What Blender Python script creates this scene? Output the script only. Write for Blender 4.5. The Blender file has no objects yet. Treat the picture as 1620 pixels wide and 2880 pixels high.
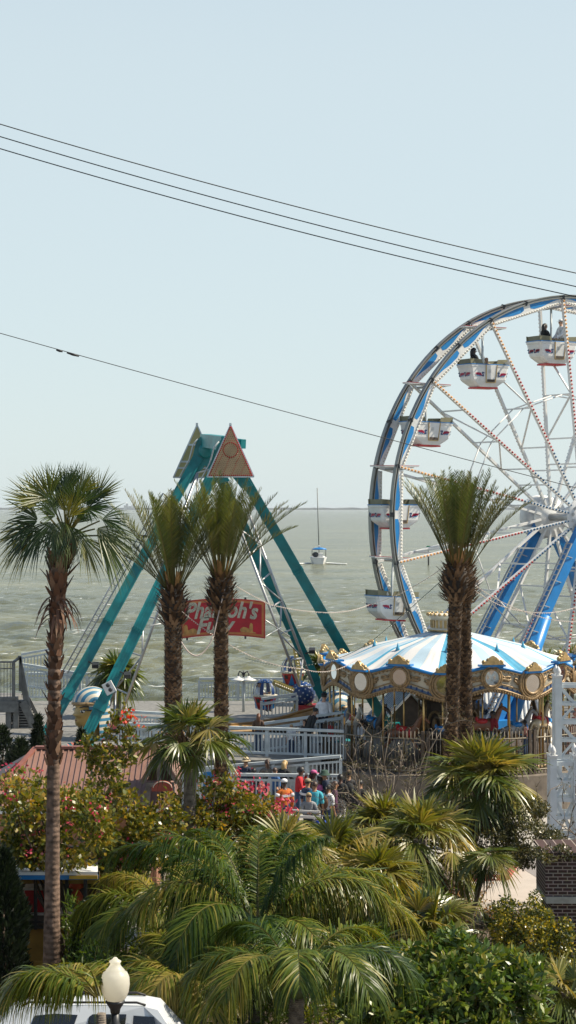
import bpy, math, random
import numpy as np
from mathutils import Vector as V, Matrix, Quaternion
R = math.radians
PI = math.pi
rng = np.random.default_rng(11)
random.seed(11)
sc = bpy.context.scene
COL = sc.collection
F, H, CX, HY = 5600.0, 10.0, 810.0, 1428.0      # focal length in photo pixels, eye height, principal column, horizon row


def P(px, py, Y):
    return V(((px - CX) / F * Y, Y, H - (py - HY) / F * Y))


def XY(px, Y, z=0.0):
    return V(((px - CX) / F * Y, Y, z))


def G(px, py, z=0.0):
    return P(px, py, (H - z) * F / (py - HY))


# ---------------------------------------------------------------- materials
MATS = {}


def nt(name):
    m = bpy.data.materials.new(name)
    m.use_nodes = True
    t = m.node_tree
    t.nodes.clear()
    o = t.nodes.new('ShaderNodeOutputMaterial')
    MATS[name] = m
    return m, t, o


def N(t, kind, **kw):
    n = t.nodes.new(kind)
    for k, v in kw.items():
        if k in n.inputs.keys():
            n.inputs[k].default_value = v
        else:
            setattr(n, k, v)
    return n


def c4(c):
    return (c[0], c[1], c[2], 1.0)


def M(name, col, rough=.55, metal=0.0, var=.12, scale=3.0, bump=0.0, bscale=40.0, spec=.5, col2=None, sss=0.0, emit=None):
    """plain painted / weathered surface: base colour with soft noise variation, optional bump"""
    m, t, o = nt(name)
    b = N(t, 'ShaderNodeBsdfPrincipled', Roughness=rough, Metallic=metal)
    b.inputs['Specular IOR Level'].default_value = spec
    tc = N(t, 'ShaderNodeTexCoord')
    ns = N(t, 'ShaderNodeTexNoise', Scale=scale, Detail=5.0)
    t.links.new(tc.outputs['Object'], ns.inputs['Vector'])
    cr = N(t, 'ShaderNodeValToRGB')
    c2 = col2 or tuple(max(0, x * (1 - 2 * var)) for x in col)
    cr.color_ramp.elements[0].position = .3
    cr.color_ramp.elements[1].position = .65
    cr.color_ramp.elements[0].color = c4(c2)
    cr.color_ramp.elements[1].color = c4(tuple(min(1, x * (1 + var * .5)) for x in col))
    t.links.new(ns.outputs['Fac'], cr.inputs['Fac'])
    t.links.new(cr.outputs['Color'], b.inputs['Base Color'])
    if bump:
        n2 = N(t, 'ShaderNodeTexNoise', Scale=bscale, Detail=4.0)
        t.links.new(tc.outputs['Object'], n2.inputs['Vector'])
        bp = N(t, 'ShaderNodeBump', Strength=bump, Distance=.02)
        t.links.new(n2.outputs['Fac'], bp.inputs['Height'])
        t.links.new(bp.outputs['Normal'], b.inputs['Normal'])
    t.links.new(b.outputs['BSDF'], o.inputs['Surface'])
    return m


def LEAF(name, cols, rough=.4, trans=.3, spec=.5, tint=(1.35, 1.25, .5)):
    """foliage: colour picked per leaf from a ramp, glossy skin, light coming through"""
    m, t, o = nt(name)
    at = N(t, 'ShaderNodeAttribute', attribute_name='rnd')
    cr = N(t, 'ShaderNodeValToRGB')
    e = cr.color_ramp.elements
    for i, c in enumerate(cols):
        p = i / max(1, len(cols) - 1)
        if i < 2:
            el = e[i]
            el.position = p
        else:
            el = e.new(p)
        el.color = c4((c[0] * 1.06, c[1] * .98, c[2] * .8))
    e[0].position = 0
    if len(cols) > 1:
        e[1].position = 1 / (len(cols) - 1)
    t.links.new(at.outputs['Fac'], cr.inputs['Fac'])
    b = N(t, 'ShaderNodeBsdfPrincipled', Roughness=rough)
    b.inputs['Specular IOR Level'].default_value = spec
    t.links.new(cr.outputs['Color'], b.inputs['Base Color'])
    tr = N(t, 'ShaderNodeBsdfTranslucent')
    mx = N(t, 'ShaderNodeMix', data_type='RGBA', blend_type='MULTIPLY')
    mx.inputs[0].default_value = 1
    t.links.new(cr.outputs['Color'], mx.inputs[6])
    mx.inputs[7].default_value = c4(tint)
    t.links.new(mx.outputs[2], tr.inputs['Color'])
    ms = N(t, 'ShaderNodeMixShader', Fac=trans)
    t.links.new(b.outputs['BSDF'], ms.inputs[1])
    t.links.new(tr.outputs['BSDF'], ms.inputs[2])
    t.links.new(ms.outputs['Shader'], o.inputs['Surface'])
    return m


# ---------------------------------------------------------------- mesh building
def setprops(o, label=None, cat=None, group=None, kind=None):
    if label: o['label'] = label
    if cat: o['category'] = cat
    if group: o['group'] = group
    if kind: o['kind'] = kind
    return o


def worldloc(o):
    m = Matrix.Identity(4)
    while o is not None:
        m = Matrix.LocRotScale(o.location, o.rotation_euler, o.scale) @ m
        o = o.parent
    return m


def link(name, me, mats, parent, loc):
    for m in (mats if isinstance(mats, (list, tuple)) else [mats]):
        me.materials.append(m)
    o = bpy.data.objects.new(name, me)
    COL.objects.link(o)
    if parent is not None:
        o.parent = parent
    o.location = loc
    return o


class MB:
    """collects shapes; build() links them as ONE mesh object"""

    def __init__(s):
        s.v, s.f, s.m, s.s, s.n = [], [], [], [], 0

    def add(s, vs, fs, mi=0, smooth=False):
        s.v.extend([tuple(p) for p in vs])
        for f in fs:
            s.f.append(tuple(i + s.n for i in f))
            s.m.append(mi)
            s.s.append(smooth)
        s.n += len(vs)
        return s

    def box(s, c, size, rot=None, mi=0):
        c = V(c)
        vs = []
        for x in (-.5, .5):
            for y in (-.5, .5):
                for z in (-.5, .5):
                    p = V((x * size[0], y * size[1], z * size[2]))
                    if rot is not None: p = rot @ p
                    vs.append(c + p)
        return s.add(vs, [(0, 1, 3, 2), (4, 6, 7, 5), (0, 4, 5, 1), (2, 3, 7, 6), (0, 2, 6, 4), (1, 5, 7, 3)], mi)

    def beam(s, p, q, w, h=None, up=(0, 0, 1), mi=0, w2=None, h2=None):
        p, q = V(p), V(q)
        h = h or w
        w2 = w2 or w
        h2 = h2 or h
        d = (q - p)
        if d.length < 1e-6: return s
        d.normalize()
        up = V(up)
        if abs(d.dot(up)) > .98: up = V((0, 1, 0)) if abs(d.y) < .9 else V((1, 0, 0))
        x = d.cross(up).normalized()
        y = x.cross(d).normalized()
        vs = [p - x * w / 2 - y * h / 2, p + x * w / 2 - y * h / 2, p + x * w / 2 + y * h / 2, p - x * w / 2 + y * h / 2,
              q - x * w2 / 2 - y * h2 / 2, q + x * w2 / 2 - y * h2 / 2, q + x * w2 / 2 + y * h2 / 2, q - x * w2 / 2 + y * h2 / 2]
        return s.add(vs, [(0, 3, 2, 1), (4, 5, 6, 7), (0, 1, 5, 4), (1, 2, 6, 5), (2, 3, 7, 6), (3, 0, 4, 7)], mi)

    def tube(s, pts, rad, n=8, mi=0, cap=True, closed=False, smooth=True):
        pts = [V(p) for p in pts]
        k = len(pts)
        if not hasattr(rad, '__len__'): rad = [rad] * k
        vs, fs = [], []
        prev = None
        for i, p in enumerate(pts):
            a = pts[(i - 1) % k] if (closed or i > 0) else p
            b = pts[(i + 1) % k] if (closed or i < k - 1) else p
            d = (b - a).normalized()
            if prev is None:
                x = d.orthogonal().normalized()
            else:
                x = (prev - d * prev.dot(d)).normalized()
            prev = x
            y = d.cross(x)
            for j in range(n):
                t = 2 * PI * j / n
                vs.append(p + (x * math.cos(t) + y * math.sin(t)) * rad[i])
        for i in range(k if closed else k - 1):
            a, b = i * n, ((i + 1) % k) * n
            for j in range(n):
                fs.append((a + j, a + (j + 1) % n, b + (j + 1) % n, b + j))
        s.add(vs, fs, mi, smooth)
        if cap and not closed:
            b = s.n - len(vs)
            s.f.append(tuple(b + j for j in range(n))[::-1]); s.m.append(mi); s.s.append(False)
            b2 = s.n - n
            s.f.append(tuple(b2 + j for j in range(n))); s.m.append(mi); s.s.append(False)
        return s

    def lathe(s, prof, n=24, o=(0, 0, 0), mi=0, rot=None, smooth=True, sx=1.0, sy=1.0):
        o = V(o)
        vs, fs = [], []
        for r, z in prof:
            for j in range(n):
                t = 2 * PI * j / n
                p = V((r * math.cos(t) * sx, r * math.sin(t) * sy, z))
                if rot is not None: p = rot @ p
                vs.append(o + p)
        for i in range(len(prof) - 1):
            for j in range(n):
                fs.append((i * n + j, i * n + (j + 1) % n, (i + 1) * n + (j + 1) % n, (i + 1) * n + j))
        if prof[0][0] > 1e-4: fs.append(tuple(range(n))[::-1])
        if prof[-1][0] > 1e-4: fs.append(tuple((len(prof) - 1) * n + j for j in range(n)))
        return s.add(vs, fs, mi, smooth)

    def ball(s, c, r, n=10, k=7, mi=0, sc3=(1, 1, 1), smooth=True, rot=None):
        prof = [(r * math.sin(PI * i / k), -r * math.cos(PI * i / k)) for i in range(k + 1)]
        vs, fs = [], []
        c = V(c)
        for a, z in prof:
            for j in range(n):
                t = 2 * PI * j / n
                p = V((a * math.cos(t) * sc3[0], a * math.sin(t) * sc3[1], z * sc3[2]))
                if rot is not None: p = rot @ p
                vs.append(c + p)
        for i in range(k):
            for j in range(n):
                fs.append((i * n + j, i * n + (j + 1) % n, (i + 1) * n + (j + 1) % n, (i + 1) * n + j))
        return s.add(vs, fs, mi, smooth)

    def gem(s, c, r, mi=0):
        c = V(c)
        return s.add([c + V((r, 0, 0)), c + V((-r, 0, 0)), c + V((0, r, 0)), c + V((0, -r, 0)), c + V((0, 0, r)), c + V((0, 0, -r))],
                     [(0, 2, 4), (2, 1, 4), (1, 3, 4), (3, 0, 4), (2, 0, 5), (1, 2, 5), (3, 1, 5), (0, 3, 5)], mi, True)

    def prism(s, poly, o, ax, ay, t, mi=0):
        """polygon in the plane (ax, ay) through o, thickness t along ax x ay"""
        o, ax, ay = V(o), V(ax), V(ay)
        az = ax.cross(ay).normalized() * t
        k = len(poly)
        a = [o + ax * p[0] + ay * p[1] for p in poly]
        b = [p + az for p in a]
        fs = [tuple(range(k))[::-1], tuple(range(k, 2 * k))] + [(i, (i + 1) % k, k + (i + 1) % k, k + i) for i in range(k)]
        return s.add(a + b, fs, mi)

    def build(s, name, mats, parent=None, base=None, local=False):
        vs = np.array(s.v, dtype=float).reshape(-1, 3)
        loc = V((0, 0, 0))
        if parent is None:
            loc = V(base) if base is not None else V((float(vs[:, 0].mean()), float(vs[:, 1].mean()), float(vs[:, 2].min())))
            vs = vs - np.array(loc)
        elif not local:
            inv = np.array(worldloc(parent).inverted())
            vs = vs @ inv[:3, :3].T + inv[:3, 3]
        me = bpy.data.meshes.new(name)
        me.from_pydata(vs.tolist(), [], s.f)
        me.polygons.foreach_set('material_index', s.m)
        me.polygons.foreach_set('use_smooth', s.s)
        me.update()
        return link(name, me, mats, parent, loc)


class LM:
    """many small leaf blades kept as arrays of quads; build() links them as ONE mesh object"""

    def __init__(s):
        s.v, s.q, s.r, s.m, s.n = [], [], [], [], 0

    def quads(s, v, q, r, mi=0):
        s.v.append(v.reshape(-1, 3)); s.q.append(q.reshape(-1, 4) + s.n)
        s.r.append(np.broadcast_to(r, (len(s.q[-1]),)).astype(np.float32)); s.m.append(np.full(len(s.q[-1]), mi, np.int32))
        s.n += len(s.v[-1])

    def ribbons(s, base, d, side, L, w, droop=0.0, nseg=3, prof=None, rnd=None, mi=0, curl=None):
        """blades: base (n,3), direction d, width direction side, length L, width w, droop = sag under gravity"""
        n = len(base)
        d = d / np.maximum(np.linalg.norm(d, axis=1, keepdims=True), 1e-9)
        side = side - d * (side * d).sum(1, keepdims=True)
        side = side / np.maximum(np.linalg.norm(side, axis=1, keepdims=True), 1e-9)
        L = np.broadcast_to(L, (n,)); w = np.broadcast_to(w, (n,)); droop = np.broadcast_to(droop, (n,))
        ts = np.linspace(0, 1, nseg + 1)
        if prof is None: prof = np.sin(PI * np.clip(ts * .86 + .12, 0, 1)) ** .8
        prof = np.array(prof)
        pts = base[:, None, :] + d[:, None, :] * (L[:, None] * (ts - .22 * (droop[:, None]) * ts ** 3))[..., None]
        pts[:, :, 2] -= (L * droop)[:, None] * ts[None, :] ** 2
        if curl is not None: pts += curl[:, None, :] * (ts[None, :, None] ** 2)
        hw = (w[:, None] * prof[None, :] * .5)[..., None] * side[:, None, :]
        v = np.stack([pts - hw, pts + hw], axis=2)               # n, nseg+1, 2, 3
        idx = np.arange(n * (nseg + 1) * 2).reshape(n, nseg + 1, 2)
        q = np.stack([idx[:, :-1, 0], idx[:, :-1, 1], idx[:, 1:, 1], idx[:, 1:, 0]], axis=-1)
        if rnd is None: rnd = rng.random(n)
        s.quads(v, q, np.repeat(np.broadcast_to(rnd, (n,)), nseg), mi)

    def build(s, name, mats, parent=None, base=None):
        v = np.concatenate(s.v); q = np.concatenate(s.q); r = np.concatenate(s.r); m = np.concatenate(s.m)
        loc = V((0, 0, 0))
        if parent is None:
            loc = V(base) if base is not None else V((float(v[:, 0].mean()), float(v[:, 1].mean()), float(v[:, 2].min())))
            v = v - np.array(loc)
        else:
            inv = np.array(worldloc(parent).inverted())
            v = v @ inv[:3, :3].T + inv[:3, 3]
        me = bpy.data.meshes.new(name)
        me.vertices.add(len(v)); me.vertices.foreach_set('co', v.astype(np.float32).ravel())
        me.loops.add(len(q) * 4); me.loops.foreach_set('vertex_index', q.astype(np.int32).ravel())
        me.polygons.add(len(q))
        me.polygons.foreach_set('loop_start', np.arange(0, len(q) * 4, 4, dtype=np.int32))
        me.polygons.foreach_set('loop_total', np.full(len(q), 4, np.int32))
        me.polygons.foreach_set('material_index', m)
        me.polygons.foreach_set('use_smooth', np.ones(len(q), bool))
        a = me.attributes.new('rnd', 'FLOAT', 'FACE')
        a.data.foreach_set('value', r)
        me.update(calc_edges=True)
        me.validate()
        return link(name, me, mats, parent, loc)


def thing(name, label, cat, loc=(0, 0, 0), rotz=0.0, group=None):
    o = bpy.data.objects.new(name, None)
    o.empty_display_size = .2
    COL.objects.link(o)
    o.location = loc
    o.rotation_euler = (0, 0, rotz)
    return setprops(o, label, cat, group)


def copy_thing(o, loc, rotz=None, label=None, group=None, deep=True):
    def cp(src, par):
        c = src.copy()
        COL.objects.link(c)
        if par is not None: c.parent = par
        for ch in list(KIDS.get(src.name, [])) or [x for x in src.children]:
            cp(ch, c)
        return c
    c = cp(o, None)
    c.location = loc
    if rotz is not None: c.rotation_euler = (0, 0, rotz)
    if label: c['label'] = label
    if group: c['group'] = group
    return c


KIDS = {}


def unit(a):
    return a / np.maximum(np.linalg.norm(a, axis=-1, keepdims=True), 1e-9)


def sag(p, q, s, n=24):
    p, q = V(p), V(q)
    return [p.lerp(q, i / n) + V((0, 0, -4 * s * (i / n) * (1 - i / n))) for i in range(n + 1)]
# ================================================================ materials used by many things
white = M('white_paint', (.68, .68, .66), rough=.4, var=.06)
cream = M('cream_paint', (.62, .56, .44), rough=.5, var=.1)
greyrail = M('weathered_white_paint', (.5, .55, .56), rough=.55, var=.1)
steel = M('galvanised_steel', (.42, .43, .43), rough=.4, metal=.5, var=.1)
rimgrey = M('rim_grey_steel', (.25, .25, .23), rough=.42, metal=.35, var=.12, scale=.6)
dark = M('dark_metal', (.03, .032, .035), rough=.45, var=.1)
black = M('black_rubber', (.015, .015, .016), rough=.6, var=.1)
blue = M('ride_blue_paint', (.012, .19, .5), rough=.35, var=.08)
blue2 = M('panel_blue', (.008, .2, .5), rough=.45, var=.06)
navy = M('navy_paint', (.012, .045, .16), rough=.4, var=.1)
teal = M('teal_paint', (.004, .2, .21), rough=.42, var=.2, scale=2.2, bump=.08, bscale=30)
teal_d = M('teal_shadow_gap', (.004, .09, .1), rough=.5, var=.1)
red = M('red_paint', (.5, .025, .03), rough=.4, var=.08)
gold = M('gold_paint', (.46, .32, .14), rough=.35, metal=.35, var=.2, scale=9)
brass = M('brass', (.55, .36, .14), rough=.28, metal=.85, var=.15)
bronze = M('carved_gold', (.32, .21, .1), rough=.45, metal=.2, var=.25, scale=12, bump=.5, bscale=30)
mirror = M('mirror_glass', (.8, .8, .78), rough=.04, metal=1.0, var=.02)
glass_d = M('dark_window_glass', (.012, .014, .016), rough=.06, var=.05, spec=.8)
bulb = M('clear_bulbs', (.8, .76, .66), rough=.2, var=.1)
bulb_r = M('red_bulbs', (.42, .02, .015), rough=.22, var=.1)
bulb_b = M('blue_bulbs', (.01, .1, .22), rough=.22, var=.1)
bulb_a = M('amber_bulbs', (.75, .36, .1), rough=.25, var=.1)
olive_panel = M('olive_back_panel', (.2, .19, .115), rough=.55, var=.15, scale=2)
tan_panel = M('tan_sign_face', (.42, .4, .3), rough=.55, var=.12)
dwood = M('dark_timber', (.07, .05, .035), rough=.7, var=.2, scale=6)
greywood = M('grey_deck_timber', (.19, .185, .17), rough=.75, var=.2, scale=5)

# ================================================================ camera, sun, sky
cam = bpy.data.cameras.new('camera')
camo = bpy.data.objects.new('camera', cam)
COL.objects.link(camo)
camo.location = (0, 0, H)
camo.rotation_euler = (R(90), 0, 0)
cam.sensor_fit = 'VERTICAL'
cam.sensor_height = 36.0
cam.lens = 36.0 * F / 2880.0
cam.shift_y = -(1440.0 - HY) / 2880.0
cam.clip_start = .5
cam.clip_end = 60000
sc.camera = camo
SUN_AZ, SUN_EL = R(84), R(48)
sdir = V((math.sin(SUN_AZ) * math.cos(SUN_EL), math.cos(SUN_AZ) * math.cos(SUN_EL), math.sin(SUN_EL)))
sun = bpy.data.lights.new('sun', 'SUN')
sun.energy = 5.0
sun.angle = R(.53)
sun.color = (1.0, .9, .73)
suno = bpy.data.objects.new('sun', sun)
COL.objects.link(suno)
suno.rotation_euler = sdir.to_track_quat('Z', 'Y').to_euler()
suno.location = (30, 20, 60)
w = bpy.data.worlds.new('World')
sc.world = w
w.use_nodes = True
t = w.node_tree
sky = t.nodes.new('ShaderNodeTexSky')
sky.sky_type = 'NISHITA'
sky.sun_disc = False
sky.sun_elevation = SUN_EL
sky.sun_rotation = SUN_AZ
sky.altitude = 0
sky.air_density = 1.0
sky.dust_density = .6
sky.ozone_density = 1.6
bg = t.nodes['Background']
bg.inputs['Strength'].default_value = .1
mxs = t.nodes.new('ShaderNodeMix')                 # bright sea haze low down, clearing to the blue of the zenith
mxs.data_type = 'RGBA'
tcw = t.nodes.new('ShaderNodeTexCoord')
sxw = t.nodes.new('ShaderNodeSeparateXYZ')
t.links.new(tcw.outputs['Generated'], sxw.inputs[0])
mrw = t.nodes.new('ShaderNodeMapRange')
mrw.interpolation_type = 'SMOOTHSTEP'
mrw.inputs['From Min'].default_value = .2
mrw.inputs['From Max'].default_value = .5
mrw.inputs['To Min'].default_value = .84
mrw.inputs['To Max'].default_value = .12
t.links.new(sxw.outputs['Z'], mrw.inputs['Value'])
t.links.new(mrw.outputs['Result'], mxs.inputs[0])
t.links.new(sky.outputs['Color'], mxs.inputs[6])
mxs.inputs[7].default_value = (4.52, 5.25, 5.42, 1)
t.links.new(mxs.outputs[2], bg.inputs['Color'])
sc.view_settings.view_transform = 'Standard'
sc.view_settings.look = 'None'
sc.view_settings.gamma = 1
sc.view_settings.exposure = 0.62
sc.cycles.max_bounces = 7
sc.cycles.diffuse_bounces = 3
sc.cycles.glossy_bounces = 3
sc.cycles.transmission_bounces = 4
sc.cycles.volume_bounces = 0
sc.cycles.caustics_reflective = False
sc.cycles.caustics_refractive = False
sc.cycles.sample_clamp_indirect = 6

# ================================================================ the sea: one sheet of real waves, flat calm swell lost with distance
SEA = -1.5


def water_mat():
    m, t, o = nt('bay_water')
    tc = N(t, 'ShaderNodeTexCoord')
    mp = N(t, 'ShaderNodeMapping')
    mp.inputs['Scale'].default_value = (.45, 1.0, 1.0)
    t.links.new(tc.outputs['Object'], mp.inputs['Vector'])
    b = N(t, 'ShaderNodeBsdfPrincipled', Roughness=.08, IOR=1.33)
    b.inputs['Specular IOR Level'].default_value = .22
    n1 = N(t, 'ShaderNodeTexNoise', Scale=.045, Detail=4.0)      # patches of silt
    t.links.new(mp.outputs['Vector'], n1.inputs['Vector'])
    cr = N(t, 'ShaderNodeValToRGB')
    cr.color_ramp.elements[0].position = .35; cr.color_ramp.elements[0].color = (.105, .114, .068, 1)
    cr.color_ramp.elements[1].position = .68; cr.color_ramp.elements[1].color = (.18, .178, .098, 1)
    t.links.new(n1.outputs['Fac'], cr.inputs['Fac'])
    nf = N(t, 'ShaderNodeTexNoise', Scale=1.6, Detail=5.0, Roughness=.6)   # foam flecks; their white also paints in the missing sun glints
    mf = N(t, 'ShaderNodeMapping')
    mf.inputs['Scale'].default_value = (.28, 1.0, 1.0)
    t.links.new(tc.outputs['Object'], mf.inputs['Vector'])
    t.links.new(mf.outputs['Vector'], nf.inputs['Vector'])
    fr = N(t, 'ShaderNodeValToRGB')
    fr.color_ramp.elements[0].position = .64; fr.color_ramp.elements[0].color = (0, 0, 0, 1)
    fr.color_ramp.elements[1].position = .69; fr.color_ramp.elements[1].color = (1, 1, 1, 1)
    t.links.new(nf.outputs['Fac'], fr.inputs['Fac'])
    mx = N(t, 'ShaderNodeMix', data_type='RGBA')
    t.links.new(fr.outputs['Color'], mx.inputs[0])
    t.links.new(cr.outputs['Color'], mx.inputs[6])
    mx.inputs[7].default_value = (.75, .75, .7, 1)
    n2 = N(t, 'ShaderNodeTexNoise', Scale=1.9, Detail=6.0, Roughness=.65)
    t.links.new(mp.outputs['Vector'], n2.inputs['Vector'])
    bp = N(t, 'ShaderNodeBump', Strength=1.0, Distance=.2)
    t.links.new(n2.outputs['Fac'], bp.inputs['Height'])
    # silt-laden body colour under a sky reflection that rough water never lets grow past a half
    df = N(t, 'ShaderNodeBsdfDiffuse')
    gl = N(t, 'ShaderNodeBsdfGlossy', Roughness=.06)
    fn = N(t, 'ShaderNodeFresnel', IOR=1.33)
    mi = N(t, 'ShaderNodeMath', operation='MINIMUM')
    mi.inputs[1].default_value = .7
    for n_ in (df, gl, fn): t.links.new(bp.outputs['Normal'], n_.inputs['Normal'])
    t.links.new(mx.outputs[2], df.inputs['Color'])
    t.links.new(fn.outputs['Fac'], mi.inputs[0])
    ms = N(t, 'ShaderNodeMixShader')
    t.links.new(mi.outputs[0], ms.inputs['Fac'])
    t.links.new(df.outputs['BSDF'], ms.inputs[1])
    t.links.new(gl.outputs['BSDF'], ms.inputs[2])
    t.nodes.remove(b)
    t.links.new(ms.outputs['Shader'], o.inputs['Surface'])
    return m


def make_sea():
    ys = [85.5]
    while ys[-1] < 30000:
        y = ys[-1]
        ys.append(y + max(.26, y * y / 24000 * .55))
    ys = np.array(ys)
    cols = np.linspace(-1, 1, 460)
    half = ys * .2 + 14
    X = cols[None, :] * half[:, None]
    Y = np.repeat(ys[:, None], len(cols), 1)
    dy = np.gradient(ys)[:, None]
    Z = np.zeros_like(X)
    g = np.random.default_rng(5)
    wind = R(250)
    for i in range(90):
        lam = .7 * (6.5 / .7) ** g.random()
        th = wind + g.normal(0, .38)
        k = 2 * PI / lam
        a = .0118 * lam ** .78 * (.5 + g.random())
        ph = g.random() * 2 * PI
        fade = np.clip(1.6 - dy * 2.2 / lam, 0, 1)
        s = np.sin(k * (X * math.cos(th) + Y * math.sin(th)) + ph)
        Z += a * fade * (s + .25 * np.cos(2 * (k * (X * math.cos(th) + Y * math.sin(th)) + ph)))
    nr, nc = X.shape
    v = np.stack([X, Y, Z + SEA], -1).reshape(-1, 3)
    idx = np.arange(nr * nc).reshape(nr, nc)
    q = np.stack([idx[:-1, :-1], idx[:-1, 1:], idx[1:, 1:], idx[1:, :-1]], -1).reshape(-1, 4)
    L = LM()
    L.quads(v, q, 0.0)
    o = L.build('sea', water_mat(), base=(0, 0, 0))
    setprops(o, kind='structure')


make_sea()

shore_mat = M('far_shore_trees', (.05, .065, .05), rough=.9, var=.2, scale=.01)
mb = MB()
xs = np.linspace(-2600, 2600, 240)
top = [SEA + 6.5 + 3.0 * math.sin(i * .7) * random.random() + 2.5 * random.random() for i in range(240)]
vs = []
for x, z in zip(xs, top): vs += [(x, 11800, SEA - 1), (x, 11800, z), (x, 12400, z + 4)]
fs = []
for i in range(239):
    a = i * 3
    fs += [(a, a + 3, a + 4, a + 1), (a + 1, a + 4, a + 5, a + 2)]
mb.add(vs, fs)
setprops(mb.build('far_shore_land', shore_mat), kind='structure')
# works on the far shore, just over the horizon on the left
r = thing('industrial_works', 'tiny hazy grey works with towers on the far shore, left of the boat', 'industrial works', XY(365, 11000, SEA))
mb = MB()
for px, wd, hh in ((352, 14, 24), (358, 8, 34), (366, 20, 20), (375, 9, 30), (381, 12, 16)):
    p = XY(px, 11000, SEA)
    mb.box(p + V((0, 0, hh / 2)), (wd, 14, hh))
mb.build('block', steel, r)
mb = MB()
for px, hh in ((355, 44), (370, 40)):
    p = XY(px, 11000, SEA)
    mb.tube([p, p + V((0, 0, hh))], 1.6, 6)
mb.build('tower', steel, r)

# ================================================================ ground, paving, deck
def paving(name, c1, c2, scale, bump=.15):
    m, t, o = nt(name)
    tc = N(t, 'ShaderNodeTexCoord')
    b = N(t, 'ShaderNodeBsdfPrincipled', Roughness=.8)
    n1 = N(t, 'ShaderNodeTexNoise', Scale=scale, Detail=8.0, Roughness=.7)
    t.links.new(tc.outputs['Object'], n1.inputs['Vector'])
    cr = N(t, 'ShaderNodeValToRGB')
    cr.color_ramp.elements[0].position = .3; cr.color_ramp.elements[0].color = c4(c1)
    cr.color_ramp.elements[1].position = .7; cr.color_ramp.elements[1].color = c4(c2)
    t.links.new(n1.outputs['Fac'], cr.inputs['Fac'])
    t.links.new(cr.outputs['Color'], b.inputs['Base Color'])
    n2 = N(t, 'ShaderNodeTexNoise', Scale=60.0, Detail=3.0)
    t.links.new(tc.outputs['Object'], n2.inputs['Vector'])
    bp = N(t, 'ShaderNodeBump', Strength=bump, Distance=.01)
    t.links.new(n2.outputs['Fac'], bp.inputs['Height'])
    t.links.new(bp.outputs['Normal'], b.inputs['Normal'])
    t.links.new(b.outputs['BSDF'], o.inputs['Surface'])
    return m


soil = paving('mulch_soil', (.06, .042, .03), (.15, .11, .075), .9, .5)
conc = paving('pale_concrete', (.38, .33, .28), (.46, .4, .34), 1.5)
asph = paving('worn_asphalt', (.2, .18, .17), (.27, .245, .225), 2.0, .3)
plaza_m = paving('plaza_concrete', (.3, .28, .25), (.4, .37, .33), 1.2)
lawn_m = paving('shaded_lawn', (.03, .05, .015), (.06, .085, .03), 3, .6)


def sheet(name, pts, z, m, kind='structure'):
    mb = MB()
    mb.add([(x, y, z) for x, y in pts], [tuple(range(len(pts)))])
    return setprops(mb.build(name, m), kind=kind)


sheet('ground', [(-70, -30), (70, -30), (70, 87), (-70, 87)], 0.0, soil)
sheet('plaza_pavement', [(-20, 54), (4.2, 54), (4.4, 57.5), (14, 57.5), (20, 66.4), (-20, 66.4)], .004, plaza_m)
sheet('side_pavement', [(-20, 45.2), (-2.0, 45.2), (-1.0, 53.9), (-20, 53.9)], .004, plaza_m)
# driveway and its asphalt side road, right of the palms
a = G(1300, 2560); b_ = G(1545, 2560); c_ = G(1545, 2492); d_ = G(1450, 2432); e_ = G(1300, 2470)
sheet('driveway', [(a.x, a.y), (b_.x, b_.y), (c_.x, c_.y), (d_.x, d_.y), (e_.x, e_.y)], .008, conc)
a = G(1450, 2431); b_ = G(1546, 2491); c_ = G(1640, 2491); d_ = G(1640, 2390); e_ = G(1390, 2390)
sheet('side_road', [(a.x, a.y), (b_.x, b_.y), (c_.x, c_.y), (d_.x, d_.y), (e_.x, e_.y)], .004, asph)
mb = MB()
p, q, s_ = G(1296, 2482), G(1425, 2477), G(1450, 2440)
mb.beam(p + V((0, .1, .07)), q + V((0, .1, .07)), .16, .14)
mb.beam(q + V((0, .1, .069)), s_ + V((0, .1, .069)), .15, .138)
setprops(mb.build('red_kerb', M('red_kerb_paint', (.42, .1, .07), rough=.7, var=.2)), kind='structure')

DECK = 1.6
mb = MB()
mb.box((-24, 76.5, (DECK - .19) / 2), (50.0, 20.0, DECK - .19), mi=0)
mb.build('boardwalk', greyrail)['kind'] = 'structure'
mb = MB()
mb.box((-24, 76.4, DECK - .09), (50.2, 20.3, .18))
mb.build('boardwalk_deck', greywood)['kind'] = 'structure'
mb = MB()
mb.box((19.2, 82, DECK / 2 - .6), (36, 9.4, DECK + 1.2 - .2))
mb.build('boardwalk_pier', greywood)['kind'] = 'structure'


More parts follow.
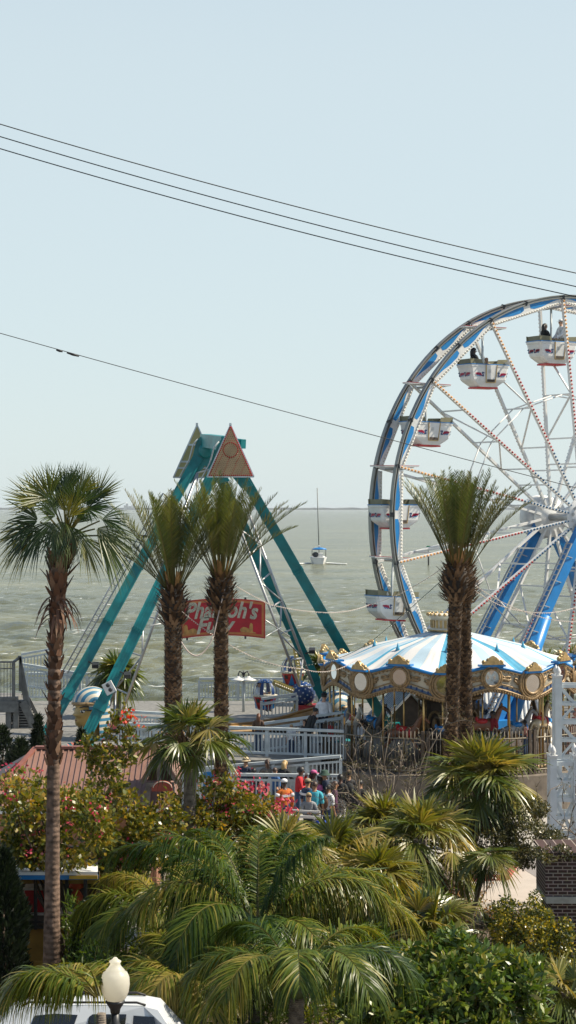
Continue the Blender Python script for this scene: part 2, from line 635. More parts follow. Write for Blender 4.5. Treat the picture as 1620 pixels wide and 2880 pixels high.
# ================================================================ railings
def railing(name, label, cat, p, q, h=1.0, mat=greyrail, group='white deck railings', post=1.25, bal=.13, lift=.1, rail=.09, pw=.1, second=False, tw=.14):
    p, q = V(p), V(q)
    root = thing(name, label, cat, p, 0, group)
    up = V((0, 0, 1))
    L = (q - p).length
    n = max(1, round(L / post))
    mb = MB(); mb.beam(p + up * h, q + up * h, tw, rail); mb.build('top_rail', mat, root)
    mb = MB(); mb.beam(p + up * lift, q + up * lift, .07, .07)
    mb.beam(p + up * (h - .17), q + up * (h - .17), .06, .07)
    mb.build('bottom_rail', mat, root)
    if second:
        mb = MB(); off = V((0, -.14, 0)); mb.tube([p + off + up * (h - .22), q + off + up * (h - .22)], .028, 6); mb.build('handrail', mat, root)
    for i in range(n + 1):
        c = p.lerp(q, i / n)
        mb = MB(); mb.box(c + up * (h / 2 - .05), (pw, pw, h - .11 + .05)); mb.build('post', mat, root)
    if bal:
        mb = MB()
        k = int(L / bal)
        for i in range(1, k):
            c = p.lerp(q, i / k)
            mb.box(c + up * ((h - .17 + lift) / 2), (.042, .03, h - .27))
        mb.build('balusters', mat, root)
    return root


railing('railing', 'long grey white deck railing below the ride and above the crowd', 'railing', XY(330, 68.8, 1.62), XY(968, 66.5, 1.62), .92)
railing('railing', 'sloping railing climbing behind the white T-shirt man up the ramp', 'railing', XY(735, 68.9, 1.52), XY(962, 68.3, 1.98), 1.0, second=True)
railing('railing', 'sloping lower ramp railing behind the heads of the crowd', 'railing', XY(580, 66.0, .38), XY(958, 65.2, .86), 1.0)
railing('railing', 'low level railing the black clad blonde woman leans on', 'railing', XY(560, 64.0, .44), XY(958, 63.6, .44), 1.0, bal=.12)
railing('barrier', 'short white barrier rail in front of the turquoise shirt', 'barrier', XY(812, 57.6, .05), XY(900, 57.3, .05), 1.2, mat=white, group='white plaza barriers', post=.8, bal=0, tw=.05, rail=.05, pw=.05)
railing('railing', 'white railing at the water edge behind the golden head', 'railing', XY(75, 85.2, DECK + .2), XY(330, 85.2, DECK + .2), 1.1)
railing('railing', 'white ramp railing sloping behind the bare palm trunk at left', 'railing', XY(60, 81, DECK + 1.1), XY(225, 81, DECK + .7), .95)
railing('railing', 'upper white ramp railing sloping behind the left staircase', 'railing', XY(60, 83.5, DECK + 1.45), XY(170, 83.5, DECK + 1.75), .8)
railing('railing', 'white railing beside the blue panel left of the red balloon tub', 'railing', XY(350, 70.4, DECK + .2), XY(470, 69.6, DECK + .2), 1.0)
railing('railing', 'white railing along the sea behind the balloon ride', 'railing', XY(560, 85, DECK + .2), XY(1000, 85, DECK + .2), .9, post=1.6)
# stern of blue white platform roof edge at left: low blue notice panel
mb = MB(); mb.box(XY(403, 69.4, 1.72), (.62, .05, .28)); mb.build('frame', white, r0 := thing('notice_board', 'small blue notice panel under the deck railing at left', 'notice board', XY(403, 69.4, 1.6)))
mb = MB(); mb.box(XY(403, 69.36, 1.72), (.54, .05, .2)); mb.build('panel', blue2, r0)
r0 = thing('sign_board', 'upright blue sign board with white bands beside a palm trunk', 'sign', XY(588, 58.5, 0))
mb = MB(); mb.box(XY(588, 58.5, 1.75), (.34, .06, .98)); mb.build('panel', blue2, r0)
mb = MB(); mb.box(XY(588, 58.45, 2.02), (.26, .03, .1)); mb.box(XY(588, 58.45, 1.55), (.24, .03, .07)); mb.build('band', white, r0)
mb = MB(); mb.beam(XY(588, 58.56, 0), XY(588, 58.56, 1.3), .07); mb.build('post', steel, r0)

# wooden stair tower, left edge
st = thing('staircase', 'grey timber stair tower with landing and steps at left edge', 'staircase', XY(60, 76, DECK))
Ys = 76.0
zt = P(0, 1965, Ys).z
mb = MB(); mb.box(XY(-20, Ys + .6, zt - .0) , (2.1, 1.8, .16)); mb.build('landing', greywood, st)
mb = MB(); mb.box(XY(-20, Ys - .32, zt - .28) , (1.9, .08, .42)); mb.build('fascia', greywood, st)
for px in (24, 46):
    mb = MB(); mb.beam(XY(px, Ys - .2, 0), XY(px, Ys - .2, zt - .1), .2); mb.build('post', greywood, st)
mb = MB()
tp, bt = XY(57, Ys + .1, zt), XY(98, Ys + .1, DECK)
for i in range(11):
    f = (i + .5) / 11
    c = tp.lerp(bt, f)
    mb.box(c + V((-.35, .3, -.02)), (.9, 1.1, .05))
mb.build('steps', greywood, st)
mb = MB()
mb.beam(tp + V((.12, -.28, -.1)), bt + V((.12, -.28, -.1)), .06, .3)
mb.beam(tp + V((.12, .9, -.1)), bt + V((.12, .9, -.1)), .06, .3)
mb.build('stringer', greywood, st)
mb = MB()
rail0, rail1 = P(-60, 1862, Ys - .3), P(38, 1862, Ys - .3)
mb.beam(rail0, rail1, .07, .07)
mb.beam(rail0 + V((0, 0, -.25)), rail1 + V((0, 0, -.25)), .04, .04)
for i in range(12):
    c = rail0.lerp(rail1, i / 11)
    mb.beam(c, c + V((0, 0, -1.35)), .022)
mb.beam(rail1, rail1 + V((0, 0, -1.4)), .12)
mb.beam(rail1, P(57, 1848, Ys + .1), .1, .07)
mb.build('landing_railing', greywood, st)
mb = MB()
a, b_ = P(57, 1848, Ys - .1), P(100, 2075, Ys - .1)
mb.beam(a, b_, .08, .1)
for i in range(24):
    c = a.lerp(b_, i / 23)
    mb.beam(c, c + V((0, 0, -1.05)), .024)
mb.beam(a, a + V((0, 0, -1.3)), .1)
mb.build('stair_railing', greywood, st)
mb = MB(); mb.box(P(55, 1846, Ys), (.12, .1, .05)); mb.build('post_cap', greywood, st)

# ================================================================ haze
hz, t, o_ = nt('sea_air')
pv = t.nodes.new('ShaderNodeVolumePrincipled')
pv.inputs['Color'].default_value = (.86, .92, .97, 1)
pv.inputs['Density'].default_value = 4.6e-5
pv.inputs['Anisotropy'].default_value = .2
t.links.new(pv.outputs['Volume'], o_.inputs['Volume'])
USE_HAZE = True
if USE_HAZE:
    mb = MB(); mb.box((0, 6900, 10), (7000, 14200, 27))
    setprops(mb.build('haze', hz), kind='stuff')
# ================================================================ the big wheel
UP = V((0, 0, 1))
TH = R(29.5)
tv = V((math.cos(TH), math.sin(TH), 0))          # along the wheel plane, to the right and away
nv = V((math.sin(TH), -math.cos(TH), 0))         # the wheel's axle, towards us
HUB = V((XY(1594, 80).x, 80, 9.62))
RO, RP, SEP = 8.85, 8.4, 1.5
RB = 8.58
NG = 15
PH0 = R(5.2)
wheel = thing('ferris_wheel', 'tall white and blue open wheel with bulb lined spokes rising over the carousel', 'ferris wheel', V((HUB.x, HUB.y, DECK)))


def wp(phi, r, s=0.0):
    """point on the wheel: phi counted from the top to the left, s along the axle"""
    return HUB - tv * (r * math.sin(phi)) + UP * (r * math.cos(phi)) + nv * s


angs = [PH0 + 2 * PI * i / NG for i in range(NG)]
step = 2 * PI / NG
for side in (1, -1):
    so = side * SEP / 2
    # curved channel: two flanges and a web
    mb = MB()
    K = 120
    for i in range(K):
        a0, a1 = 2 * PI * i / K, 2 * PI * (i + 1) / K
        prof = [(RO, -.1), (RO, .1), (RO - .035, .1), (RO - .035, .03), (RO - .095, .03), (RO - .095, .1), (RO - .13, .1), (RO - .13, -.1), (RO - .095, -.1), (RO - .095, -.03), (RO - .035, -.03), (RO - .035, -.1)]
        vs = [wp(a0, r, so + s) for r, s in prof] + [wp(a1, r, so + s) for r, s in prof]
        k = len(prof)
        mb.add(vs, [(j, (j + 1) % k, k + (j + 1) % k, k + j) for j in range(k)], 0, False)
    rim = mb.build('rim', rimgrey, wheel)
    # panels between rim and the straight bulb boards
    pw_, pb_, bl_, jt_ = MB(), MB(), MB(), MB()
    for i in range(NG):
        a0, a1 = angs[i], angs[i] + step
        am = (a0 + a1) / 2
        M_ = 9
        def chord(f, rr):
            p = wp(a0, rr, so).lerp(wp(a1, rr, so), f)
            return p
        ra = RO - .135
        rc = RB + .02
        for s_ in (.03,):
            vs, fs = [], []
            for j in range(M_ + 1):
                a = a0 + (a1 - a0) * (.03 + .94 * j / M_)
                f = .03 + .94 * j / M_
                vs += [wp(a, ra, so + s_), chord(f, rc) + nv * s_, wp(a, ra, so - s_), chord(f, rc) - nv * s_]
            for j in range(M_):
                b = j * 4
                fs += [(b, b + 1, b + 5, b + 4), (b + 2, b + 6, b + 7, b + 3), (b + 1, b + 3, b + 7, b + 5), (b, b + 4, b + 6, b + 2)]
            pw_.add(vs, fs)
        # two blue wedges, widest near the middle joint
        for sg in (-1, 1):
            for z_ in (.036, -.036):
                pts = []
                J = 8
                for j in range(J + 1):
                    f = .5 + sg * (.045 + .42 * j / J)
                    a = a0 + (a1 - a0) * f
                    r_ = ra - .02
                    ch = chord(f, rc)
                    rad = wp(a, r_, so)
                    wd = (1 - (j / J)) ** 1.0
                    inner = rad.lerp(ch, min(.78, 1.25 * wd + .05))
                    if j == 0:
                        inner = rad.lerp(ch, .55)
                    pts.append((rad + nv * z_, inner + nv * z_))
                vs = [p for pr in pts for p in pr]
                pb_.add(vs, [(2 * j, 2 * j + 1, 2 * j + 3, 2 * j + 2) for j in range(J)])
        # bulb boards
        bl = MB()
        p0, p1 = chord(.03, RB - .01), chord(.97, RB - .01)
        pw_.beam(p0, p1, .12, .07, up=nv)
        for j in range(26):
            c = p0.lerp(p1, (j + .5) / 26)
            bl_.gem(c + nv * (.06), .045)
            bl_.gem(c - nv * (.06), .045)
        jt_.box(wp(am, RO - .07, so), (.16, .24, .16), Matrix.Rotation(am, 3, 'Y'))
        jt_.box(wp(a0, RO - .09, so), (.16, .24, .16), Matrix.Rotation(a0, 3, 'Y'))
    pn = pw_.build('rim_panel', white, rim)
    pb_.build('blue_wedges', blue2, rim)
    bl_.build('bulb_row', bulb, rim)
    jt_.build('joint_plates', dark, rim)

# spokes
for i in range(NG):
    a = angs[i]
    mb = MB()
    bw = MB()
    for side in (1, -1):
        so = side * SEP / 2
        h0, h1 = wp(a, .55, side * (SEP / 2 + .28)), wp(a, RB + .1, so)
        mb.beam(h0, h1, .09, .13, up=nv)
        nb = 54
        for j in range(nb):
            f = (j + .5) / nb
            c = h0.lerp(h1, f)
            k = 1 if f < .3 else (0 if f < .76 else 2)
            bw.gem(c + nv * side * .09 , .05, k)
    L = [(.33, .55), (.55, .8)]
    def at(f, side): return wp(a, .55 + (RP - .45) * f, side * ((SEP / 2 + .28) * (1 - f) + SEP / 2 * f))
    for f in (.2, .33, .55, .8):
        mb.beam(at(f, 1), at(f, -1), .06, .06)
    for j, (f0, f1) in enumerate(L):
        sgn = 1 if j % 2 else -1
        mb.beam(at(f0, sgn), at(f1, -sgn), .06, .06)
    # middle stay running outside the frame
    mid = wp(a, .55 + (RP - .45) * .55, 0)
    sp = mb.build('spoke', white, wheel)
    bw.build('bulb_row', [bulb_r, bulb_b, bulb_a], sp)
mb = MB()
for i in range(NG):
    a, b = angs[i], angs[i] + step
    r_ = .55 + (RP - .45) * .55
    for s in (.35, -.35):
        mb.tube([wp(a, r_, s), wp(b, r_, s)], .028, 5)
mb.build('tie_rods', white, wheel)
# hub and axle
ax = nv.to_track_quat('Z', 'Y').to_matrix()
for side, nm in ((1, 0), (-1, 0)):
    mb = MB()
    mb.lathe([(0, -.06), (.78, -.06), (.82, 0), (.78, .06), (.5, .09), (.3, .2), (0, .2)], 40, HUB + nv * side * (SEP / 2 + .33), rot=ax if side > 0 else ax @ Matrix.Rotation(PI, 3, 'X'))
    hb = mb.build('hub_disc', white, wheel)
    mb = MB()
    for j in range(NG):
        c = wp(angs[j], .6, side * (SEP / 2 + .42))
        mb.box(c, (.1, .1, .1), Matrix.Rotation(angs[j], 3, 'Y'))
    mb.build('bolts', steel, hb)
mb = MB(); mb.tube([HUB - nv * 1.9, HUB + nv * 1.9], .16, 16); mb.build('axle', steel, wheel)
mb = MB(); mb.lathe([(0, 0), (.82, 0), (.9, .06), (.9, .34), (.82, .4), (0, .4)], 40, HUB - nv * 1.62, rot=ax @ Matrix.Rotation(PI, 3, 'X')); mb.build('drive_drum', white, wheel)
for side in (1, -1):
    top_ = HUB + nv * side * 1.42
    for dr in (-1, 1):
        foot = V((top_.x, top_.y, DECK)) + tv * dr * 4.85 + nv * side * .3
        mb = MB()
        mb.beam(top_ + tv * dr * .1, foot, .4, .34, up=nv)
        d = (top_ - foot)
        if side > 0:
            mb.tube([foot + d * .0 + tv * (-dr) * .75, foot + d * .52 + tv * (-dr) * .1], [.3, .26], 14)
        lg = mb.build('support_leg', blue, wheel)
        mb = MB()
        off = tv * dr * .42 + UP * .1 + nv * .12
        a, b = foot + off + d * .03, foot + off + d * .86
        px_ = nv * .17
        mb.beam(a - px_, b - px_, .05); mb.beam(a + px_, b + px_, .05)
        for j in range(34):
            c = a.lerp(b, j / 33)
            mb.beam(c - px_, c + px_, .035)
        for j in range(7):
            c = a.lerp(b, (j + .5) / 7)
            mb.beam(c + px_, c + px_ - off * .9, .03)
        mb.build('ladder', steel, lg)
        mb = MB(); mb.box(foot + UP * .15, (1.1, 1.1, .3), Matrix.Rotation(TH, 3, 'Z')); mb.build('base_block', blue, lg)


# ---------------------------------------------------------------- tubs
def make_gondola():
    root = thing('gondola', 'x', 'gondola')
    Lx, Wy = .97, .5
    # outline stations from rim (z=-1.38) to keel (z=-2.3), each (half length, half width, z)
    st_ = [(Lx, Wy, -1.36), (Lx * .99, Wy * .99, -1.46), (Lx * .955, Wy * .96, -1.49), (Lx * .86, Wy * .9, -1.95), (Lx * .8, Wy * .86, -2.02), (Lx * .46, Wy * .7, -2.24)]
    mb = MB()

    def ring(hx, hy, z, c=.1):
        return [(-hx + c, -hy, z), (hx - c, -hy, z), (hx, -hy + c, z), (hx, hy - c, z), (hx - c, hy, z), (-hx + c, hy, z), (-hx, hy - c, z), (-hx, -hy + c, z)]
    vs = []
    for s in st_: vs += ring(*s)
    fs = []
    for i in range(len(st_) - 1):
        for j in range(8):
            fs.append((i * 8 + j, i * 8 + 8 + j, i * 8 + 8 + (j + 1) % 8, i * 8 + (j + 1) % 8))
    fs.append(tuple(len(vs) - 8 + j for j in range(8)))
    mb.add(vs, fs)
    inn = [(h * .93, w_ * .9, z) for h, w_, z in st_[:4]]
    vs = []
    for s in inn: vs += ring(*s)
    fs = []
    for i in range(3):
        for j in range(8):
            fs.append((i * 8 + j, i * 8 + (j + 1) % 8, i * 8 + 8 + (j + 1) % 8, i * 8 + 8 + j))
    fs.append(tuple(len(vs) - 8 + j for j in range(8))[::-1])
    mb.add(vs, fs)
    tub = mb.build('tub', white, root, local=True)
    # blue line under the rim
    mb = MB()
    r0, r1 = ring(Lx + .012, Wy + .012, -1.385), ring(Lx + .012, Wy + .012, -1.355)
    mb.add(r0 + r1, [(j, (j + 1) % 8, 8 + (j + 1) % 8, 8 + j) for j in range(8)])
    mb.build('rim_line', blue, tub, local=True)
    mb = MB(); mb.box((0, 0, -2.27), (.98, .62, .06)); mb.build('keel', red, tub, local=True)
    # seat backs rising over the ends
    for sx in (-1, 1):
        mb = MB()
        poly = [(-Wy * .9, -1.4), (Wy * .9, -1.4), (Wy * .94, -1.16), (-Wy * .94, -1.16)]
        mb.prism(poly, (sx * Lx * .9, 0, 0), (0, 1, 0), (0, 0, 1), .04 * 1)
        for sy in (-1, 1):
            x0, x1 = sx * Lx * .93, sx * Lx * .3
            mb.prism([(x0, -1.4), (x1, -1.4), (sx * Lx * .4, -1.18), (x0 * 1.02, -1.15)], (0, sy * Wy * .9, 0), (1, 0, 0), (0, 0, 1), .03)
        mb.build('seat_back', olive_panel, root, local=True)
        mb = MB(); mb.box((sx * Lx * .62, 0, -1.72), (.45, Wy * 1.5, .1)); mb.build('seat', tan_panel, root, local=True)
    # door in the front and the back side
    for sy in (-1, 1):
        mb = MB()
        y = sy * (Wy + .004)
        def yy(z): return sy * (np.interp(-z, [1.36, 1.49, 1.95, 2.02, 2.24], [Wy, Wy * .96, Wy * .9, Wy * .86, Wy * .7]) + .012)
        cx = .06
        for x0, x1, z0, z1 in ((cx - .25, cx + .25, -1.4, -2.06),):
            a = [(x0, yy(z0) + sy * .01, z0), (x1, yy(z0) + sy * .01, z0), (x1 - .05, yy(z1) + sy * .02, z1), (x0 + .03, yy(z1) + sy * .02, z1)]
            b = [(p[0], p[1] - sy * .03, p[2]) for p in a]
            mb.add(a + b, [(0, 1, 2, 3), (4, 7, 6, 5), (0, 4, 5, 1), (1, 5, 6, 2), (2, 6, 7, 3), (3, 7, 4, 0)])
        dr_ = mb.build('door', white, root, local=True)
        mb = MB()
        for x0, z0, x1, z1 in ((cx - .26, -1.38, cx - .22, -2.07), (cx + .26, -1.38, cx + .21, -2.07)):
            mb.beam((x0, yy(z0) + sy * .012, z0), (x1, yy(z1) + sy * .025, z1), .03, .03)
        mb.beam((cx - .22, yy(-2.07) + sy * .02, -2.07), (cx + .21, yy(-2.07) + sy * .02, -2.07), .03, .03)
        mb.build('door_frame', gold, dr_, local=True)
        mb = MB(); mb.box((cx, yy(-2.0) + sy * .02, -2.0), (.36, .015, .1)); mb.build('kick_plate', dwood if sy < 0 else tan_panel, dr_, local=True)
        mb = MB()
        for k in range(4): mb.box((cx - .08, yy(-1.58 - .035 * k) + sy * .016, -1.58 - .035 * k), (.13, .006, .012))
        mb.build('notice', steel, dr_, local=True)
    # zigzag scribbles: jagged strokes standing just proud of the shell
    strokes = {}
    def stroke(o, ax, ay, pts, wd, mi, mb_):
        # pts polyline in the side's plane, made into a flat ribbon
        for (x0, y0), (x1, y1) in zip(pts, pts[1:]):
            d = V((x1 - x0, y1 - y0)); l = d.length
            nx, ny = -d.y / l * wd / 2, d.x / l * wd / 2
            q = [(x0 + nx, y0 + ny), (x1 + nx, y1 + ny), (x1 - nx, y1 - ny), (x0 - nx, y0 - ny)]
            mb_.add([V(o) + V(ax) * p[0] + V(ay) * p[1] for p in q], [(0, 1, 2, 3)], mi)
    mb = MB()
    def zig(o, ax, ay, flip):
        s = -1 if flip else 1
        stroke(o, ax, ay, [(s * -.2, .05), (s * -.1, .075), (s * -.17, -.07), (s * -.05, -.05)], .045, 0, mb)
        o2 = V(o) + V(ax).cross(V(ay)).normalized() * .004
        stroke(o2, ax, ay, [(s * -.07, -.05), (s * .0, .055), (s * .0, -.045), (s * .07, .065), (s * .06, -.03), (s * .14, .06), (s * .13, -.02), (s * .21, .05)], .055, 1, mb)
        stroke(o2, ax, ay, [(s * -.02, -.08), (s * .05, -.03), (s * .1, -.07), (s * .17, .0)], .035, 2, mb)
    slope_y = (Wy * .96 - Wy * .9) / (1.95 - 1.49)
    for sy in (-1, 1):
        ayv = V((0, -sy * (-slope_y) * 1.0 * -1 * -1, 1)) if False else V((0, sy * slope_y, 1)).normalized()
        zc = -1.76
        yc = sy * (np.interp(1.76, [1.49, 1.95], [Wy * .96, Wy * .9]) + .012)
        axv = V((1, 0, 0)) if sy < 0 else V((-1, 0, 0))
        zig((-.46, yc, zc), axv, ayv, True)
        zig((.56, yc, zc), axv, ayv, False)
    slx = (Lx * .955 - Lx * .86) / (1.95 - 1.49)
    for sx in (-1, 1):
        xc = sx * (np.interp(1.76, [1.49, 1.95], [Lx * .955, Lx * .86]) + .012)
        axv = V((0, -1, 0)) if sx < 0 else V((0, 1, 0))
        ayv = V((sx * slx, 0, 1)).normalized()
        zig((xc, -.2, -1.76), axv, ayv, False)
        zig((xc, .2, -1.76), axv, ayv, False)
    mb.build('zigzag_stripes', [navy, M('decal_crimson', (.38, .012, .06), .4), M('decal_blue', (.03, .2, .42), .4)], tub, local=True)
    # hanger post, pivot and shade plate
    mb = MB(); mb.tube([(-.02, 0, -2.2), (-.02, 0, -.02)], .045, 8); mb.build('hanger_post', greyrail, root, local=True)
    mb = MB(); mb.tube([(0, -.62, 0), (0, .62, 0)], .05, 8); mb.build('pivot_bar', steel, root, local=True)
    mb = MB(); mb.box((0, 0, .1), (1.95, .42, .05)); mb.box((0, 0, .06), (1.6, .2, .05)); cp_ = mb.build('shade_plate', white, root, local=True)
    mb = MB(); mb.box((0, 0, .127), (1.96, .44, .012)); mb.build('red_edge', red, cp_, local=True)
    return root


gproto = make_gondola()
glabels = ['white tub at the top of the wheel, carrying a man in a white cap',
           'white tub with a dark haired rider, second down from the wheel top',
           'empty white tub half behind the wheel rim, third down, above the horizon',
           'white tub straddling the horizon at the far left of the wheel',
           'lowest white tub in view, with a white 6 on its seat back']
GLOC = []
ks = list(range(0, 5))
for k, i in enumerate(ks):
    g_ = gproto if k == 0 else copy_thing(gproto, (0, 0, 0))
    g_.location = wp(angs[i], RP)
    g_.rotation_euler = (0, R([0, 0, 1.5, 0, 3.5][k]), TH)
    g_['label'] = glabels[k]
    g_['group'] = 'tubs of the big wheel'
    GLOC.append(g_)


def text_mesh(txt, size, extrude=.005, shear=0.0, offset=0.0, spacing=1.0):
    cu = bpy.data.curves.new('t', 'FONT')
    cu.body = txt
    cu.size = size
    cu.extrude = extrude
    cu.shear = shear
    cu.offset = offset
    cu.space_character = spacing
    cu.align_x = 'CENTER'
    cu.align_y = 'CENTER'
    cu.resolution_u = 3
    ob = bpy.data.objects.new('t', cu)
    COL.objects.link(ob)
    bpy.context.view_layer.update()
    dg = bpy.context.evaluated_depsgraph_get()
    me = ob.evaluated_get(dg).to_mesh()
    vs = [v.co.copy() for v in me.vertices]
    fs = [tuple(p.vertices) for p in me.polygons]
    ob.evaluated_get(dg).to_mesh_clear()
    bpy.data.objects.remove(ob)
    return vs, fs


vs, fs = text_mesh('6', .2, .004)
mb = MB()
mb.add([(-.5 + p.x, -.47 - .02 - p.z, -1.27 + p.y) for p in vs], fs)
bpy.context.view_layer.update()
mb.build('numeral', white, GLOC[4], local=True)
# ================================================================ swinging boat ride on two teal A frames
ride = thing('swing_boat_ride', 'teal A frame swinging boat ride topped with two triangular signs', 'swing ride', XY(610, 74, DECK))
apN, apF = P(637, 1258, 72.6), P(577, 1250, 76.4)
fNl, fNr = XY(225, 69.4, DECK), XY(1092, 76.2, DECK)
fFl, fFr = XY(128, 73.4, DECK), XY(938, 79.2, DECK)


def fleg(ap, foot, front):
    mb = MB()
    d = (foot - ap).normalized()
    st0 = ap + d * .6
    mb.beam(st0, foot, .37, .37, up=(0, 1, 0))
    # ribs: raised flanges along both faces
    side = d.cross(V((0, 1, 0))).normalized()
    nrm = side.cross(d).normalized()
    if nrm.y > 0: nrm = -nrm
    lg = mb.build('leg', teal, ride)
    mb = MB()
    if front:
        for k in (-.06, .04, .14):
            mb.beam(st0 + nrm * .195 + side * k, foot + nrm * .195 + side * k, .025, .02, up=nrm)
    mb.beam(st0 + nrm * .188 + side * .17, foot + nrm * .188 + side * .17, .05, .05, up=nrm)
    mb.beam(st0 + nrm * .188 - side * .17, foot + nrm * .188 - side * .17, .05, .05, up=nrm)
    mb.build('flange', teal, lg)
    mb = MB(); mb.box(foot + UP * .08, (.9, .9, .16)); mb.build('base_plate', teal, lg)
    m_ = st0.lerp(foot, .86)
    mb = MB(); mb.beam(m_ - d * .14, m_ + d * .14, .45, .45, up=(0, 1, 0)); mb.build('collar', teal, lg)
    mb = MB()
    for f in (.2, .4, .6):
        c = st0.lerp(foot, f)
        mb.beam(c - d * .02, c + d * .02, .43, .43, up=(0, 1, 0))
        for k in (-.15, -.05, .05, .15):
            for e in (-1, 1): mb.box(c + nrm * .23 + side * k + d * .06 * e, (.05, .05, .05))
    mb.build('bolted_flange', teal, lg)
    # flood lamp on a small arm
    c = st0.lerp(foot, .74) + side * .38 + nrm * .25
    mb = MB(); mb.beam(c - side * .3, c, .05); mb.box(c, (.24, .2, .16), Matrix.Rotation(.5, 3, 'X')); mb.build('flood_lamp', dark, lg)
    return lg, d, side, nrm, st0


l1 = fleg(apN, fNl, True); l2 = fleg(apN, fNr, True); l3 = fleg(apF, fFl, False); l4 = fleg(apF, fFr, False)
mb = MB()
c = P(255 + 28, 1898, 70)
mb.box(l1[4].lerp(fNl, .8) + l1[3] * .34, (.36, .16, .42), Matrix.Rotation(-.5, 3, 'Y')); sp_ = mb.build('loudspeaker', white, ride)
mb = MB()
for dz in (-.09, .09): mb.ball(l1[4].lerp(fNl, .8) + l1[3] * .42 + Matrix.Rotation(-.5, 3, 'Y') @ V((0, -.02, dz)), .075, 10, 6, sc3=(1, .4, 1))
mb.build('cone', dark, sp_)
# apex housings: bell shaped cheeks and the cross beam
for ap, nm in ((apN, 0), (apF, 1)):
    mb = MB()
    poly = [(-.12, .32), (.12, .32), (.26, .2), (.36, .0), (.5, -.6), (.95, -1.4), (.55, -1.5), (.0, -.8), (-.55, -1.5), (-.95, -1.4), (-.5, -.6), (-.36, 0), (-.26, .2)]
    mb.prism(poly, ap + V((0, .3, 0)), (1, 0, 0), (0, 0, 1), .55)
    hs = mb.build('apex_housing', teal, ride)
    mb = MB(); mb.lathe([(0, 0), (.28, 0), (.3, .06), (.2, .12), (0, .12)], 20, ap + V((.05, -.28, -.25)), rot=Matrix.Rotation(PI / 2, 3, 'X')); mb.build('bearing_cover', teal, hs)
    mb = MB(); mb.tube([ap + V((-.26, -.34, .2)), ap + V((-.44, -.34, 0)), ap + V((-.6, -.34, -.6)), ap + V((-.98, -.34, -1.3))], .03, 6); mb.tube([ap + V((.26, -.34, .2)), ap + V((.42, -.34, 0)), ap + V((.5, -.34, -.55))], .03, 6); mb.build('edge_trim', greyrail, hs)
mb = MB(); mb.beam(apN + V((0, 0, .15)), apF + V((0, 0, .15)), .4, .5); mb.beam(apN + V((.6, 1.0, .15)), apF + V((.3, -.6, .15)), .2, .34); mb.build('cross_beam', teal, ride)
# boat arms hidden behind the crowns
# triangular signs
def tri_sign(c, s, yaw, face_front, base_w, hgt):
    rot = Matrix.Rotation(yaw, 3, 'Z')
    ax_, ay_, az_ = rot @ V((1, 0, 0)), V((0, 0, 1)), rot @ V((0, -1, 0))
    o = V(c)
    mb = MB()
    mb.prism([(-base_w / 2, 0), (base_w / 2, 0), (0, hgt)], o, ax_, ay_, .08)
    sg = mb.build('triangle_sign', M('warm_sign_face', (.47, .33, .18), .55, var=.12) if face_front else M('khaki_sign_back', (.33, .3, .13), .55, var=.12, scale=1.5), ride)
    mb = MB()
    f = 1
    cs = [o + ax_ * (-base_w / 2), o + ax_ * (base_w / 2), o + ay_ * hgt]
    for i in range(3): mb.beam(cs[i] - ax_.cross(ay_) * -.02, cs[(i + 1) % 3] - ax_.cross(ay_) * -.02, .05, .14, up=az_)
    mb.box(o + ay_ * (hgt + .02), (.09, .09, .1))
    mb.build('edge_frame', greyrail, sg)
    if face_front:
        A, B = MB(), MB()
        fo = o + az_ * .1
        n = 26
        for i in range(n):                          # rows of bulbs
            f = (i + .5) / n
            for sd in (-1, 1):
                A.gem(fo + ax_ * (sd * (base_w / 2 - .06) * (1 - f)) + ay_ * (f * (hgt - .08) + .03), .034)
        for i in range(22): A.gem(fo + ax_ * ((i / 21 - .5) * (base_w - .16)) + ay_ * .05, .034)
        cyc = hgt * .52
        for i in range(22):
            t_ = 2 * PI * i / 22
            A.gem(fo + ax_ * (.2 * base_w * .78 * math.cos(t_)) + ay_ * (cyc + .2 * base_w * .78 * math.sin(t_)), .034)
        for rr, nn in ((.115, 18), (.08, 12), (.045, 7), (0.001, 1)):
            for i in range(nn):
                t_ = 2 * PI * i / nn
                B.gem(fo + ax_ * (rr * base_w * math.cos(t_)) + ay_ * (cyc + rr * base_w * math.sin(t_)), .016)
        for row in range(13):                        # garland rows under the disc
            z = .11 + row * .068
            hw = (base_w / 2 - .1) * (1 - z / hgt)
            k = int(hw * 2 / .062)
            for i in range(k + 1):
                x = -hw + 2 * hw * i / max(1, k)
                zz = z + .035 * abs(math.sin(x / .3 * PI))
                if (x ** 2 + (zz - cyc) ** 2) < (.17 * base_w) ** 2: continue
                (A if i % 5 == 2 else B).gem(fo + ax_ * x + ay_ * zz, .024 if i % 5 == 2 else .015)
        for row in range(8):
            z = cyc + .33 + row * .075
            hw = (base_w / 2 - .12) * (1 - z / hgt)
            k = max(1, int(hw * 2 / .07))
            for i in range(k + 1):
                x = -hw + 2 * hw * i / k
                if hw > .02: (A if row % 3 == 0 else B).gem(fo + ax_ * x + ay_ * z, .018)
        A.build('red_bulbs', bulb_r, sg)
        B.build('amber_bulbs', M('smoked_bulbs', (.12, .11, .06), .25, var=.1), sg)
    else:
        mb = MB()
        for f in (.18, .3, .62):
            hw = base_w / 2 * (1 - f)
            mb.beam(o + ax_ * (-hw) + ay_ * (f * hgt) + az_ * .1, o + ax_ * hw + ay_ * (f * hgt) + az_ * .1, .05, .07)
        mb.build('stiffener', greyrail, sg)
    return sg


tri_sign(P(648, 1341, 71.7), 0, R(5), True, 1.68, 1.86)
tri_sign(P(554, 1343, 77.8), 0, R(5), False, 1.85, 2.06)
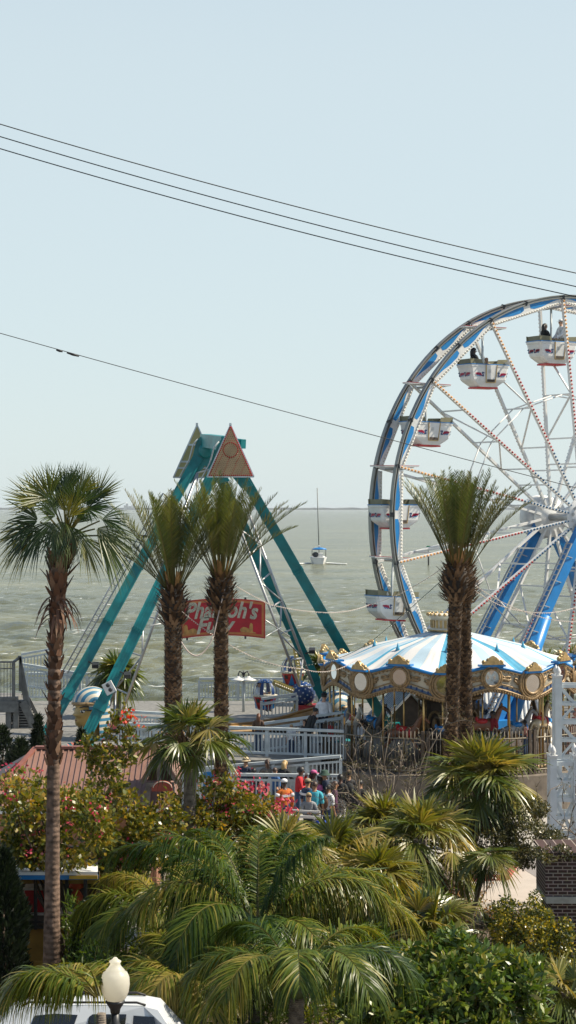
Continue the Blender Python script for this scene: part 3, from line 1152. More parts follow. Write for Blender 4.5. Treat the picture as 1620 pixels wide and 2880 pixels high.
# service ladders / lattice beside the legs
def lattice(p0, p1, q0, q1, n, rr=.035):
    mb = MB()
    mb.tube([p0, p1], rr * 1.6, 6); mb.tube([q0, q1], rr * 1.6, 6)
    for i in range(n + 1):
        a, b = p0.lerp(p1, i / n), q0.lerp(q1, i / n)
        mb.tube([a, b], rr, 5)
        if i < n: mb.tube([q0.lerp(q1, i / n) if i % 2 else a, p0.lerp(p1, (i + 1) / n) if i % 2 else q0.lerp(q1, (i + 1) / n)], rr, 5)
    return mb.build('lattice_mast', steel, ride)


lattice(P(676, 1490, 74.5), P(842, 1930, 74.5), P(702, 1450, 75.4), P(882, 1930, 75.4), 6)
lattice(P(556, 1330, 75.0), P(286, 2040, 73.4), P(590, 1320, 74.2), P(322, 2060, 72.6), 7)
mb = MB()
a, b, off = P(470, 1395, 76.2), P(190, 1893, 73.6), V((-.16, 0, .1))
mb.tube([a, b], .03, 6); mb.tube([a + off, b + off], .03, 6)
for i in range(30):
    c = a.lerp(b, i / 29); mb.tube([c, c + off], .018, 4)
mb.build('ladder', steel, ride)
mb = MB()
for f in (.3, .38): mb.box(l3[4].lerp(fFl, f) + V((-.34, -.1, .1)), (.22, .18, .1))
mb.build('clamp', dark, ride)

# ---------------------------------------------------------------- the name board, gently bowed, hung between the legs
Yb = 72.0
board = thing('ride_sign', 'red banner shaped sign with bulb studded script lettering and gold edge', 'sign', P(627, 1795, Yb))
u = Yb / F
def bp(x, y, z=0.0):       # photo px offsets on the board's own plane, bowed upward at the middle
    x0 = (x - 627) / 118.0
    return V(((x - CX) * u, Yb - z, H - (y + 9 * x0 * x0 - HY) * u))
def bpanel(x0, x1, y0, y1, zf, zb, mat, name, par):
    mb = MB(); n = 16; vs, fs = [], []
    for i in range(n + 1):
        x = x0 + (x1 - x0) * i / n
        sh = 0
        vs += [bp(x, y0, zf), bp(x, y1, zf), bp(x, y1, zb), bp(x, y0, zb)]
    for i in range(n):
        b = 4 * i
        for k in range(4): fs.append((b + k, b + (k + 1) % 4, b + 4 + (k + 1) % 4, b + 4 + k))
    fs += [(0, 3, 2, 1), (4 * n, 4 * n + 1, 4 * n + 2, 4 * n + 3)]
    mb.add(vs, fs); return mb.build(name, mat, par)
bpanel(509, 746, 1683, 1787, .0, -.06, M('sign_red_edge', (.42, .03, .02), .4), 'back_panel', board)
bpanel(513, 742, 1687, 1783, .012, .0, M('sign_orange', (.5, .17, .05), .4), 'gold_border', board)
bpanel(519, 736, 1693, 1777, .024, .0125, M('sign_crimson', (.46, .008, .022), .4, var=.2, scale=1.5), 'red_face', board)
script = M('sign_cream', (.5, .47, .36), .5)
stud = M('sign_bulbs', (.09, .12, .09), .2)
def script_text(txt, cx, cy, size, tilt, sx=1.0):
    vs, fs = text_mesh(txt, size, .012, .32, size * .028, 1.02)
    mb = MB(); studs = MB()
    mx = max(v.x for v in vs); mn = min(v.x for v in vs)
    out = []
    for v in vs:
        x = v.x * sx; y = v.y + tilt * v.x
        q = bp(cx + x / u, cy - y / u, .036 + v.z); out.append(q)
    mb.add(out, fs)
    t_ = mb.build('lettering', script, board)
    # bulbs: one on each larger front triangle of the letters
    for f in fs:
        pts = [vs[i] for i in f]
        if min(p.z for p in pts) < .01 - 1e-6: continue
        c = sum(pts, V()) / len(pts)
        ar = 0
        for i in range(1, len(pts) - 1): ar += (pts[i] - pts[0]).cross(pts[i + 1] - pts[0]).length / 2
        if ar < size * size * .0006: continue
        studs.gem(bp(cx + c.x * sx / u, cy - (c.y + tilt * c.x) / u, .052), .013)
    studs.build('bulb_studs', stud, t_)
script_text("Pharaoh's", 620, 1716, .82, .0, .8)
script_text("Fury", 601, 1759, .8, .02, .88)
def sphinx(cx, cy, fl):
    poly = [(-19, -9), (22, -9), (23, -7), (14, -5), (14, 15), (11, 19), (7, 18), (5, 12), (4, 2), (-4, 5), (-12, 6), (-19, 2), (-22, -3)]
    mb = MB()
    pts = [(fl * p[0], p[1]) for p in poly]
    if fl < 0: pts = pts[::-1]
    a = [bp(cx + p[0], cy - p[1], .045) for p in pts]; b = [bp(cx + p[0], cy - p[1], .0255) for p in pts]
    k = len(a)
    mb.add(a + b, [tuple(range(k)), ] + [(i, k + i, k + (i + 1) % k, (i + 1) % k) for i in range(k)])
    mb.build('gold_emblem', M('sign_gold', (.5, .26, .07), .45, var=.2, scale=8), board)
sphinx(697, 1767, 1); sphinx(533, 1769, -1)
mb = MB()
for x in (526, 690):
    mb.box(bp(x, 1683, -.05), (.07, .09, .14)); mb.box(bp(x, 1789, -.05), (.07, .09, .14))
mb.build('bracket', dark, board)
mb = MB()
mb.tube([bp(746, 1735, -.05), P(815, 1790, 74)], .02, 5); mb.tube([bp(746, 1782, -.05), P(790, 1765, 74)], .02, 5); mb.tube([bp(509, 1735, -.05), P(420, 1760, 70)], .02, 5)
mb.build('hanger_wire', steel, board)

# ---------------------------------------------------------------- the boat with a golden king's head at each end
hullm = M('boat_gold_hull', (.3, .17, .05), .42, var=.2, scale=2)
skin_g = M('figurehead_gold', (.42, .27, .085), .33, metal=.25, var=.14, scale=3)
boat = thing('pharaoh_boat', 'gold swinging boat with a striped king head on each end, under the teal frame', 'boat', XY(610, 74.0, DECK))
axb = (XY(950, 76.3, 0) - XY(262, 72.2, 0)).normalized()
cb = XY(608, 74.2, 0)
nb_ = V((axb.y, -axb.x, 0))
mb = MB()
vs, fs = [], []
NS = 22
for i in range(NS + 1):
    s = -1 + 2 * i / NS
    wv = 1.05 * (1 - abs(s) ** 4) ** .5 + .12
    zb = DECK + .02 + .25 * abs(s) ** 4.0
    zt_ = zb + .14 + .35 * abs(s) ** 4
    c = cb + axb * (s * 4.15)
    for wy, z in ((-wv, zt_), (-wv * .85, (zb + zt_) / 2), (-wv * .3, zb), (wv * .3, zb), (wv * .85, (zb + zt_) / 2), (wv, zt_)):
        vs.append(c - nb_ * wy + UP * z)
for i in range(NS):
    for j in range(5): fs.append((i * 6 + j, (i + 1) * 6 + j, (i + 1) * 6 + j + 1, i * 6 + j + 1))
mb.add(vs, fs, 0, True)
mb.build('hull', hullm, boat)
mb = MB()
for k in (0, 5):
    mb.tube([V(vs[i * 6 + k]) for i in range(NS + 1)], .06, 6)
mb.build('gunwale', hullm, boat)
def king_head(o, f, sz):
    """o = chin line base, f = direction the face looks; profile lofted ring by ring"""
    f = V(f).normalized(); sd = f.cross(UP).normalized()
    hd = MB()
    # stations by height: (z, front, back, half width)
    stn = [(-.42, .10, -.42, .26), (-.22, .12, -.36, .24), (-.08, .18, -.34, .24), (-.02, .40, -.36, .25), (.06, .47, -.42, .3), (.14, .49, -.46, .34), (.20, .50, -.49, .36), (.27, .47, -.5, .37),
           (.33, .52, -.51, .375), (.36, .57, -.52, .38), (.42, .52, -.53, .385), (.52, .49, -.54, .39), (.6, .45, -.55, .4), (.7, .49, -.56, .41), (.82, .48, -.57, .41)]
    n = 24
    vs, fs = [], []
    for z, fr, bk, hw in stn:
        c = (fr + bk) / 2; a = (fr - bk) / 2
        for j in range(n):
            t_ = 2 * PI * j / n
            x, y = math.cos(t_), math.sin(t_)
            # superellipse-ish: blunt front
            e = .8
            xx = math.copysign(abs(x) ** e, x) * a + c
            yy = math.copysign(abs(y) ** e, y) * hw
            # narrow the nose / lips / chin to a ridge at the front
            if z > .1 and z < .5 and x > .9: yy *= .6
            vs.append(V(o) + (f * xx + sd * yy + UP * z) * sz)
    for i in range(len(stn) - 1):
        for j in range(n): fs.append((i * n + j, i * n + (j + 1) % n, (i + 1) * n + (j + 1) % n, (i + 1) * n + j))
    hd.add(vs, fs, 0, True)
    head = hd.build('king_head', skin_g, boat)
    # striped head cloth: cap plus neck fall, stripes as alternating bands of material
    hc = MB(); K, J = 26, 28
    vs, fs, mi = [], [], []
    for i in range(K + 1):
        t_ = (i / K) * PI * 1.04 - .02           # front brow over the crown to the nape
        for j in range(J + 1):
            p_ = (j / J - .5) * PI
            x = math.cos(t_) * .60 * math.cos(p_) + (-.04)
            y = .47 * math.sin(p_)
            z = .72 + math.sin(t_) * .52 * math.cos(p_)
            vs.append(V(o) + (f * x + sd * y + UP * z) * sz)
    for i in range(K):
        for j in range(J):
            hc.add([vs[i * (J + 1) + j], vs[i * (J + 1) + j + 1], vs[(i + 1) * (J + 1) + j + 1], vs[(i + 1) * (J + 1) + j]], [(0, 1, 2, 3)], 0 if (j // 2) % 2 == 0 else 1, True)
    # fall behind the neck and the ears
    vs = []
    K2 = 12
    for i in range(K2 + 1):
        z = .74 - 1.12 * i / K2
        for j in range(J + 1):
            p_ = PI * .36 + (PI * 1.28) * j / J
            rr = 1 + .1 * i / K2
            vs.append(V(o) + (f * (math.cos(p_) * .56 * rr - .05) + sd * (math.sin(p_) * .46 * rr) + UP * z) * sz)
    for i in range(K2):
        for j in range(J):
            if abs(j - J / 2) > J * .34 and i > 1 : continue
            hc.add([vs[i * (J + 1) + j], vs[(i + 1) * (J + 1) + j], vs[(i + 1) * (J + 1) + j + 1], vs[i * (J + 1) + j + 1]], [(0, 1, 2, 3)], (i // 1) % 2, True)
    hc.build('head_cloth', [M('cloth_cream', (.55, .5, .4), .4), M('cloth_blue', (.04, .17, .28), .4), ], head)
    bd = MB()
    pts = []
    for j in range(17):
        p_ = (j / 16 - .5) * PI * 1.02
        pts.append(V(o) + (f * (math.cos(p_) * .58 - .03) + sd * (.455 * math.sin(p_)) + UP * .73) * sz)
    bd.tube(pts, .055 * sz, 6); bd.build('brow_band', bronze, head)
    ey = MB()
    for s in (-1, 1):
        c = V(o) + (f * .37 + sd * (s * .345) + UP * .5) * sz
        ey.ball(c, .075 * sz, 10, 6, 0, (1, 1, .6)); ey.ball(c + (f * .03 + sd * s * .045) * sz, .045 * sz, 8, 6, 1)
    ey.build('eye', [white, dark], head)
    ln = MB()
    for s in (-1, 1):
        ln.tube([V(o) + (f * .455 + sd * (s * .3) + UP * .62) * sz, V(o) + (f * .34 + sd * (s * .385) + UP * .66) * sz, V(o) + (f * .12 + sd * (s * .415) + UP * .63) * sz], .02 * sz, 5)
        ln.tube([V(o) + (f * .42 + sd * (s * .345) + UP * .53) * sz, V(o) + (f * .32 + sd * (s * .395) + UP * .545) * sz, V(o) + (f * .1 + sd * (s * .41) + UP * .52) * sz], .018 * sz, 5)
    ln.build('eye_line', dark, head)
    er = MB()
    for s in (-1, 1): er.ball(V(o) + (f * -.08 + sd * (s * .4) + UP * .4) * sz, .15 * sz, 10, 8, 0, (.6, .35, 1.35))
    er.build('ear', skin_g, head)
    lp = MB(); lp.ball(V(o) + (f * .45 + UP * .2) * sz, .1 * sz, 10, 6, 0, (.6, 1.1, .3)); lp.build('lips', M('lip_bronze', (.25, .1, .05), .4), head)
    cl = MB(); cl.lathe([(.62 * sz, -.62 * sz), (.5 * sz, -.42 * sz), (.4 * sz, -.3 * sz)], 20, V(o)); cl.build('collar', teal, head)
    return head


king_head(P(254, 2042, 72.2), -axb, 1.16)
king_head(P(948, 2052, 76.4), axb, 1.22)
# ================================================================ foliage materials
L_fan = LEAF('fan_palm_leaf', [(.028, .052, .012), (.06, .1, .018), (.11, .145, .024), (.19, .185, .042), (.34, .27, .11)], rough=.34, trans=.32, spec=.6)
L_wash = LEAF('washingtonia_leaf', [(.014, .038, .012), (.032, .07, .016), (.075, .115, .022), (.16, .16, .035)], rough=.42, trans=.35, spec=.6)
L_date = LEAF('date_palm_leaf', [(.04, .068, .022), (.075, .11, .03), (.12, .145, .04), (.2, .19, .07)], rough=.38, trans=.3, spec=.5)
L_queen = LEAF('queen_palm_leaf', [(.018, .048, .009), (.04, .085, .014), (.085, .138, .02), (.165, .2, .028), (.36, .3, .1)], rough=.38, trans=.44, spec=.35)
L_boug = LEAF('bougainvillea_leaf', [(.03, .052, .01), (.07, .098, .015), (.135, .15, .022), (.24, .21, .034), (.42, .25, .04)], rough=.34, trans=.35)
L_bract = LEAF('pink_bracts', [(.42, .035, .1), (.55, .06, .15), (.62, .16, .2), (.62, .34, .3)], rough=.6, trans=.35, tint=(1.2, 1, 1))
L_red = LEAF('red_bracts', [(.6, .03, .02), (.7, .1, .03)], rough=.6, trans=.35, tint=(1.2, 1, 1))
L_shrub = LEAF('glossy_shrub_leaf', [(.03, .066, .016), (.055, .115, .022), (.095, .165, .03), (.165, .225, .05), (.3, .26, .08)], rough=.4, trans=.3, spec=.6)
L_dark = LEAF('dark_cypress_leaf', [(.007, .015, .009), (.012, .025, .012), (.022, .04, .016)], rough=.5, trans=.12)
L_yel = LEAF('yellow_tipped_leaf', [(.018, .036, .012), (.036, .06, .016), (.08, .105, .022), (.26, .24, .03), (.5, .36, .025)], rough=.32, trans=.3)
L_oak = LEAF('small_grey_green_leaf', [(.03, .04, .02), (.055, .065, .03), (.1, .1, .05), (.2, .18, .11)], rough=.35, trans=.25)
L_yuc = LEAF('blue_green_blade', [(.03, .055, .04), (.06, .09, .065), (.12, .14, .09)], rough=.45, trans=.15)
L_dry = LEAF('dry_russet_leaf', [(.14, .06, .02), (.26, .11, .03), (.34, .2, .06), (.12, .1, .03)], rough=.6, trans=.3)
L_boot = LEAF('old_leaf_base', [(.045, .03, .02), (.09, .06, .042), (.16, .11, .075), (.26, .19, .14)], rough=.75, trans=0.0, spec=.25)
L_boot2 = LEAF('red_brown_leaf_base', [(.05, .03, .022), (.1, .055, .04), (.17, .09, .065), (.26, .18, .14)], rough=.75, trans=0.0, spec=.25)
L_thatch = LEAF('dead_frond', [(.1, .075, .05), (.2, .15, .1), (.3, .24, .17)], rough=.8, trans=.15, spec=.2)
L_petio = LEAF('leaf_stalk', [(.07, .09, .025), (.14, .13, .04), (.24, .15, .05)], rough=.4, trans=.1)
bark_sabal = M('sabal_bark', (.2, .165, .13), rough=.85, var=.3, scale=9, bump=.8, bscale=26)
bark_wash = M('smooth_palm_bark', (.17, .112, .08), rough=.9, var=.38, scale=7, bump=.7, bscale=18, spec=.3)
bark_date = M('date_palm_core', (.04, .03, .022), rough=.9, var=.2)
twig = M('grey_twig', (.2, .16, .12), rough=.8, var=.25, scale=8)
twig_d = M('dark_branch', (.07, .05, .035), rough=.85, var=.3, scale=6)
A = np.array


def ringed_bark(m, freq=7.0, amt=.5):
    """horizontal leaf-scar rings on a smooth palm trunk"""
    t = m.node_tree
    b = [n for n in t.nodes if n.type == 'BSDF_PRINCIPLED'][0]
    tc = [n for n in t.nodes if n.type == 'TEX_COORD'][0]
    wv = N(t, 'ShaderNodeTexWave', bands_direction='Z', Scale=freq, Distortion=2.5, Detail=3.0)
    t.links.new(tc.outputs['Object'], wv.inputs['Vector'])
    bp = N(t, 'ShaderNodeBump', Strength=amt, Distance=.03)
    t.links.new(wv.outputs['Fac'], bp.inputs['Height'])
    if b.inputs['Normal'].links:
        t.links.new(b.inputs['Normal'].links[0].from_socket, bp.inputs['Normal'])
    t.links.new(bp.outputs['Normal'], b.inputs['Normal'])


ringed_bark(bark_sabal, 9.0, .45)
ringed_bark(bark_wash, 3.0, .25)


def az_el(az, el):
    return A([math.cos(az) * math.cos(el), math.sin(az) * math.cos(el), math.sin(el)])


def fan_leaf(L, hub, d, nrm, Rl, nseg=40, spread=2.5, droop=.25, rnd=.4, fold=.25, mi=0, g=rng):
    """one palmate leaf: pleated blades radiating from the hub, free and hanging towards their tips"""
    d = d / np.linalg.norm(d)
    s = np.cross(d, nrm); s /= np.linalg.norm(s)
    n_ = np.cross(s, d)
    a = np.linspace(-spread, spread, nseg) + g.normal(0, .02, nseg)
    dirs = np.cos(a)[:, None] * d + np.sin(a)[:, None] * s + (fold * np.abs(np.sin(a)))[:, None] * n_
    ln = Rl * (.68 + .32 * np.cos(a * .55)) * (1 + g.normal(0, .06, nseg))
    perp = -np.sin(a)[:, None] * d + np.cos(a)[:, None] * s
    pleat = np.where(np.arange(nseg) % 2 == 0, 1, -1)[:, None] * .55
    side = perp + pleat * n_
    w_ = 2 * ln * .5 * (2 * spread / nseg) * .62
    r_ = np.clip(rnd + g.normal(0, .1, nseg), 0, .97)
    base = hub + dirs * .03
    L.ribbons(base, dirs, side, ln, w_, droop=droop * (1 + g.normal(0, .3, nseg)), nseg=5, prof=[.12, .55, .95, .8, .42, .05], rnd=r_, mi=mi)


def stalk(L, p, q, wd, rnd=.4, mi=1, bow=.08):
    """leaf stalk as two crossed strips"""
    p, q = A(p), A(q)
    d = (q - p)[None, :]
    ln = np.linalg.norm(d)
    for s in (A([[0, 0, 1.0]]), A([[d[0, 1], -d[0, 0], .01]])):
        L.ribbons(p[None, :], d / ln + A([[0, 0, bow]]), s, ln, wd, droop=bow, nseg=3, prof=[1, .8, .7, .6], rnd=A([rnd]), mi=mi)


def trunk_pts(base, top, bend=(0, 0), n=14):
    base, top = V(base), V(top)
    return [base.lerp(top, i / n) + V((bend[0] * math.sin(PI * i / n), bend[1] * math.sin(PI * i / n), 0)) for i in range(n + 1)]


def fan_crown(top, Rl, pet, n, rnd0=.35, el0=1.35, el1=-.55, droop=.25, nseg=40, g=rng, wide=1.0, dead=0):
    L = LM()
    top = A(top)
    for i in range(n):
        f = i / (n - 1)
        az = i * 2.39996 + g.normal(0, .15)
        el = el0 + (el1 - el0) * f ** .85 + g.normal(0, .08)
        d = az_el(az, el)
        pl = pet * (.55 + .45 * min(1, f * 2)) * (1 + g.normal(0, .08)) * (wide if abs(d[0]) > .7 else 1)
        hub = top + A([0, 0, -.25 * f]) * Rl + d * pl
        stalk(L, top + A([0, 0, -.3 * f]) * Rl, hub, .045 * Rl, mi=1, rnd=g.random() * .6)
        upn = A([0, 0, 1.0]) - d * d[2]
        if np.linalg.norm(upn) < .25: upn = -az_el(az, 0)
        dd = d + A([0, 0, -.25 - .25 * f])
        fan_leaf(L, hub, dd, upn + g.normal(0, .25, 3), Rl * (1 + g.normal(0, .07)), nseg=nseg, spread=2.2 + g.normal(0, .15), droop=droop * (.5 + f * 1.2), rnd=min(.95, rnd0 + .18 * g.normal() + .12 * (1 - f)), g=g)
    for i in range(dead):
        az = i * 2.39996 + 1
        d = az_el(az, -.9 + g.normal(0, .2))
        hub = top + A([0, 0, -.45 * Rl]) + d * pet * .8
        stalk(L, top + A([0, 0, -.4 * Rl]), hub, .05 * Rl, mi=2)
        fan_leaf(L, hub, d + A([0, 0, -.8]), az_el(az, .3), Rl * .75, nseg=26, spread=1.5, droop=.5, rnd=.5, mi=2, g=g)
    return L


def boots(axis_pts, rad, rows, per, ln, wd, tilt, g=rng, mi=0, rnd=None, up=True, jitter=.2):
    """old leaf bases on a trunk: little tongues pointing up and out, spiralling"""
    L = LM()
    pts = [A(p) for p in axis_pts]
    B, D, S, R_, LN = [], [], [], [], []
    nP = len(pts) - 1
    for i in range(rows):
        f = (i + .5) / rows * nP
        k = min(int(f), nP - 1)
        c = pts[k] * (1 - (f - k)) + pts[k + 1] * (f - k)
        r_ = rad((i + .5) / rows) if callable(rad) else rad
        for j in range(per):
            az = 2 * PI * (j + .5 * (i % 2)) / per + g.normal(0, .08)
            o = A([math.cos(az), math.sin(az), 0])
            tl = tilt + g.normal(0, jitter)
            B.append(c + o * r_ * .92)
            D.append(o * math.sin(tl) + A([0, 0, (1 if up else -1) * math.cos(tl)]))
            S.append(A([-math.sin(az), math.cos(az), 0]))
            R_.append(g.random() if rnd is None else rnd)
            LN.append(ln * (1 + g.normal(0, .2)))
    L.ribbons(A(B), A(D), A(S), A(LN), wd, droop=0, nseg=2, prof=[1, .85, .35], rnd=A(R_), mi=mi)
    return L


def fan_palm(label, base, top, r0, r1, Rl, pet, n, group=None, seed=1, boot=None, bark=None, leaf=None, cat='palm tree', bend=(0, 0), nm='sabal_palm', **kw):
    g = np.random.default_rng(seed)
    t_ = thing(nm, label, cat, base, 0, group)
    pts = trunk_pts(base, top, bend)
    k = len(pts)
    mb = MB()
    mb.tube(pts, [r0 + (r1 - r0) * min(1, (i / (k - 1)) * 1.4) for i in range(k)], 14)
    mb.build('trunk', bark or bark_sabal, t_)
    if boot:
        z0, rr, rows, per, ln, wd, tilt = boot
        p0 = V(top) + (V(base) - V(top)).normalized() * z0
        L = boots([p0, V(top)], rr, rows, per, ln, wd, tilt, g)
        L.build('leaf_bases', L_boot, t_)
    L = fan_crown(top, Rl, pet, n, g=g, **kw)
    L.build('crown', [leaf or L_fan, L_petio, L_thatch], t_)
    return t_


def pinnate(L, p, d0, ln, nlf, lflen, lfw, bend, up0, g, fwd=.6, vee=.35, droop=.1, rnd0=.4, nseg=2, mi=0, mist=1, wid=.05, tip=.5, start=.18, rspread=.1):
    """one feather frond; rachis bends under gravity by 'bend'; leaflets in two ranks"""
    p = A(p); d0 = d0 / np.linalg.norm(d0)
    K = 16
    ts = np.linspace(0, 1, K + 1)
    pts = [p]; d = d0.copy(); dirs = [d.copy()]
    for i in range(K):
        d = d + A([0, 0, -1]) * bend / K * (.35 + 1.3 * i / K)
        d /= np.linalg.norm(d)
        pts.append(pts[-1] + d * ln / K); dirs.append(d.copy())
    pts, dirs = A(pts), A(dirs)
    h = np.cross(d0, up0); h /= np.linalg.norm(h)
    # rachis strips
    seg = pts[1:] - pts[:-1]
    wr = wid * (1 - .8 * ts[:-1])
    for s in (np.repeat(h[None, :], K, 0), np.cross(unit(seg), h)):
        v = np.stack([pts[:-1] - s * wr[:, None] / 2, pts[:-1] + s * wr[:, None] / 2, pts[1:] + s * wr[:, None] * .45, pts[1:] - s * wr[:, None] * .45], 1)
        L.quads(v, np.arange(4 * K).reshape(K, 4), .45, mist)
    f = start + (1 - start) * (np.arange(nlf) + .5) / nlf
    for sg in (-1, 1):
        ff = np.clip(f + g.normal(0, .004, nlf), 0, .999)
        x = ff * K
        k = x.astype(int)
        fr = (x - k)[:, None]
        b = pts[k] * (1 - fr) + pts[np.minimum(k + 1, K)] * fr
        dd = unit(dirs[k] * (1 - fr) + dirs[np.minimum(k + 1, K)] * fr)
        hh = unit(h - dd * (dd @ h)[:, None])
        uu = np.cross(hh, dd)
        vv = vee + g.normal(0, .12, nlf)
        dirl = dd * (fwd + .5 * ff[:, None]) + sg * hh * (1 - .25 * ff[:, None]) + uu * vv[:, None] + g.normal(0, .06, (nlf, 3))
        l_ = lflen * np.sin(PI * np.clip(.12 + .8 * (f - start) / (1 - start), 0, 1)) ** .6 * (1 + g.normal(0, .08, nlf))
        l_ *= np.where(f > .9, tip + .0 * f, 1)
        side = np.cross(dirl, uu) + g.normal(0, .25, (nlf, 3))
        side = unit(np.cross(unit(dirl), uu)) * .9 + uu * .35 * sg + g.normal(0, .15, (nlf, 3))
        L.ribbons(b, dirl, side, l_, lfw, droop=np.clip(droop + g.normal(0, .3 * droop, nlf), 0, 2), nseg=nseg, prof=None if nseg > 2 else [.7, 1, .05], rnd=np.clip(rnd0 + g.normal(0, rspread, nlf), 0, .98), mi=mi)


# ================================================================ clumps of small leaves
def blob_points(n, blobs, g, shell=.55):
    """random points mostly near the skins of overlapping ellipsoids; returns points and outward directions"""
    wts = A([b[3] * b[4] * b[5] for b in blobs]) ** .67
    ks = g.choice(len(blobs), n, p=wts / wts.sum())
    u = unit(g.normal(0, 1, (n, 3)))
    r_ = (shell + (1 - shell) * g.random(n) ** .6) * (1 + .08 * g.normal(0, 1, n))
    bb = A(blobs)[ks]
    c, s = bb[:, :3], bb[:, 3:6]
    return c + u * s * r_[:, None], unit(u / s)


def sub_blobs(blobs, m, g, f=(.28, .45)):
    out = []
    for b in blobs:
        for i in range(m):
            u = unit(g.normal(0, 1, 3))
            s = A(b[3:6]) * (f[0] + (f[1] - f[0]) * g.random())
            c = A(b[:3]) + u * A(b[3:6]) * (.62 + .2 * g.random())
            out.append(tuple(c) + tuple(s))
    return out


def leaf_mass(L, pts, out, ln, wd, g, rnd=None, mi=0, upb=.3, nseg=2, spread=.9):
    n = len(pts)
    d = out + g.normal(0, spread, (n, 3)) + A([0, 0, upb])
    s = g.normal(0, 1, (n, 3))
    L.ribbons(pts, d, s, ln * (1 + g.normal(0, .2, n)), wd * (1 + g.normal(0, .15, n)), droop=.15, nseg=nseg, prof=[.25, 1, .1] if nseg == 2 else None, rnd=rnd if rnd is not None else g.random(n), mi=mi)


def branches(mb, base, tips, r0, g, seg=4, wob=.12):
    for tp in tips:
        b, t_ = V(base), V(tp)
        pts = [b]
        for i in range(1, seg + 1):
            f = i / seg
            pts.append(b.lerp(t_, f) + V(tuple(g.normal(0, wob * (1 if i < seg else 0), 3))))
        mb.tube(pts, [r0 * (1 - .75 * i / seg) for i in range(seg + 1)], 5)


def pxblob(px, py, Y, rx, ry, rd=None):
    """ellipsoid given by photo extent: centre pixel and half sizes in photo pixels, depth half size in metres"""
    p = P(px, py, Y)
    s = Y / F
    return (p.x, p.y, p.z, rx * s, rd if rd is not None else (rx + ry) / 2 * s, ry * s)


# ================================================================ the palms
# tall washingtonia at the left
def washingtonia():
    g = np.random.default_rng(3)
    Y = 39.5
    s = Y / F
    base = XY(144, Y)
    top = P(187, 1545, Y)
    t_ = thing('washingtonia_palm', 'tall fan palm with ragged red brown trunk at the far left', 'palm tree', base)
    xs_ = [144, 146, 148, 150, 153, 152, 157, 162, 163, 168, 180, 187]
    ys_ = [2846, 2600, 2400, 2200, 2000, 1900, 1800, 1700, 1650, 1590, 1560, 1530]
    rs_ = [27, 23, 20, 18, 17, 18, 17, 18, 20, 26, 29, 23]
    pts = [P(x, y, Y) for x, y in zip(xs_, ys_)]
    mb = MB(); mb.tube(pts, [r * s for r in rs_], 16); tr = mb.build('trunk', bark_wash, t_)
    L = boots([P(162, 1690, Y), P(170, 1600, Y), P(188, 1540, Y)], lambda f: (17 + 16 * f) * s, 9, 8, .34, .15, .38, g)
    for q in (boots([P(152, 2015, Y), P(154, 1880, Y), P(158, 1800, Y)], 19 * s, 9, 7, .16, .13, .42, g),
              boots([P(150, 2160, Y), P(153, 2010, Y)], 18.5 * s, 9, 7, .2, .14, .3, g, jitter=.12),
              boots([P(158, 1810, Y), P(163, 1690, Y)], 18 * s, 8, 7, .2, .15, .28, g, jitter=.12)):
        L.v += q.v; L.r += q.r; L.m += q.m
        L.q += [x + L.n for x in q.q]; L.n += q.n
    L.build('leaf_bases', L_boot2, t_)
    L = LM()                                     # torn skirt hanging from the trunk
    c = A(P(163, 1700, Y))
    n = 34
    az = g.random(n) * 2 * PI
    o = np.stack([np.cos(az), np.sin(az), 0 * az], -1)
    L.ribbons(c + o * .13 + np.stack([0 * az, 0 * az, g.normal(0, .12, n)], -1), o * 1.0 + A([0, 0, -.15]), np.cross(o, A([0, 0, 1.0])) + o * .3, .38 + .12 * g.random(n), .075, droop=.9, nseg=4, prof=[1, .9, .8, .6, .1], rnd=.2 + .8 * g.random(n))
    L.build('hanging_thatch', L_boot2, t_)
    # crown: leaves placed to follow the outline of the photo's crown
    L = LM()
    ctr = A(P(187, 1505, Y))
    lst = [(180, 1395, 0, 1, 95, 0), (140, 1398, -.6, .8, 98, -.2), (108, 1425, -.85, .55, 104, .1), (228, 1388, .3, .95, 98, .1), (272, 1402, .62, .75, 92, .2), (252, 1430, .93, .36, 104, -.2), (214, 1425, .1, 1, 84, -.5),
           (104, 1462, -1, .08, 108, .1), (112, 1488, -.88, -.45, 122, -.1), (284, 1458, 1, .0, 112, .1), (266, 1490, .8, -.5, 118, -.2), (228, 1520, .5, -.85, 104, -.2), (150, 1470, -.4, -.7, 84, -.5), (198, 1452, .2, .6, 84, -.7),
           (205, 1480, .25, -.8, 80, -.5), (170, 1500, -.35, -.9, 82, -.4), (190, 1385, -.2, 1, 84, .6), (187, 1440, 0, .9, 80, -.3), (160, 1455, -.5, .5, 80, -.5),
           (215, 1450, .5, .6, 80, -.4), (178, 1465, -.1, -.5, 76, -.7), (200, 1425, .1, .9, 86, .3), (160, 1420, -.4, .9, 88, .4), (235, 1415, .4, .9, 88, .4), (195, 1475, .3, .3, 72, .5), (95, 1500, -.9, -.55, 118, .3), (285, 1515, .75, -.75, 112, .1)]
    for x, y, dx, dz, Rp, dep in lst:
        hub = A(P(x + g.normal(0, 4), y + g.normal(0, 4), Y)) + A([0, dep * .55, 0])
        stalk(L, ctr + A([0, 0, -.05]), hub, .05, mi=1, rnd=g.random() * .5)
        d = A([dx, dep * .5 + g.normal(0, .12), dz])
        nr = A([g.normal(0, .35), -1.0, .75 + g.normal(0, .3)])
        low = 1 if dz < .3 else 0
        fan_leaf(L, hub, d, nr, Rp * s * (1.06 + g.normal(0, .1)), nseg=34, spread=.98 + g.normal(0, .12), droop=.08 + .26 * low + abs(g.normal(0, .06)), rnd=np.clip(.45 + .25 * g.normal(), .05, .95), fold=.35, g=g)
    L.build('crown', [L_wash, L_petio, L_thatch], t_)


washingtonia()


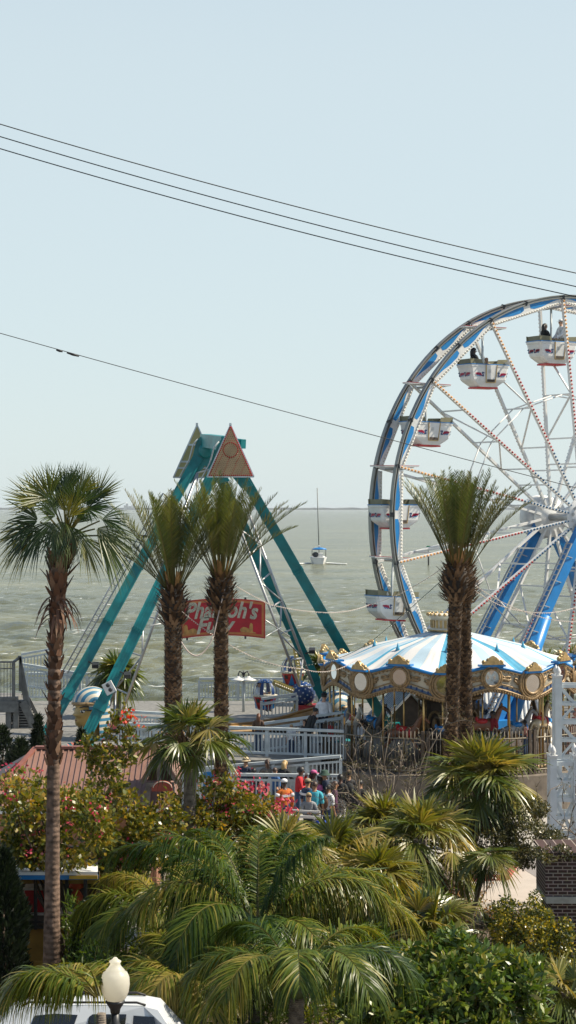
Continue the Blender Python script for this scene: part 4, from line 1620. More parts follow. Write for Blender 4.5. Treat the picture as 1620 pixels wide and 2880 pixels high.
def date_palm(label, Y, xb, yt, yc_top, bulb_w, trunk_w, seed, nfr=46, flen=2.5, lean=0, twin=None, group='date palms with pineapple crowns', spreadx=1.0, outer=()):
    """trunk with diamond leaf bases, knobbly bulb, upright feather crown. xb/yt = photo px of the trunk and of the bulb top"""
    g = np.random.default_rng(seed)
    s = Y / F
    base = XY(xb, Y)
    t_ = thing('date_palm', label, 'palm tree', base, 0, group)
    top = P(xb + lean, yt, Y)
    bulb_h = 100 * s
    bot = top - V((0, 0, bulb_h))
    tw = trunk_w * s / 2
    ax = [base, bot]
    mb = MB(); mb.tube(trunk_pts(base, bot, n=6), tw * .93, 12); mb.build('trunk', bark_date, t_)
    hgt = bot.z - base.z
    L = boots([base, bot], tw * .95, int(hgt / .062), 13, .095, .115, .55, g, jitter=.15)
    bw = bulb_w * s / 2
    Lb = boots([bot - V((0, 0, .1)), top], lambda f: tw + (bw - tw) * math.sin(PI * min(1, .12 + f * .85)) ** .7, 13, 15, .24, .1, .85, g, jitter=.18)
    L.build('trunk_scales', L_boot, t_)
    mb = MB(); mb.lathe([(tw * .9, 0), (bw * .8, bulb_h * .3), (bw * .9, bulb_h * .55), (bw * .7, bulb_h * .85), (tw * .5, bulb_h * 1.02)], 14, bot); mb.build('bulb', bark_date, t_)
    Lb.build('bulb_scales', L_boot, t_)
    L = LM()
    c = A(top)
    ch = (yt - yc_top) * s
    lst = []
    for i in range(nfr):
        f = (i / (nfr - 1)) ** .8
        lst.append((i * 2.39996 + g.normal(0, .2), 1.52 - .42 * f + g.normal(0, .06), f, 1.0))
    for az, el, l_ in outer: lst.append((az, el, .8, l_))
    for az, el, f, lm in lst:
        d = az_el(az, el)
        d[0] *= spreadx
        o = A([math.cos(az), math.sin(az), 0])
        ln = ch * (1.0 + .06 * g.normal()) * (1 + .08 * f) * lm
        up0 = -o + A([0, 0, .4])
        pinnate(L, c + o * (.05 + bw * .4 * f) + A([0, 0, -.08]), d, ln, 52, .38, .018, bend=.2 + .42 * f + abs(g.normal(0, .12)), up0=up0, g=g, fwd=.62, vee=.4, droop=.06, rnd0=np.clip(.45 + .22 * g.normal(), .05, .9), nseg=2, wid=.04, start=.24, tip=.7)
    # orange cut stalks inside the crown foot
    n = 26
    az = g.random(n) * 2 * PI
    o = np.stack([np.cos(az), np.sin(az), 0 * az], -1)
    L.ribbons(c + o * bw * .45 - A([0, 0, .06]), o * .25 + A([0, 0, 1.0]), np.cross(o, A([0, 0, 1.0])), .3 + .25 * g.random(n), .075, nseg=2, prof=[1, .8, .5], rnd=.55 + .45 * g.random(n), mi=2)
    L.build('crown', [L_date, L_petio, M('orange_leaf_base' + str(seed), (.4, .2, .06), .6, var=.2, scale=8)], t_)
    return t_


date_palm('left of the two date palms before the red banner sign', 55, 487, 1650, 1390, 78, 50, 21, nfr=38, outer=[(PI, 1.0, 1.08), (PI * .95, 1.08, 1.05), (0.2, 1.0, 1.0), (-.2, 1.05, 1.0), (PI * 1.1, .9, .8), (PI * 1.0, .8, .62)])
date_palm('right of the two date palms, its trunk crossing the red banner sign', 55.5, 622, 1618, 1360, 78, 40, 22, nfr=38, outer=[(0.05, .93, 1.12), (-.3, .98, 1.0), (PI, 1.0, .95), (.3, 1.05, 1.0), (-.1, .82, .9)])
date_palm('date palm in front of the carousel, left trunk of the close pair', 58.5, 1258, 1585, 1330, 84, 40, 23, lean=24, nfr=36, outer=[(0, 1.02, 1.12), (.15, 1.1, 1.0), (PI * .9, 1.15, 1.0)])
date_palm('date palm in front of the carousel, right trunk of the close pair', 59.2, 1315, 1590, 1345, 76, 38, 24, lean=-10, nfr=20, outer=[(-.2, 1.0, 1.0)])

# sabal palms
fan_palm('cabbage palm with boot covered neck standing in the bougainvillea', XY(533, 46), P(535, 2075, 46), .155, .15, .7, .78, 24, 'cabbage palms', 31, boot=(.75, lambda f: .16 + .14 * f, 9, 9, .34, .1, .6), el1=-.3, el0=1.2, droop=.3, nseg=34)
fan_palm('big shaggy cabbage palm in front of the carousel, left of the white lattice', XY(1296, 50), P(1355, 2190, 50), .16, .16, .95, .8, 32, 'cabbage palms', 32, el1=-.35, el0=1.25, droop=.34, rnd0=.45, wide=1.2, dead=4)
fan_palm('low cabbage palm left of the shaggy one, its fans over the dry bush', XY(1175, 47), P(1180, 2360, 47), .17, .17, .88, .75, 27, 'cabbage palms', 33, el1=-.5, droop=.5, rnd0=.5, wide=1.2, dead=8)
fan_palm('cabbage palm in the middle below the crowd, fans spilling over the thicket', XY(930, 46), P(940, 2415, 46), .17, .17, .88, .8, 28, 'cabbage palms', 34, el1=-.6, droop=.5, rnd0=.5, wide=1.3, dead=7)
fan_palm('short cabbage palm between the middle thicket and the dry bush', XY(1060, 48.5), P(1075, 2330, 48.5), .16, .16, .85, .65, 24, 'cabbage palms', 35, el1=-.5, droop=.4, rnd0=.45, dead=4)
fan_palm('distant cabbage palm behind the golden king head', XY(330, 80, DECK), P(328, 1890, 80), .16, .16, .85, .5, 26, 'cabbage palms by the water', 36, el1=-.5, droop=.4, nseg=24)
fan_palm('distant cabbage palm peeping over the left edge of the carousel roof', XY(905, 85, DECK), P(905, 1880, 85), .16, .16, .75, .45, 20, 'cabbage palms by the water', 37, nseg=24, el1=-.2)
fan_palm('distant cabbage palm at the right edge beside the carousel roof', XY(1604, 86, DECK), P(1604, 1870, 86), .16, .16, .8, .45, 22, 'cabbage palms by the water', 38, nseg=24, el1=-.4)
fan_palm('distant cabbage palm just above the right canopy of the carousel', XY(1535, 86, DECK), P(1538, 1875, 86), .16, .16, .7, .4, 18, 'cabbage palms by the water', 39, nseg=24, el1=-.2)
fan_palm('cabbage palm seen under the right side of the carousel canopy', XY(1490, 84, DECK), P(1495, 1955, 84), .15, .15, .7, .4, 16, 'cabbage palms by the water', 40, nseg=24, el1=-.5)
fan_palm('little fan palm whose hanging leaf covers the red kerb', XY(1312, 46.5, .0), P(1375, 2400, 46), .05, .05, .6, .3, 10, 'young fan palms', 41, el1=-.9, el0=.4, droop=.35, rnd0=.35)
fan_palm('young fan palm at the lower right corner below the yellow shrub', XY(1590, 38, .0), P(1590, 2790, 38), .08, .08, .75, .5, 14, 'young fan palms', 42, el1=-.5, el0=1.0, droop=.35, rnd0=.5)


# queen palms: long arching feather fronds in front
def queen_palm(label, base, top, fr, seed, flen=3.0, group='feather palms in the foreground', rt=.16, rn=.3):
    g = np.random.default_rng(seed)
    t_ = thing('queen_palm', label, 'palm tree', base, 0, group)
    mb = MB(); mb.tube(trunk_pts(base, top, n=6), [rt, rt, rt * .95, rt * .95, rt * .9, rt * .85, rt * .7], 12); mb.build('trunk', bark_sabal, t_)
    if rt > .12:
      mb = MB(); mb.lathe([(rt * .8, -.1), (rt * .95, .05), (rt * .6, .2), (.03, .32)], 10, V(top)); mb.build('crown_shaft', M('green_shaft' + str(seed), (.08, .11, .04), .5), t_)
    c = A(top)
    for az, el, lm, bend in fr:
        d = az_el(az, el)
        L = LM()
        ln = flen * lm * (1 + .04 * g.normal())
        o = A([math.cos(az), math.sin(az), 0])
        for rep in range(1):
            pinnate(L, c + o * .08 + A([0, 0, .25]), d, ln, 150, .8, .026, bend=bend, up0=A([0, 0, 1.0]) - o * .15, g=g, fwd=.5, vee=.2, droop=.8, rnd0=np.clip(rn + .2 * g.normal(), .05, .95), nseg=4, wid=.06, start=.14, rspread=.2)
        L.build('frond', [L_queen, L_petio], t_)
    return t_


def px_az(dx, dy):
    return math.atan2(dy, dx)


qf = [(PI * 1.02, .75, 1.05, 2.3), (PI * .94, 1.0, 1.08, 1.9), (PI * 1.12, .95, .95, 2.2), (PI * 1.3, .7, .95, 2.3), (0.0, .72, 1.08, 2.1), (-.15, .95, .9, 2.2), (.2, .9, 1.0, 2.0), (-.9, .6, .8, 2.4), (-1.5, .7, .75, 2.5), (-2.2, .8, .9, 2.3), (1.2, 1.1, .9, 1.7), (2.2, 1.1, .9, 1.7), (1.57, 1.2, .7, 1.6), (-.5, 1.25, .85, 1.6), (-2.7, 1.2, .95, 1.8)]
queen_palm('big feather palm spreading dark arching fronds across the centre bottom', XY(720, 37.5), P(725, 2650, 37.5), qf, 51, 3.15, rn=.38)
qf2 = [(-1.55, .95, .9, 2.4), (-1.0, .85, .95, 2.3), (-2.2, .8, .95, 2.3), (-.3, .8, .95, 2.1), (PI * 1.05, .75, .95, 2.2), (.6, .95, .8, 2.1), (2.4, 1.0, .8, 2.1)]
queen_palm('nearer feather palm whose combed frond fills the bottom centre', XY(830, 34.5), P(835, 2790, 34.5), qf2, 52, 2.5, rn=.5)
qf3 = [(PI * .95, .55, .95, 1.6), (PI * 1.05, .8, .95, 1.9), (PI * .8, .8, .8, 2.0), (2.0, .8, .7, 2.0)]
queen_palm('feather palm at lower left drooping over the pale car roof', XY(285, 30.6), P(285, 2850, 30.6), qf3, 53, 1.75, rt=.1, rn=.8)
qf4 = [(PI * .98, .85, 1.0, 2.2), (PI * 1.2, .8, .9, 2.3), (.1, .8, .9, 2.2), (-1.2, .8, .8, 2.4), (1.4, 1.0, .9, 2.0), (PI * .8, 1.0, .9, 2.0), (-.4, 1.0, .8, 2.0)]
queen_palm('feather palm behind the lamp globe at the left of the thicket', XY(480, 39.8), P(490, 2640, 39.8), qf4, 54, 2.4, rn=.58)

qf5 = [(PI * .95, .9, .95, 2.1), (PI * 1.15, .85, .9, 2.2), (.05, .9, .95, 2.1), (-.3, .8, .85, 2.2), (-1.4, .8, .8, 2.4), (1.3, 1.1, .85, 1.8), (PI * .75, 1.1, .85, 1.8), (.5, 1.1, .85, 1.8), (-2.2, .9, .85, 2.2)]
queen_palm('pale green feather palm just below the bougainvillea in front of the crowd', XY(690, 42), P(690, 2520, 42), qf5, 55, 2.0, rn=.72)
queen_palm('pale feather palm at the bottom between the lamp and the dark fronds', XY(560, 35.5), P(560, 2830, 35.5), qf5, 56, 1.8, rn=.68)

fan_palm('yellow green cabbage palm just right of the feather palms at mid bottom', XY(1050, 43), P(1055, 2480, 43), .16, .16, .82, .7, 26, 'cabbage palms', 44, el1=-.5, droop=.42, rnd0=.62, dead=4)
fan_palm('cabbage palm low at the left of the middle thicket below the flowers', XY(795, 44.5), P(800, 2400, 44.5), .15, .15, .78, .65, 24, 'cabbage palms', 45, el1=-.4, droop=.4, rnd0=.6, dead=3)
fan_palm('spiky fan palm between the dry bush and the bright broad leaved shrub', XY(1215, 41), P(1215, 2615, 41), .14, .14, .75, .6, 22, 'cabbage palms', 46, el1=-.3, droop=.35, rnd0=.55, dead=3)
# ================================================================ shrubs and hedges
def flower_clusters(L, n, blobs, g, mi, size=.05, per=14, rad=.09):
    pts, out = blob_points(n, blobs, g, .93)
    m = len(pts)
    k = np.repeat(np.arange(m), per)
    p = pts[k] + out[k] * .06 + g.normal(0, rad, (m * per, 3)) * A([1, 1, .8])
    tone = np.repeat(g.random(m), per)
    leaf_mass(L, p, unit(g.normal(0, 1, (m * per, 3))), size, size * .8, g, rnd=np.clip(tone * .7 + .3 * g.random(m * per), 0, .98), mi=mi, spread=.5)


def shrub(name, label, cat, base, blobs, mats, n, ln, wd, seed, m=10, group=None, flowers=None, stems=6, r0=.03, shell=.5, tone=.25, upb=.3, stemmat=None, part='foliage', sub=True, rb=0.0, fsub=(.28, .45)):
    g = np.random.default_rng(seed)
    t_ = thing(name, label, cat, base, 0, group)
    L = LM()
    sb = sub_blobs(blobs, m, g, fsub) if sub else blobs
    pts, out = blob_points(n, sb, g, shell)
    tn = g.random(len(sb))
    # tone of a twig's leaves goes together
    cid = A([((pts - A(b[:3])) ** 2).sum(1) for b in sb]).argmin(0) if len(sb) < 160 else g.integers(0, len(sb), len(pts))
    rn = np.clip((1 - tone) * g.random(n) + tone * tn[cid] + rb, 0, .98)
    leaf_mass(L, pts, out, ln, wd, g, rnd=rn, upb=upb)
    L.build(part, mats[0], t_)
    if flowers:
        for mat_, cnt, size, per, fb, nm in flowers:
            F_ = LM()
            flower_clusters(F_, cnt, fb or sb, g, 0, size, per)
            F_.build(nm, mat_, t_)
    if stems:
        mb = MB()
        tips = [A(b[:3]) + g.normal(0, .1, 3) for b in (sb[:stems] if len(sb) >= stems else sb)]
        branches(mb, base, tips, r0, g)
        mb.build('stems', stemmat or twig_d, t_)
    return t_


# bougainvillea in three plants: left behind the bare trunk, tall sprouting middle, right before the crowd
bl = [pxblob(60, 2265, 42.5, 130, 95, 1.0), pxblob(215, 2300, 42.5, 130, 100, 1.0), pxblob(40, 2370, 42.5, 90, 55, .8), pxblob(150, 2395, 42.2, 130, 50, .8)]
shrub('bougainvillea', 'tangled bougainvillea with pink flowers left of the brown roof corner', 'flowering shrub', XY(190, 43), bl, [L_boug], 5200, .125, .08, 61, m=14, group='bougainvillea bushes', flowers=[(L_bract, 34, .075, 10, None, 'pink_flowers')], stems=9, r0=.05)
bl = [pxblob(330, 2330, 44.5, 110, 110, 1.0), pxblob(300, 2210, 44.5, 60, 120, .6), pxblob(340, 2080, 44.6, 45, 95, .4), pxblob(262, 2105, 44.6, 40, 45, .35), pxblob(420, 2330, 44.5, 90, 120, .9), pxblob(330, 2430, 44.2, 130, 70, .9)]
shrub('bougainvillea', 'tall bougainvillea sprouting above the brown roof towards the golden head', 'flowering shrub', XY(330, 44.6), bl, [L_boug], 6200, .125, .08, 62, m=13, group='bougainvillea bushes', flowers=[(L_bract, 36, .072, 10, None, 'pink_flowers'), (L_red, 3, .09, 16, [pxblob(395, 2010, 44.4, 30, 10, .2)], 'red_flowers')], stems=12, r0=.045)
bl = [pxblob(620, 2270, 46.5, 120, 85, 1.1), pxblob(705, 2290, 46.5, 75, 68, .9), pxblob(560, 2330, 46.3, 90, 70, .9), pxblob(650, 2340, 46.2, 120, 40, .9)]
shrub('bougainvillea', 'rounded bougainvillea with bright pink heads in front of the crowd', 'flowering shrub', XY(620, 46.8), bl, [L_boug], 6000, .12, .078, 63, m=14, group='bougainvillea bushes',
      flowers=[(L_bract, 32, .075, 10, None, 'pink_flowers'), (L_bract, 10, .085, 22, [pxblob(712, 2205, 46.2, 28, 18, .25), pxblob(672, 2190, 46.2, 20, 14, .2), pxblob(800, 2265, 46, 28, 14, .2)], 'flower_heads')], stems=9, r0=.045)

# dark clipped conifers at the left edge
def cypress(label, px, py0, py1, wpx, Y, seed, group='dark columnar conifers', n=2600):
    g = np.random.default_rng(seed)
    base = XY(px, Y, 0)
    top = P(px, py0, Y)
    s = Y / F
    t_ = thing('cypress', label, 'conifer', base, 0, group)
    L = LM()
    f = g.random(n) ** .8
    az = g.random(n) * 2 * PI
    r_ = wpx / 2 * s * np.clip(np.minimum(1, (1 - f) * 2.2) ** .8, .03, 1) * (.7 + .3 * np.sqrt(g.random(n))) * (1 + .1 * np.sin(3 * az + 14 * f))
    o = np.stack([np.cos(az), np.sin(az), 0 * az], -1)
    z0 = base.z + .1
    pts = A([base.x, base.y, 0]) + o * r_[:, None]
    pts[:, 2] = z0 + f * (top.z - z0)
    L.ribbons(pts, o * .5 + A([0, 0, .8]) + g.normal(0, .3, (n, 3)), g.normal(0, 1, (n, 3)), .16 * (1 + .3 * g.normal(0, 1, n)), .05, nseg=2, prof=[.4, 1, .1])
    L.build('foliage', L_dark, t_)
    mb = MB(); mb.tube([base, V((base.x, base.y, top.z - .5))], [.09, .02], 6); mb.build('trunk', twig_d, t_)


cypress('slim dark conifer right of the stair tower', 107, 2018, 2150, 44, 64, 71)
cypress('dark conifer left of the stair tower foot', 8, 2050, 2180, 90, 63, 72)
cypress('broad dark conifer filling the left edge below the flowers', 8, 2400, 2760, 130, 40.6, 73, n=7000)
cypress('second dark conifer behind the first at the left edge', -55, 2330, 2700, 150, 42, 74, n=5000)
cypress('dark conifer right of the bare palm trunk foot', 262, 2545, 2760, 110, 41, 75, n=5000)
cypress('low dark conifer under the stairs', 58, 2085, 2200, 110, 62, 76, n=4000)
cypress('dark bush conifer against the brown roof ridge', 228, 2058, 2130, 60, 60, 77)

# glossy shrub at the bottom right, yellow tipped shrub behind it
bl = [pxblob(1490, 2760, 35.4, 60, 75, .7), pxblob(1285, 2650, 36.2, 45, 40, .5), pxblob(1170, 2700, 36, 50, 40, .5), pxblob(1160, 2790, 35.5, 150, 100, 1.0), pxblob(1330, 2780, 35.5, 150, 140, 1.1), pxblob(1290, 2710, 35.8, 110, 80, .8), pxblob(1440, 2830, 35.2, 90, 110, .9), pxblob(1410, 2715, 35.8, 60, 60, .6), pxblob(1060, 2850, 35.2, 110, 80, .9), pxblob(1230, 2880, 34.8, 220, 60, .9)]
shrub('glossy_shrub', 'dense bright green shrub with pointed glossy leaves at bottom right', 'shrub', XY(1270, 36), bl, [L_shrub], 9500, .2, .078, 81, m=26, stems=8, upb=.6, tone=.15, shell=.75, fsub=(.16, .3))
bl = [pxblob(1480, 2650, 41, 95, 110, 1.0), pxblob(1560, 2720, 41, 70, 120, .9), pxblob(1515, 2560, 41.2, 42, 50, .5), pxblob(1430, 2600, 41, 60, 70, .6), pxblob(1560, 2620, 41, 50, 60, .6), pxblob(1600, 2790, 40.6, 60, 90, .7)]
shrub('yellow_tipped_shrub', 'dark shrub with yellow tips in front of the brick pillar', 'shrub', XY(1510, 41.5), bl, [L_yel], 13000, .075, .042, 82, m=14, stems=8, tone=.3)
# small grey leaved oak hanging over the road
bl = [pxblob(1560, 2400, 42.9, 60, 22, .5), pxblob(1390, 2370, 49, 120, 60, .9), pxblob(1480, 2360, 49, 100, 55, .8), pxblob(1560, 2380, 48.6, 70, 40, .6), pxblob(1330, 2310, 49.4, 70, 60, .6), pxblob(1440, 2290, 49.4, 110, 50, .8), pxblob(1500, 2415, 48.4, 90, 30, .5), pxblob(1350, 2420, 48.6, 60, 40, .5)]
shrub('oak_tree', 'small leaved grey green oak spreading over the driveway', 'tree', XY(1560, 49.6), bl, [L_oak], 13000, .085, .04, 83, m=12, stems=9, r0=.035, part='crown', tone=.2)
# bare budding tree before the carousel
def bare_tree(label, base, tips, seed, n=900, mats=(L_oak,), nm='budding_tree', cat='tree', r0=.05, sub=5, ln=.05):
    g = np.random.default_rng(seed)
    t_ = thing(nm, label, cat, base)
    mb = MB(); ends = []
    for tp in tips:
        b, e = A(base), A(tp)
        pts = [b]
        for i in range(1, 6): pts.append(b + (e - b) * i / 5 + g.normal(0, .1, 3) * (i < 5))
        mb.tube([V(tuple(p)) for p in pts], [r0 * (1 - .8 * i / 5) for i in range(6)], 5)
        for k in range(sub):
            i = g.integers(2, 6)
            st_ = pts[i]
            e2 = st_ + unit((e - b) / np.linalg.norm(e - b) * .7 + g.normal(0, .6, 3)) * (.35 + .5 * g.random())
            m_ = (st_ + e2) / 2 + g.normal(0, .06, 3)
            mb.tube([V(tuple(q)) for q in (st_, m_, e2)], [.016, .011, .005], 4)
            for q in range(3):
                f = .4 + .6 * g.random()
                s2 = st_ + (e2 - st_) * f
                e3 = s2 + unit(e2 - st_ + g.normal(0, .5, 3)) * (.15 + .25 * g.random())
                mb.tube([V(tuple(x)) for x in (s2, e3)], [.008, .003], 3)
                ends.append(e3); ends.append((s2 + e3) / 2)
    mb.build('branches', twig, t_)
    ends = A(ends)
    L = LM()
    k = g.integers(0, len(ends), n)
    leaf_mass(L, ends[k] + g.normal(0, .05, (n, 3)), unit(g.normal(0, 1, (n, 3))), ln, ln * .6, g)
    L.build('buds', mats[0], t_)


bare_tree('nearly bare budding tree with pale twigs left of the date palm pair', XY(1075, 54), [P(x, y, 54 + d) for x, y, d in ((990, 2140, .3), (1010, 2190, -.4), (1045, 2070, .2), (1095, 2060, 0), (1130, 2110, -.3), (1170, 2150, .3), (1060, 2150, .6), (1200, 2110, -.2), (980, 2230, -.2), (1110, 2180, .7), (1020, 2260, .5), (1150, 2215, .4), (1250, 2040, .2), (960, 2270, .1))], 91, n=2000, sub=9)
bare_tree('dry bush with russet leaves around the foot of the cabbage palms', XY(1225, 48), [P(x, y, 47.8 + d) for x, y, d in ((1150, 2480, .2), (1200, 2440, 0), (1270, 2500, -.3), (1310, 2540, .2), (1180, 2560, -.4), (1240, 2580, .3), (1130, 2540, .3), (1320, 2590, 0), (1100, 2500, -.3), (1290, 2440, .2), (1350, 2560, -.4), (1200, 2520, -.5))], 92, n=1900, mats=(L_dry,), nm='dry_bush', cat='bush', r0=.03, ln=.075, sub=9)
bare_tree('thin bare twigs reaching in front of the white lattice', XY(1560, 50), [P(x, y, 50 + d) for x, y, d in ((1585, 2260, .2), (1620, 2240, 0), (1540, 2240, .2), (1600, 2330, .2), (1640, 2300, 0), (1510, 2270, .3))], 93, n=160, sub=4, r0=.025)
# spiky blue green yuccas and grassy clumps
def blade_clump(label, base, n, ln, wd, seed, mat=L_yuc, nm='yucca', cat='plant', el=(.15, 1.4), droop=.15, group=None):
    g = np.random.default_rng(seed)
    L = LM()
    az = g.random(n) * 2 * PI
    e = el[0] + (el[1] - el[0]) * g.random(n)
    d = np.stack([np.cos(az) * np.cos(e), np.sin(az) * np.cos(e), np.sin(e)], -1)
    b = A(base) + d * .05 + g.normal(0, .06, (n, 3)) * A([1, 1, .2])
    L.ribbons(b, d, np.cross(d, A([0, 0, 1.0])) + g.normal(0, .2, (n, 3)), ln * (1 + .15 * g.normal(0, 1, n)), wd, droop=droop, nseg=3, prof=[.6, 1, .6, .03])
    o = L.build(nm, mat, None, base)
    setprops(o, label, cat, group)


blade_clump('spiky blue green yucca on the edge of the pale driveway', XY(1388, 47.5), 130, .68, .04, 101)
blade_clump('low blue green yucca behind the yellow tipped shrub near the brick pillar', XY(1605, 42), 90, .6, .04, 102)
blade_clump('yellow green spiky clump in front of the driveway', XY(1330, 44), 150, .85, .04, 103, mat=L_fan, nm='spiky_plant', el=(.3, 1.45), droop=.2)
blade_clump('pale spiky clump beside the yellow tipped shrub', XY(1420, 43.5), 110, .8, .04, 104, mat=L_fan, nm='spiky_plant', el=(.3, 1.4), droop=.2)
blade_clump('tall grassy clump below the blonde woman in sunglasses', XY(890, 50), 260, 1.5, .04, 105, mat=L_fan, nm='grass_clump', el=(.7, 1.5), droop=.3)
blade_clump('tall grassy clump below the zebra striped trousers', XY(985, 49), 260, 1.6, .04, 106, mat=L_fan, nm='grass_clump', el=(.7, 1.5), droop=.35)

# thicket of mixed low leaves filling the bed between the palms
g = np.random.default_rng(110)
L = LM()
n = 26000
px = g.random(n) * 1100 + 180
Yt = 36 + 9.5 * g.random(n)
X = (px - CX) / F * Yt
hz_ = (.9 + .7 * np.sin(X * 1.7) * np.sin(Yt * 1.3 + 1) + .5 * np.sin(X * 3.1 + Yt)) * .8
z = np.clip(hz_ + .5, .15, 2.0) * g.random(n) ** .5
pts = np.stack([X, Yt, z], -1)
leaf_mass(L, pts, unit(g.normal(0, 1, (n, 3)) + A([0, 0, .6])), .22, .035, g, upb=.5, rnd=np.clip(.5 * g.random(n) + .4 * (np.sin(X * 2) * .5 + .5), 0, .98))
setprops(L.build('undergrowth', L_queen), kind='stuff')
L = LM()
n = 9000
X = (g.random(n) - .5) * 30; Yt = 28 + 18 * g.random(n)
pts = np.stack([X, Yt, .02 + 0 * X], -1)
leaf_mass(L, pts, A([[0, 0, 1.0]]) + g.normal(0, .5, (n, 3)), .16, .03, g)
setprops(L.build('ground_cover', L_queen), kind='stuff')
# ================================================================ the carousel
CY, CXX = 70.0, XY(1262, 70).x
CO = V((CXX, CY, 0))
CR = 4.375
FLOOR = 1.45
mb = MB(); mb.lathe([(0, 0), (5.6, 0), (5.6, 1.25), (0, 1.25)], 64, CO, smooth=False)
setprops(mb.build('carousel_plinth', M('plinth_brown', (.17, .14, .11), .8, var=.2)), kind='structure')
car = thing('carousel', 'ornate gold trimmed carousel under a blue and white striped tent roof', 'carousel', CO + UP * 1.25)
NPH = 18
ph0 = R(-6) - PI / 2          # first low medallion, angle in plan measured from +X; camera side is -Y


def cp_(ang, r, z):
    return V((CXX + r * math.cos(ang), CY + r * math.sin(ang), z))


mb = MB(); mb.lathe([(0, 1.26), (4.5, 1.26), (4.55, 1.3), (4.55, FLOOR - .03), (4.5, FLOOR), (0, FLOOR)], 72, CO); mb.build('platform', dwood, car)
mb = MB(); mb.lathe([(4.56, 1.27), (4.58, 1.3), (4.58, FLOOR - .04), (4.56, FLOOR - .02)], 72, CO); mb.build('platform_trim', bronze, car)


def wave(k):       # 1 at high medallions, 0 at the low ones; k in units of half periods
    f = (k % 2)
    f = f if f <= 1 else 2 - f
    return .5 - .5 * math.cos(PI * f)


ZT_L, ZT_H = P(0, 1902, CY - CR).z, P(0, 1880, CY - CR).z
ZB_L, ZB_H = P(0, 1968, CY - CR).z, P(0, 1940, CY - CR).z
# canopy: apex to eave, dipping steeply to the eave between its spikes above the low medallions
c_white = M('canvas_white', (.58, .57, .55), rough=.75, var=.05, scale=1.5, bump=.15, bscale=6)
c_blue = M('canvas_pale_blue', (.36, .48, .56), rough=.75, var=.06, scale=1.5, bump=.15, bscale=6)
c_deep = M('canvas_deep_blue', (.06, .29, .44), rough=.7, var=.1, scale=2, bump=.2, bscale=6)
ZA = P(0, 1762, CY).z
mb = MB()
NR, NA = 22, 360
vs = []
rs = [.1 + (1 - .1) * i / NR for i in range(NR + 1)]
folds = {}
for i, rr in enumerate(rs):
    for j in range(NA):
        ang = ph0 + 2 * PI * j / NA
        kk = j / NA * NPH
        f2 = abs(((kk + 1) % 2) - 1)      # 0 at low axes, 1 at high axes
        wv_ = wave(kk)
        z_e = ZT_L - .02 + (ZT_H - ZT_L + .02) * wv_
        # straight cone profile to a shoulder at .6, then steeper near low axes
        zs = ZA - (ZA - (ZT_H + .12)) * (rr ** .92)
        zlow = ZA - (ZA - (ZT_H + .42)) * (min(rr, .6) / .6) ** .95 if rr <= .6 else (ZT_H + .42) + (z_e - ZT_H - .42) * ((rr - .6) / .4)
        sharp = max(0, 1 - f2 * 2.1)
        z = zs * (1 - sharp) + zlow * sharp if rr > .3 else zs * (1 - sharp * (rr / .3)) + zlow * sharp * rr / .3
        if rr > .6:
            q = (rr - .6) / .4
            z -= .16 * q * (1 - q) * 2 * (1 - sharp) * 1
            z = z * (1 - q ** 2) + z_e * q ** 2
            z += .02 * math.sin(j / NA * 2 * PI * 90) * q * (1 - q) * 3 * (1 if f2 < .6 else 0)
        vs.append(cp_(ang, CR * 1.0 * rr, z))
fs, mi = [], []
for i in range(NR):
    for j in range(NA):
        a = i * NA + j; b = i * NA + (j + 1) % NA
        sidx = int((j + 4) // 8)
        m_ = sidx % 2
        mb.f.append((a, b, b + NA, a + NA)); mb.m.append(0); mb.s.append(True)
        kk = (j + .5) / NA * NPH
        f2 = abs(((kk + 1) % 2) - 1)
        blue_ = sidx % 2 == 1
        deep = blue_ and f2 < .32
        mb.m[-1] = 2 if deep else (1 if blue_ else 0)
mb.v = [tuple(v) for v in vs]; mb.n = len(vs)
can = mb.build('canopy', [c_white, c_blue, c_deep], car)
mb = MB()
for k in range(0, NPH, 2):
    ang = ph0 + 2 * PI * k / NPH
    p = cp_(ang, CR * .6, ZT_H + .44)
    mb.lathe([(.1, -.06), (.05, .08), (.0, .26)], 6, p)
mb.build('roof_spikes', c_deep, can)
# finial turret
mb = MB(); zt0 = ZA - .14
mb.lathe([(.7, 0), (.71, .05), (.62, .09), (.62, .42), (.7, .46), (.75, .52), (.75, .56), (.64, .58), (0, .58)], 28, V((CXX, CY, zt0))); fin = mb.build('turret', cream, car)
mb = MB()
for i in range(24):
    t_ = 2 * PI * i / 24
    mb.ball(V((CXX + .74 * math.cos(t_), CY + .74 * math.sin(t_), zt0 + .58)), .06, 8, 5)
    mb.box(V((CXX + .63 * math.cos(t_), CY + .63 * math.sin(t_), zt0 + .25)), (.04, .09, .26), Matrix.Rotation(t_, 3, 'Z'))
mb.lathe([(.7, .04), (.76, .0), (.76, .05)], 28, V((CXX, CY, zt0)))
mb.build('turret_gold', gold, fin)

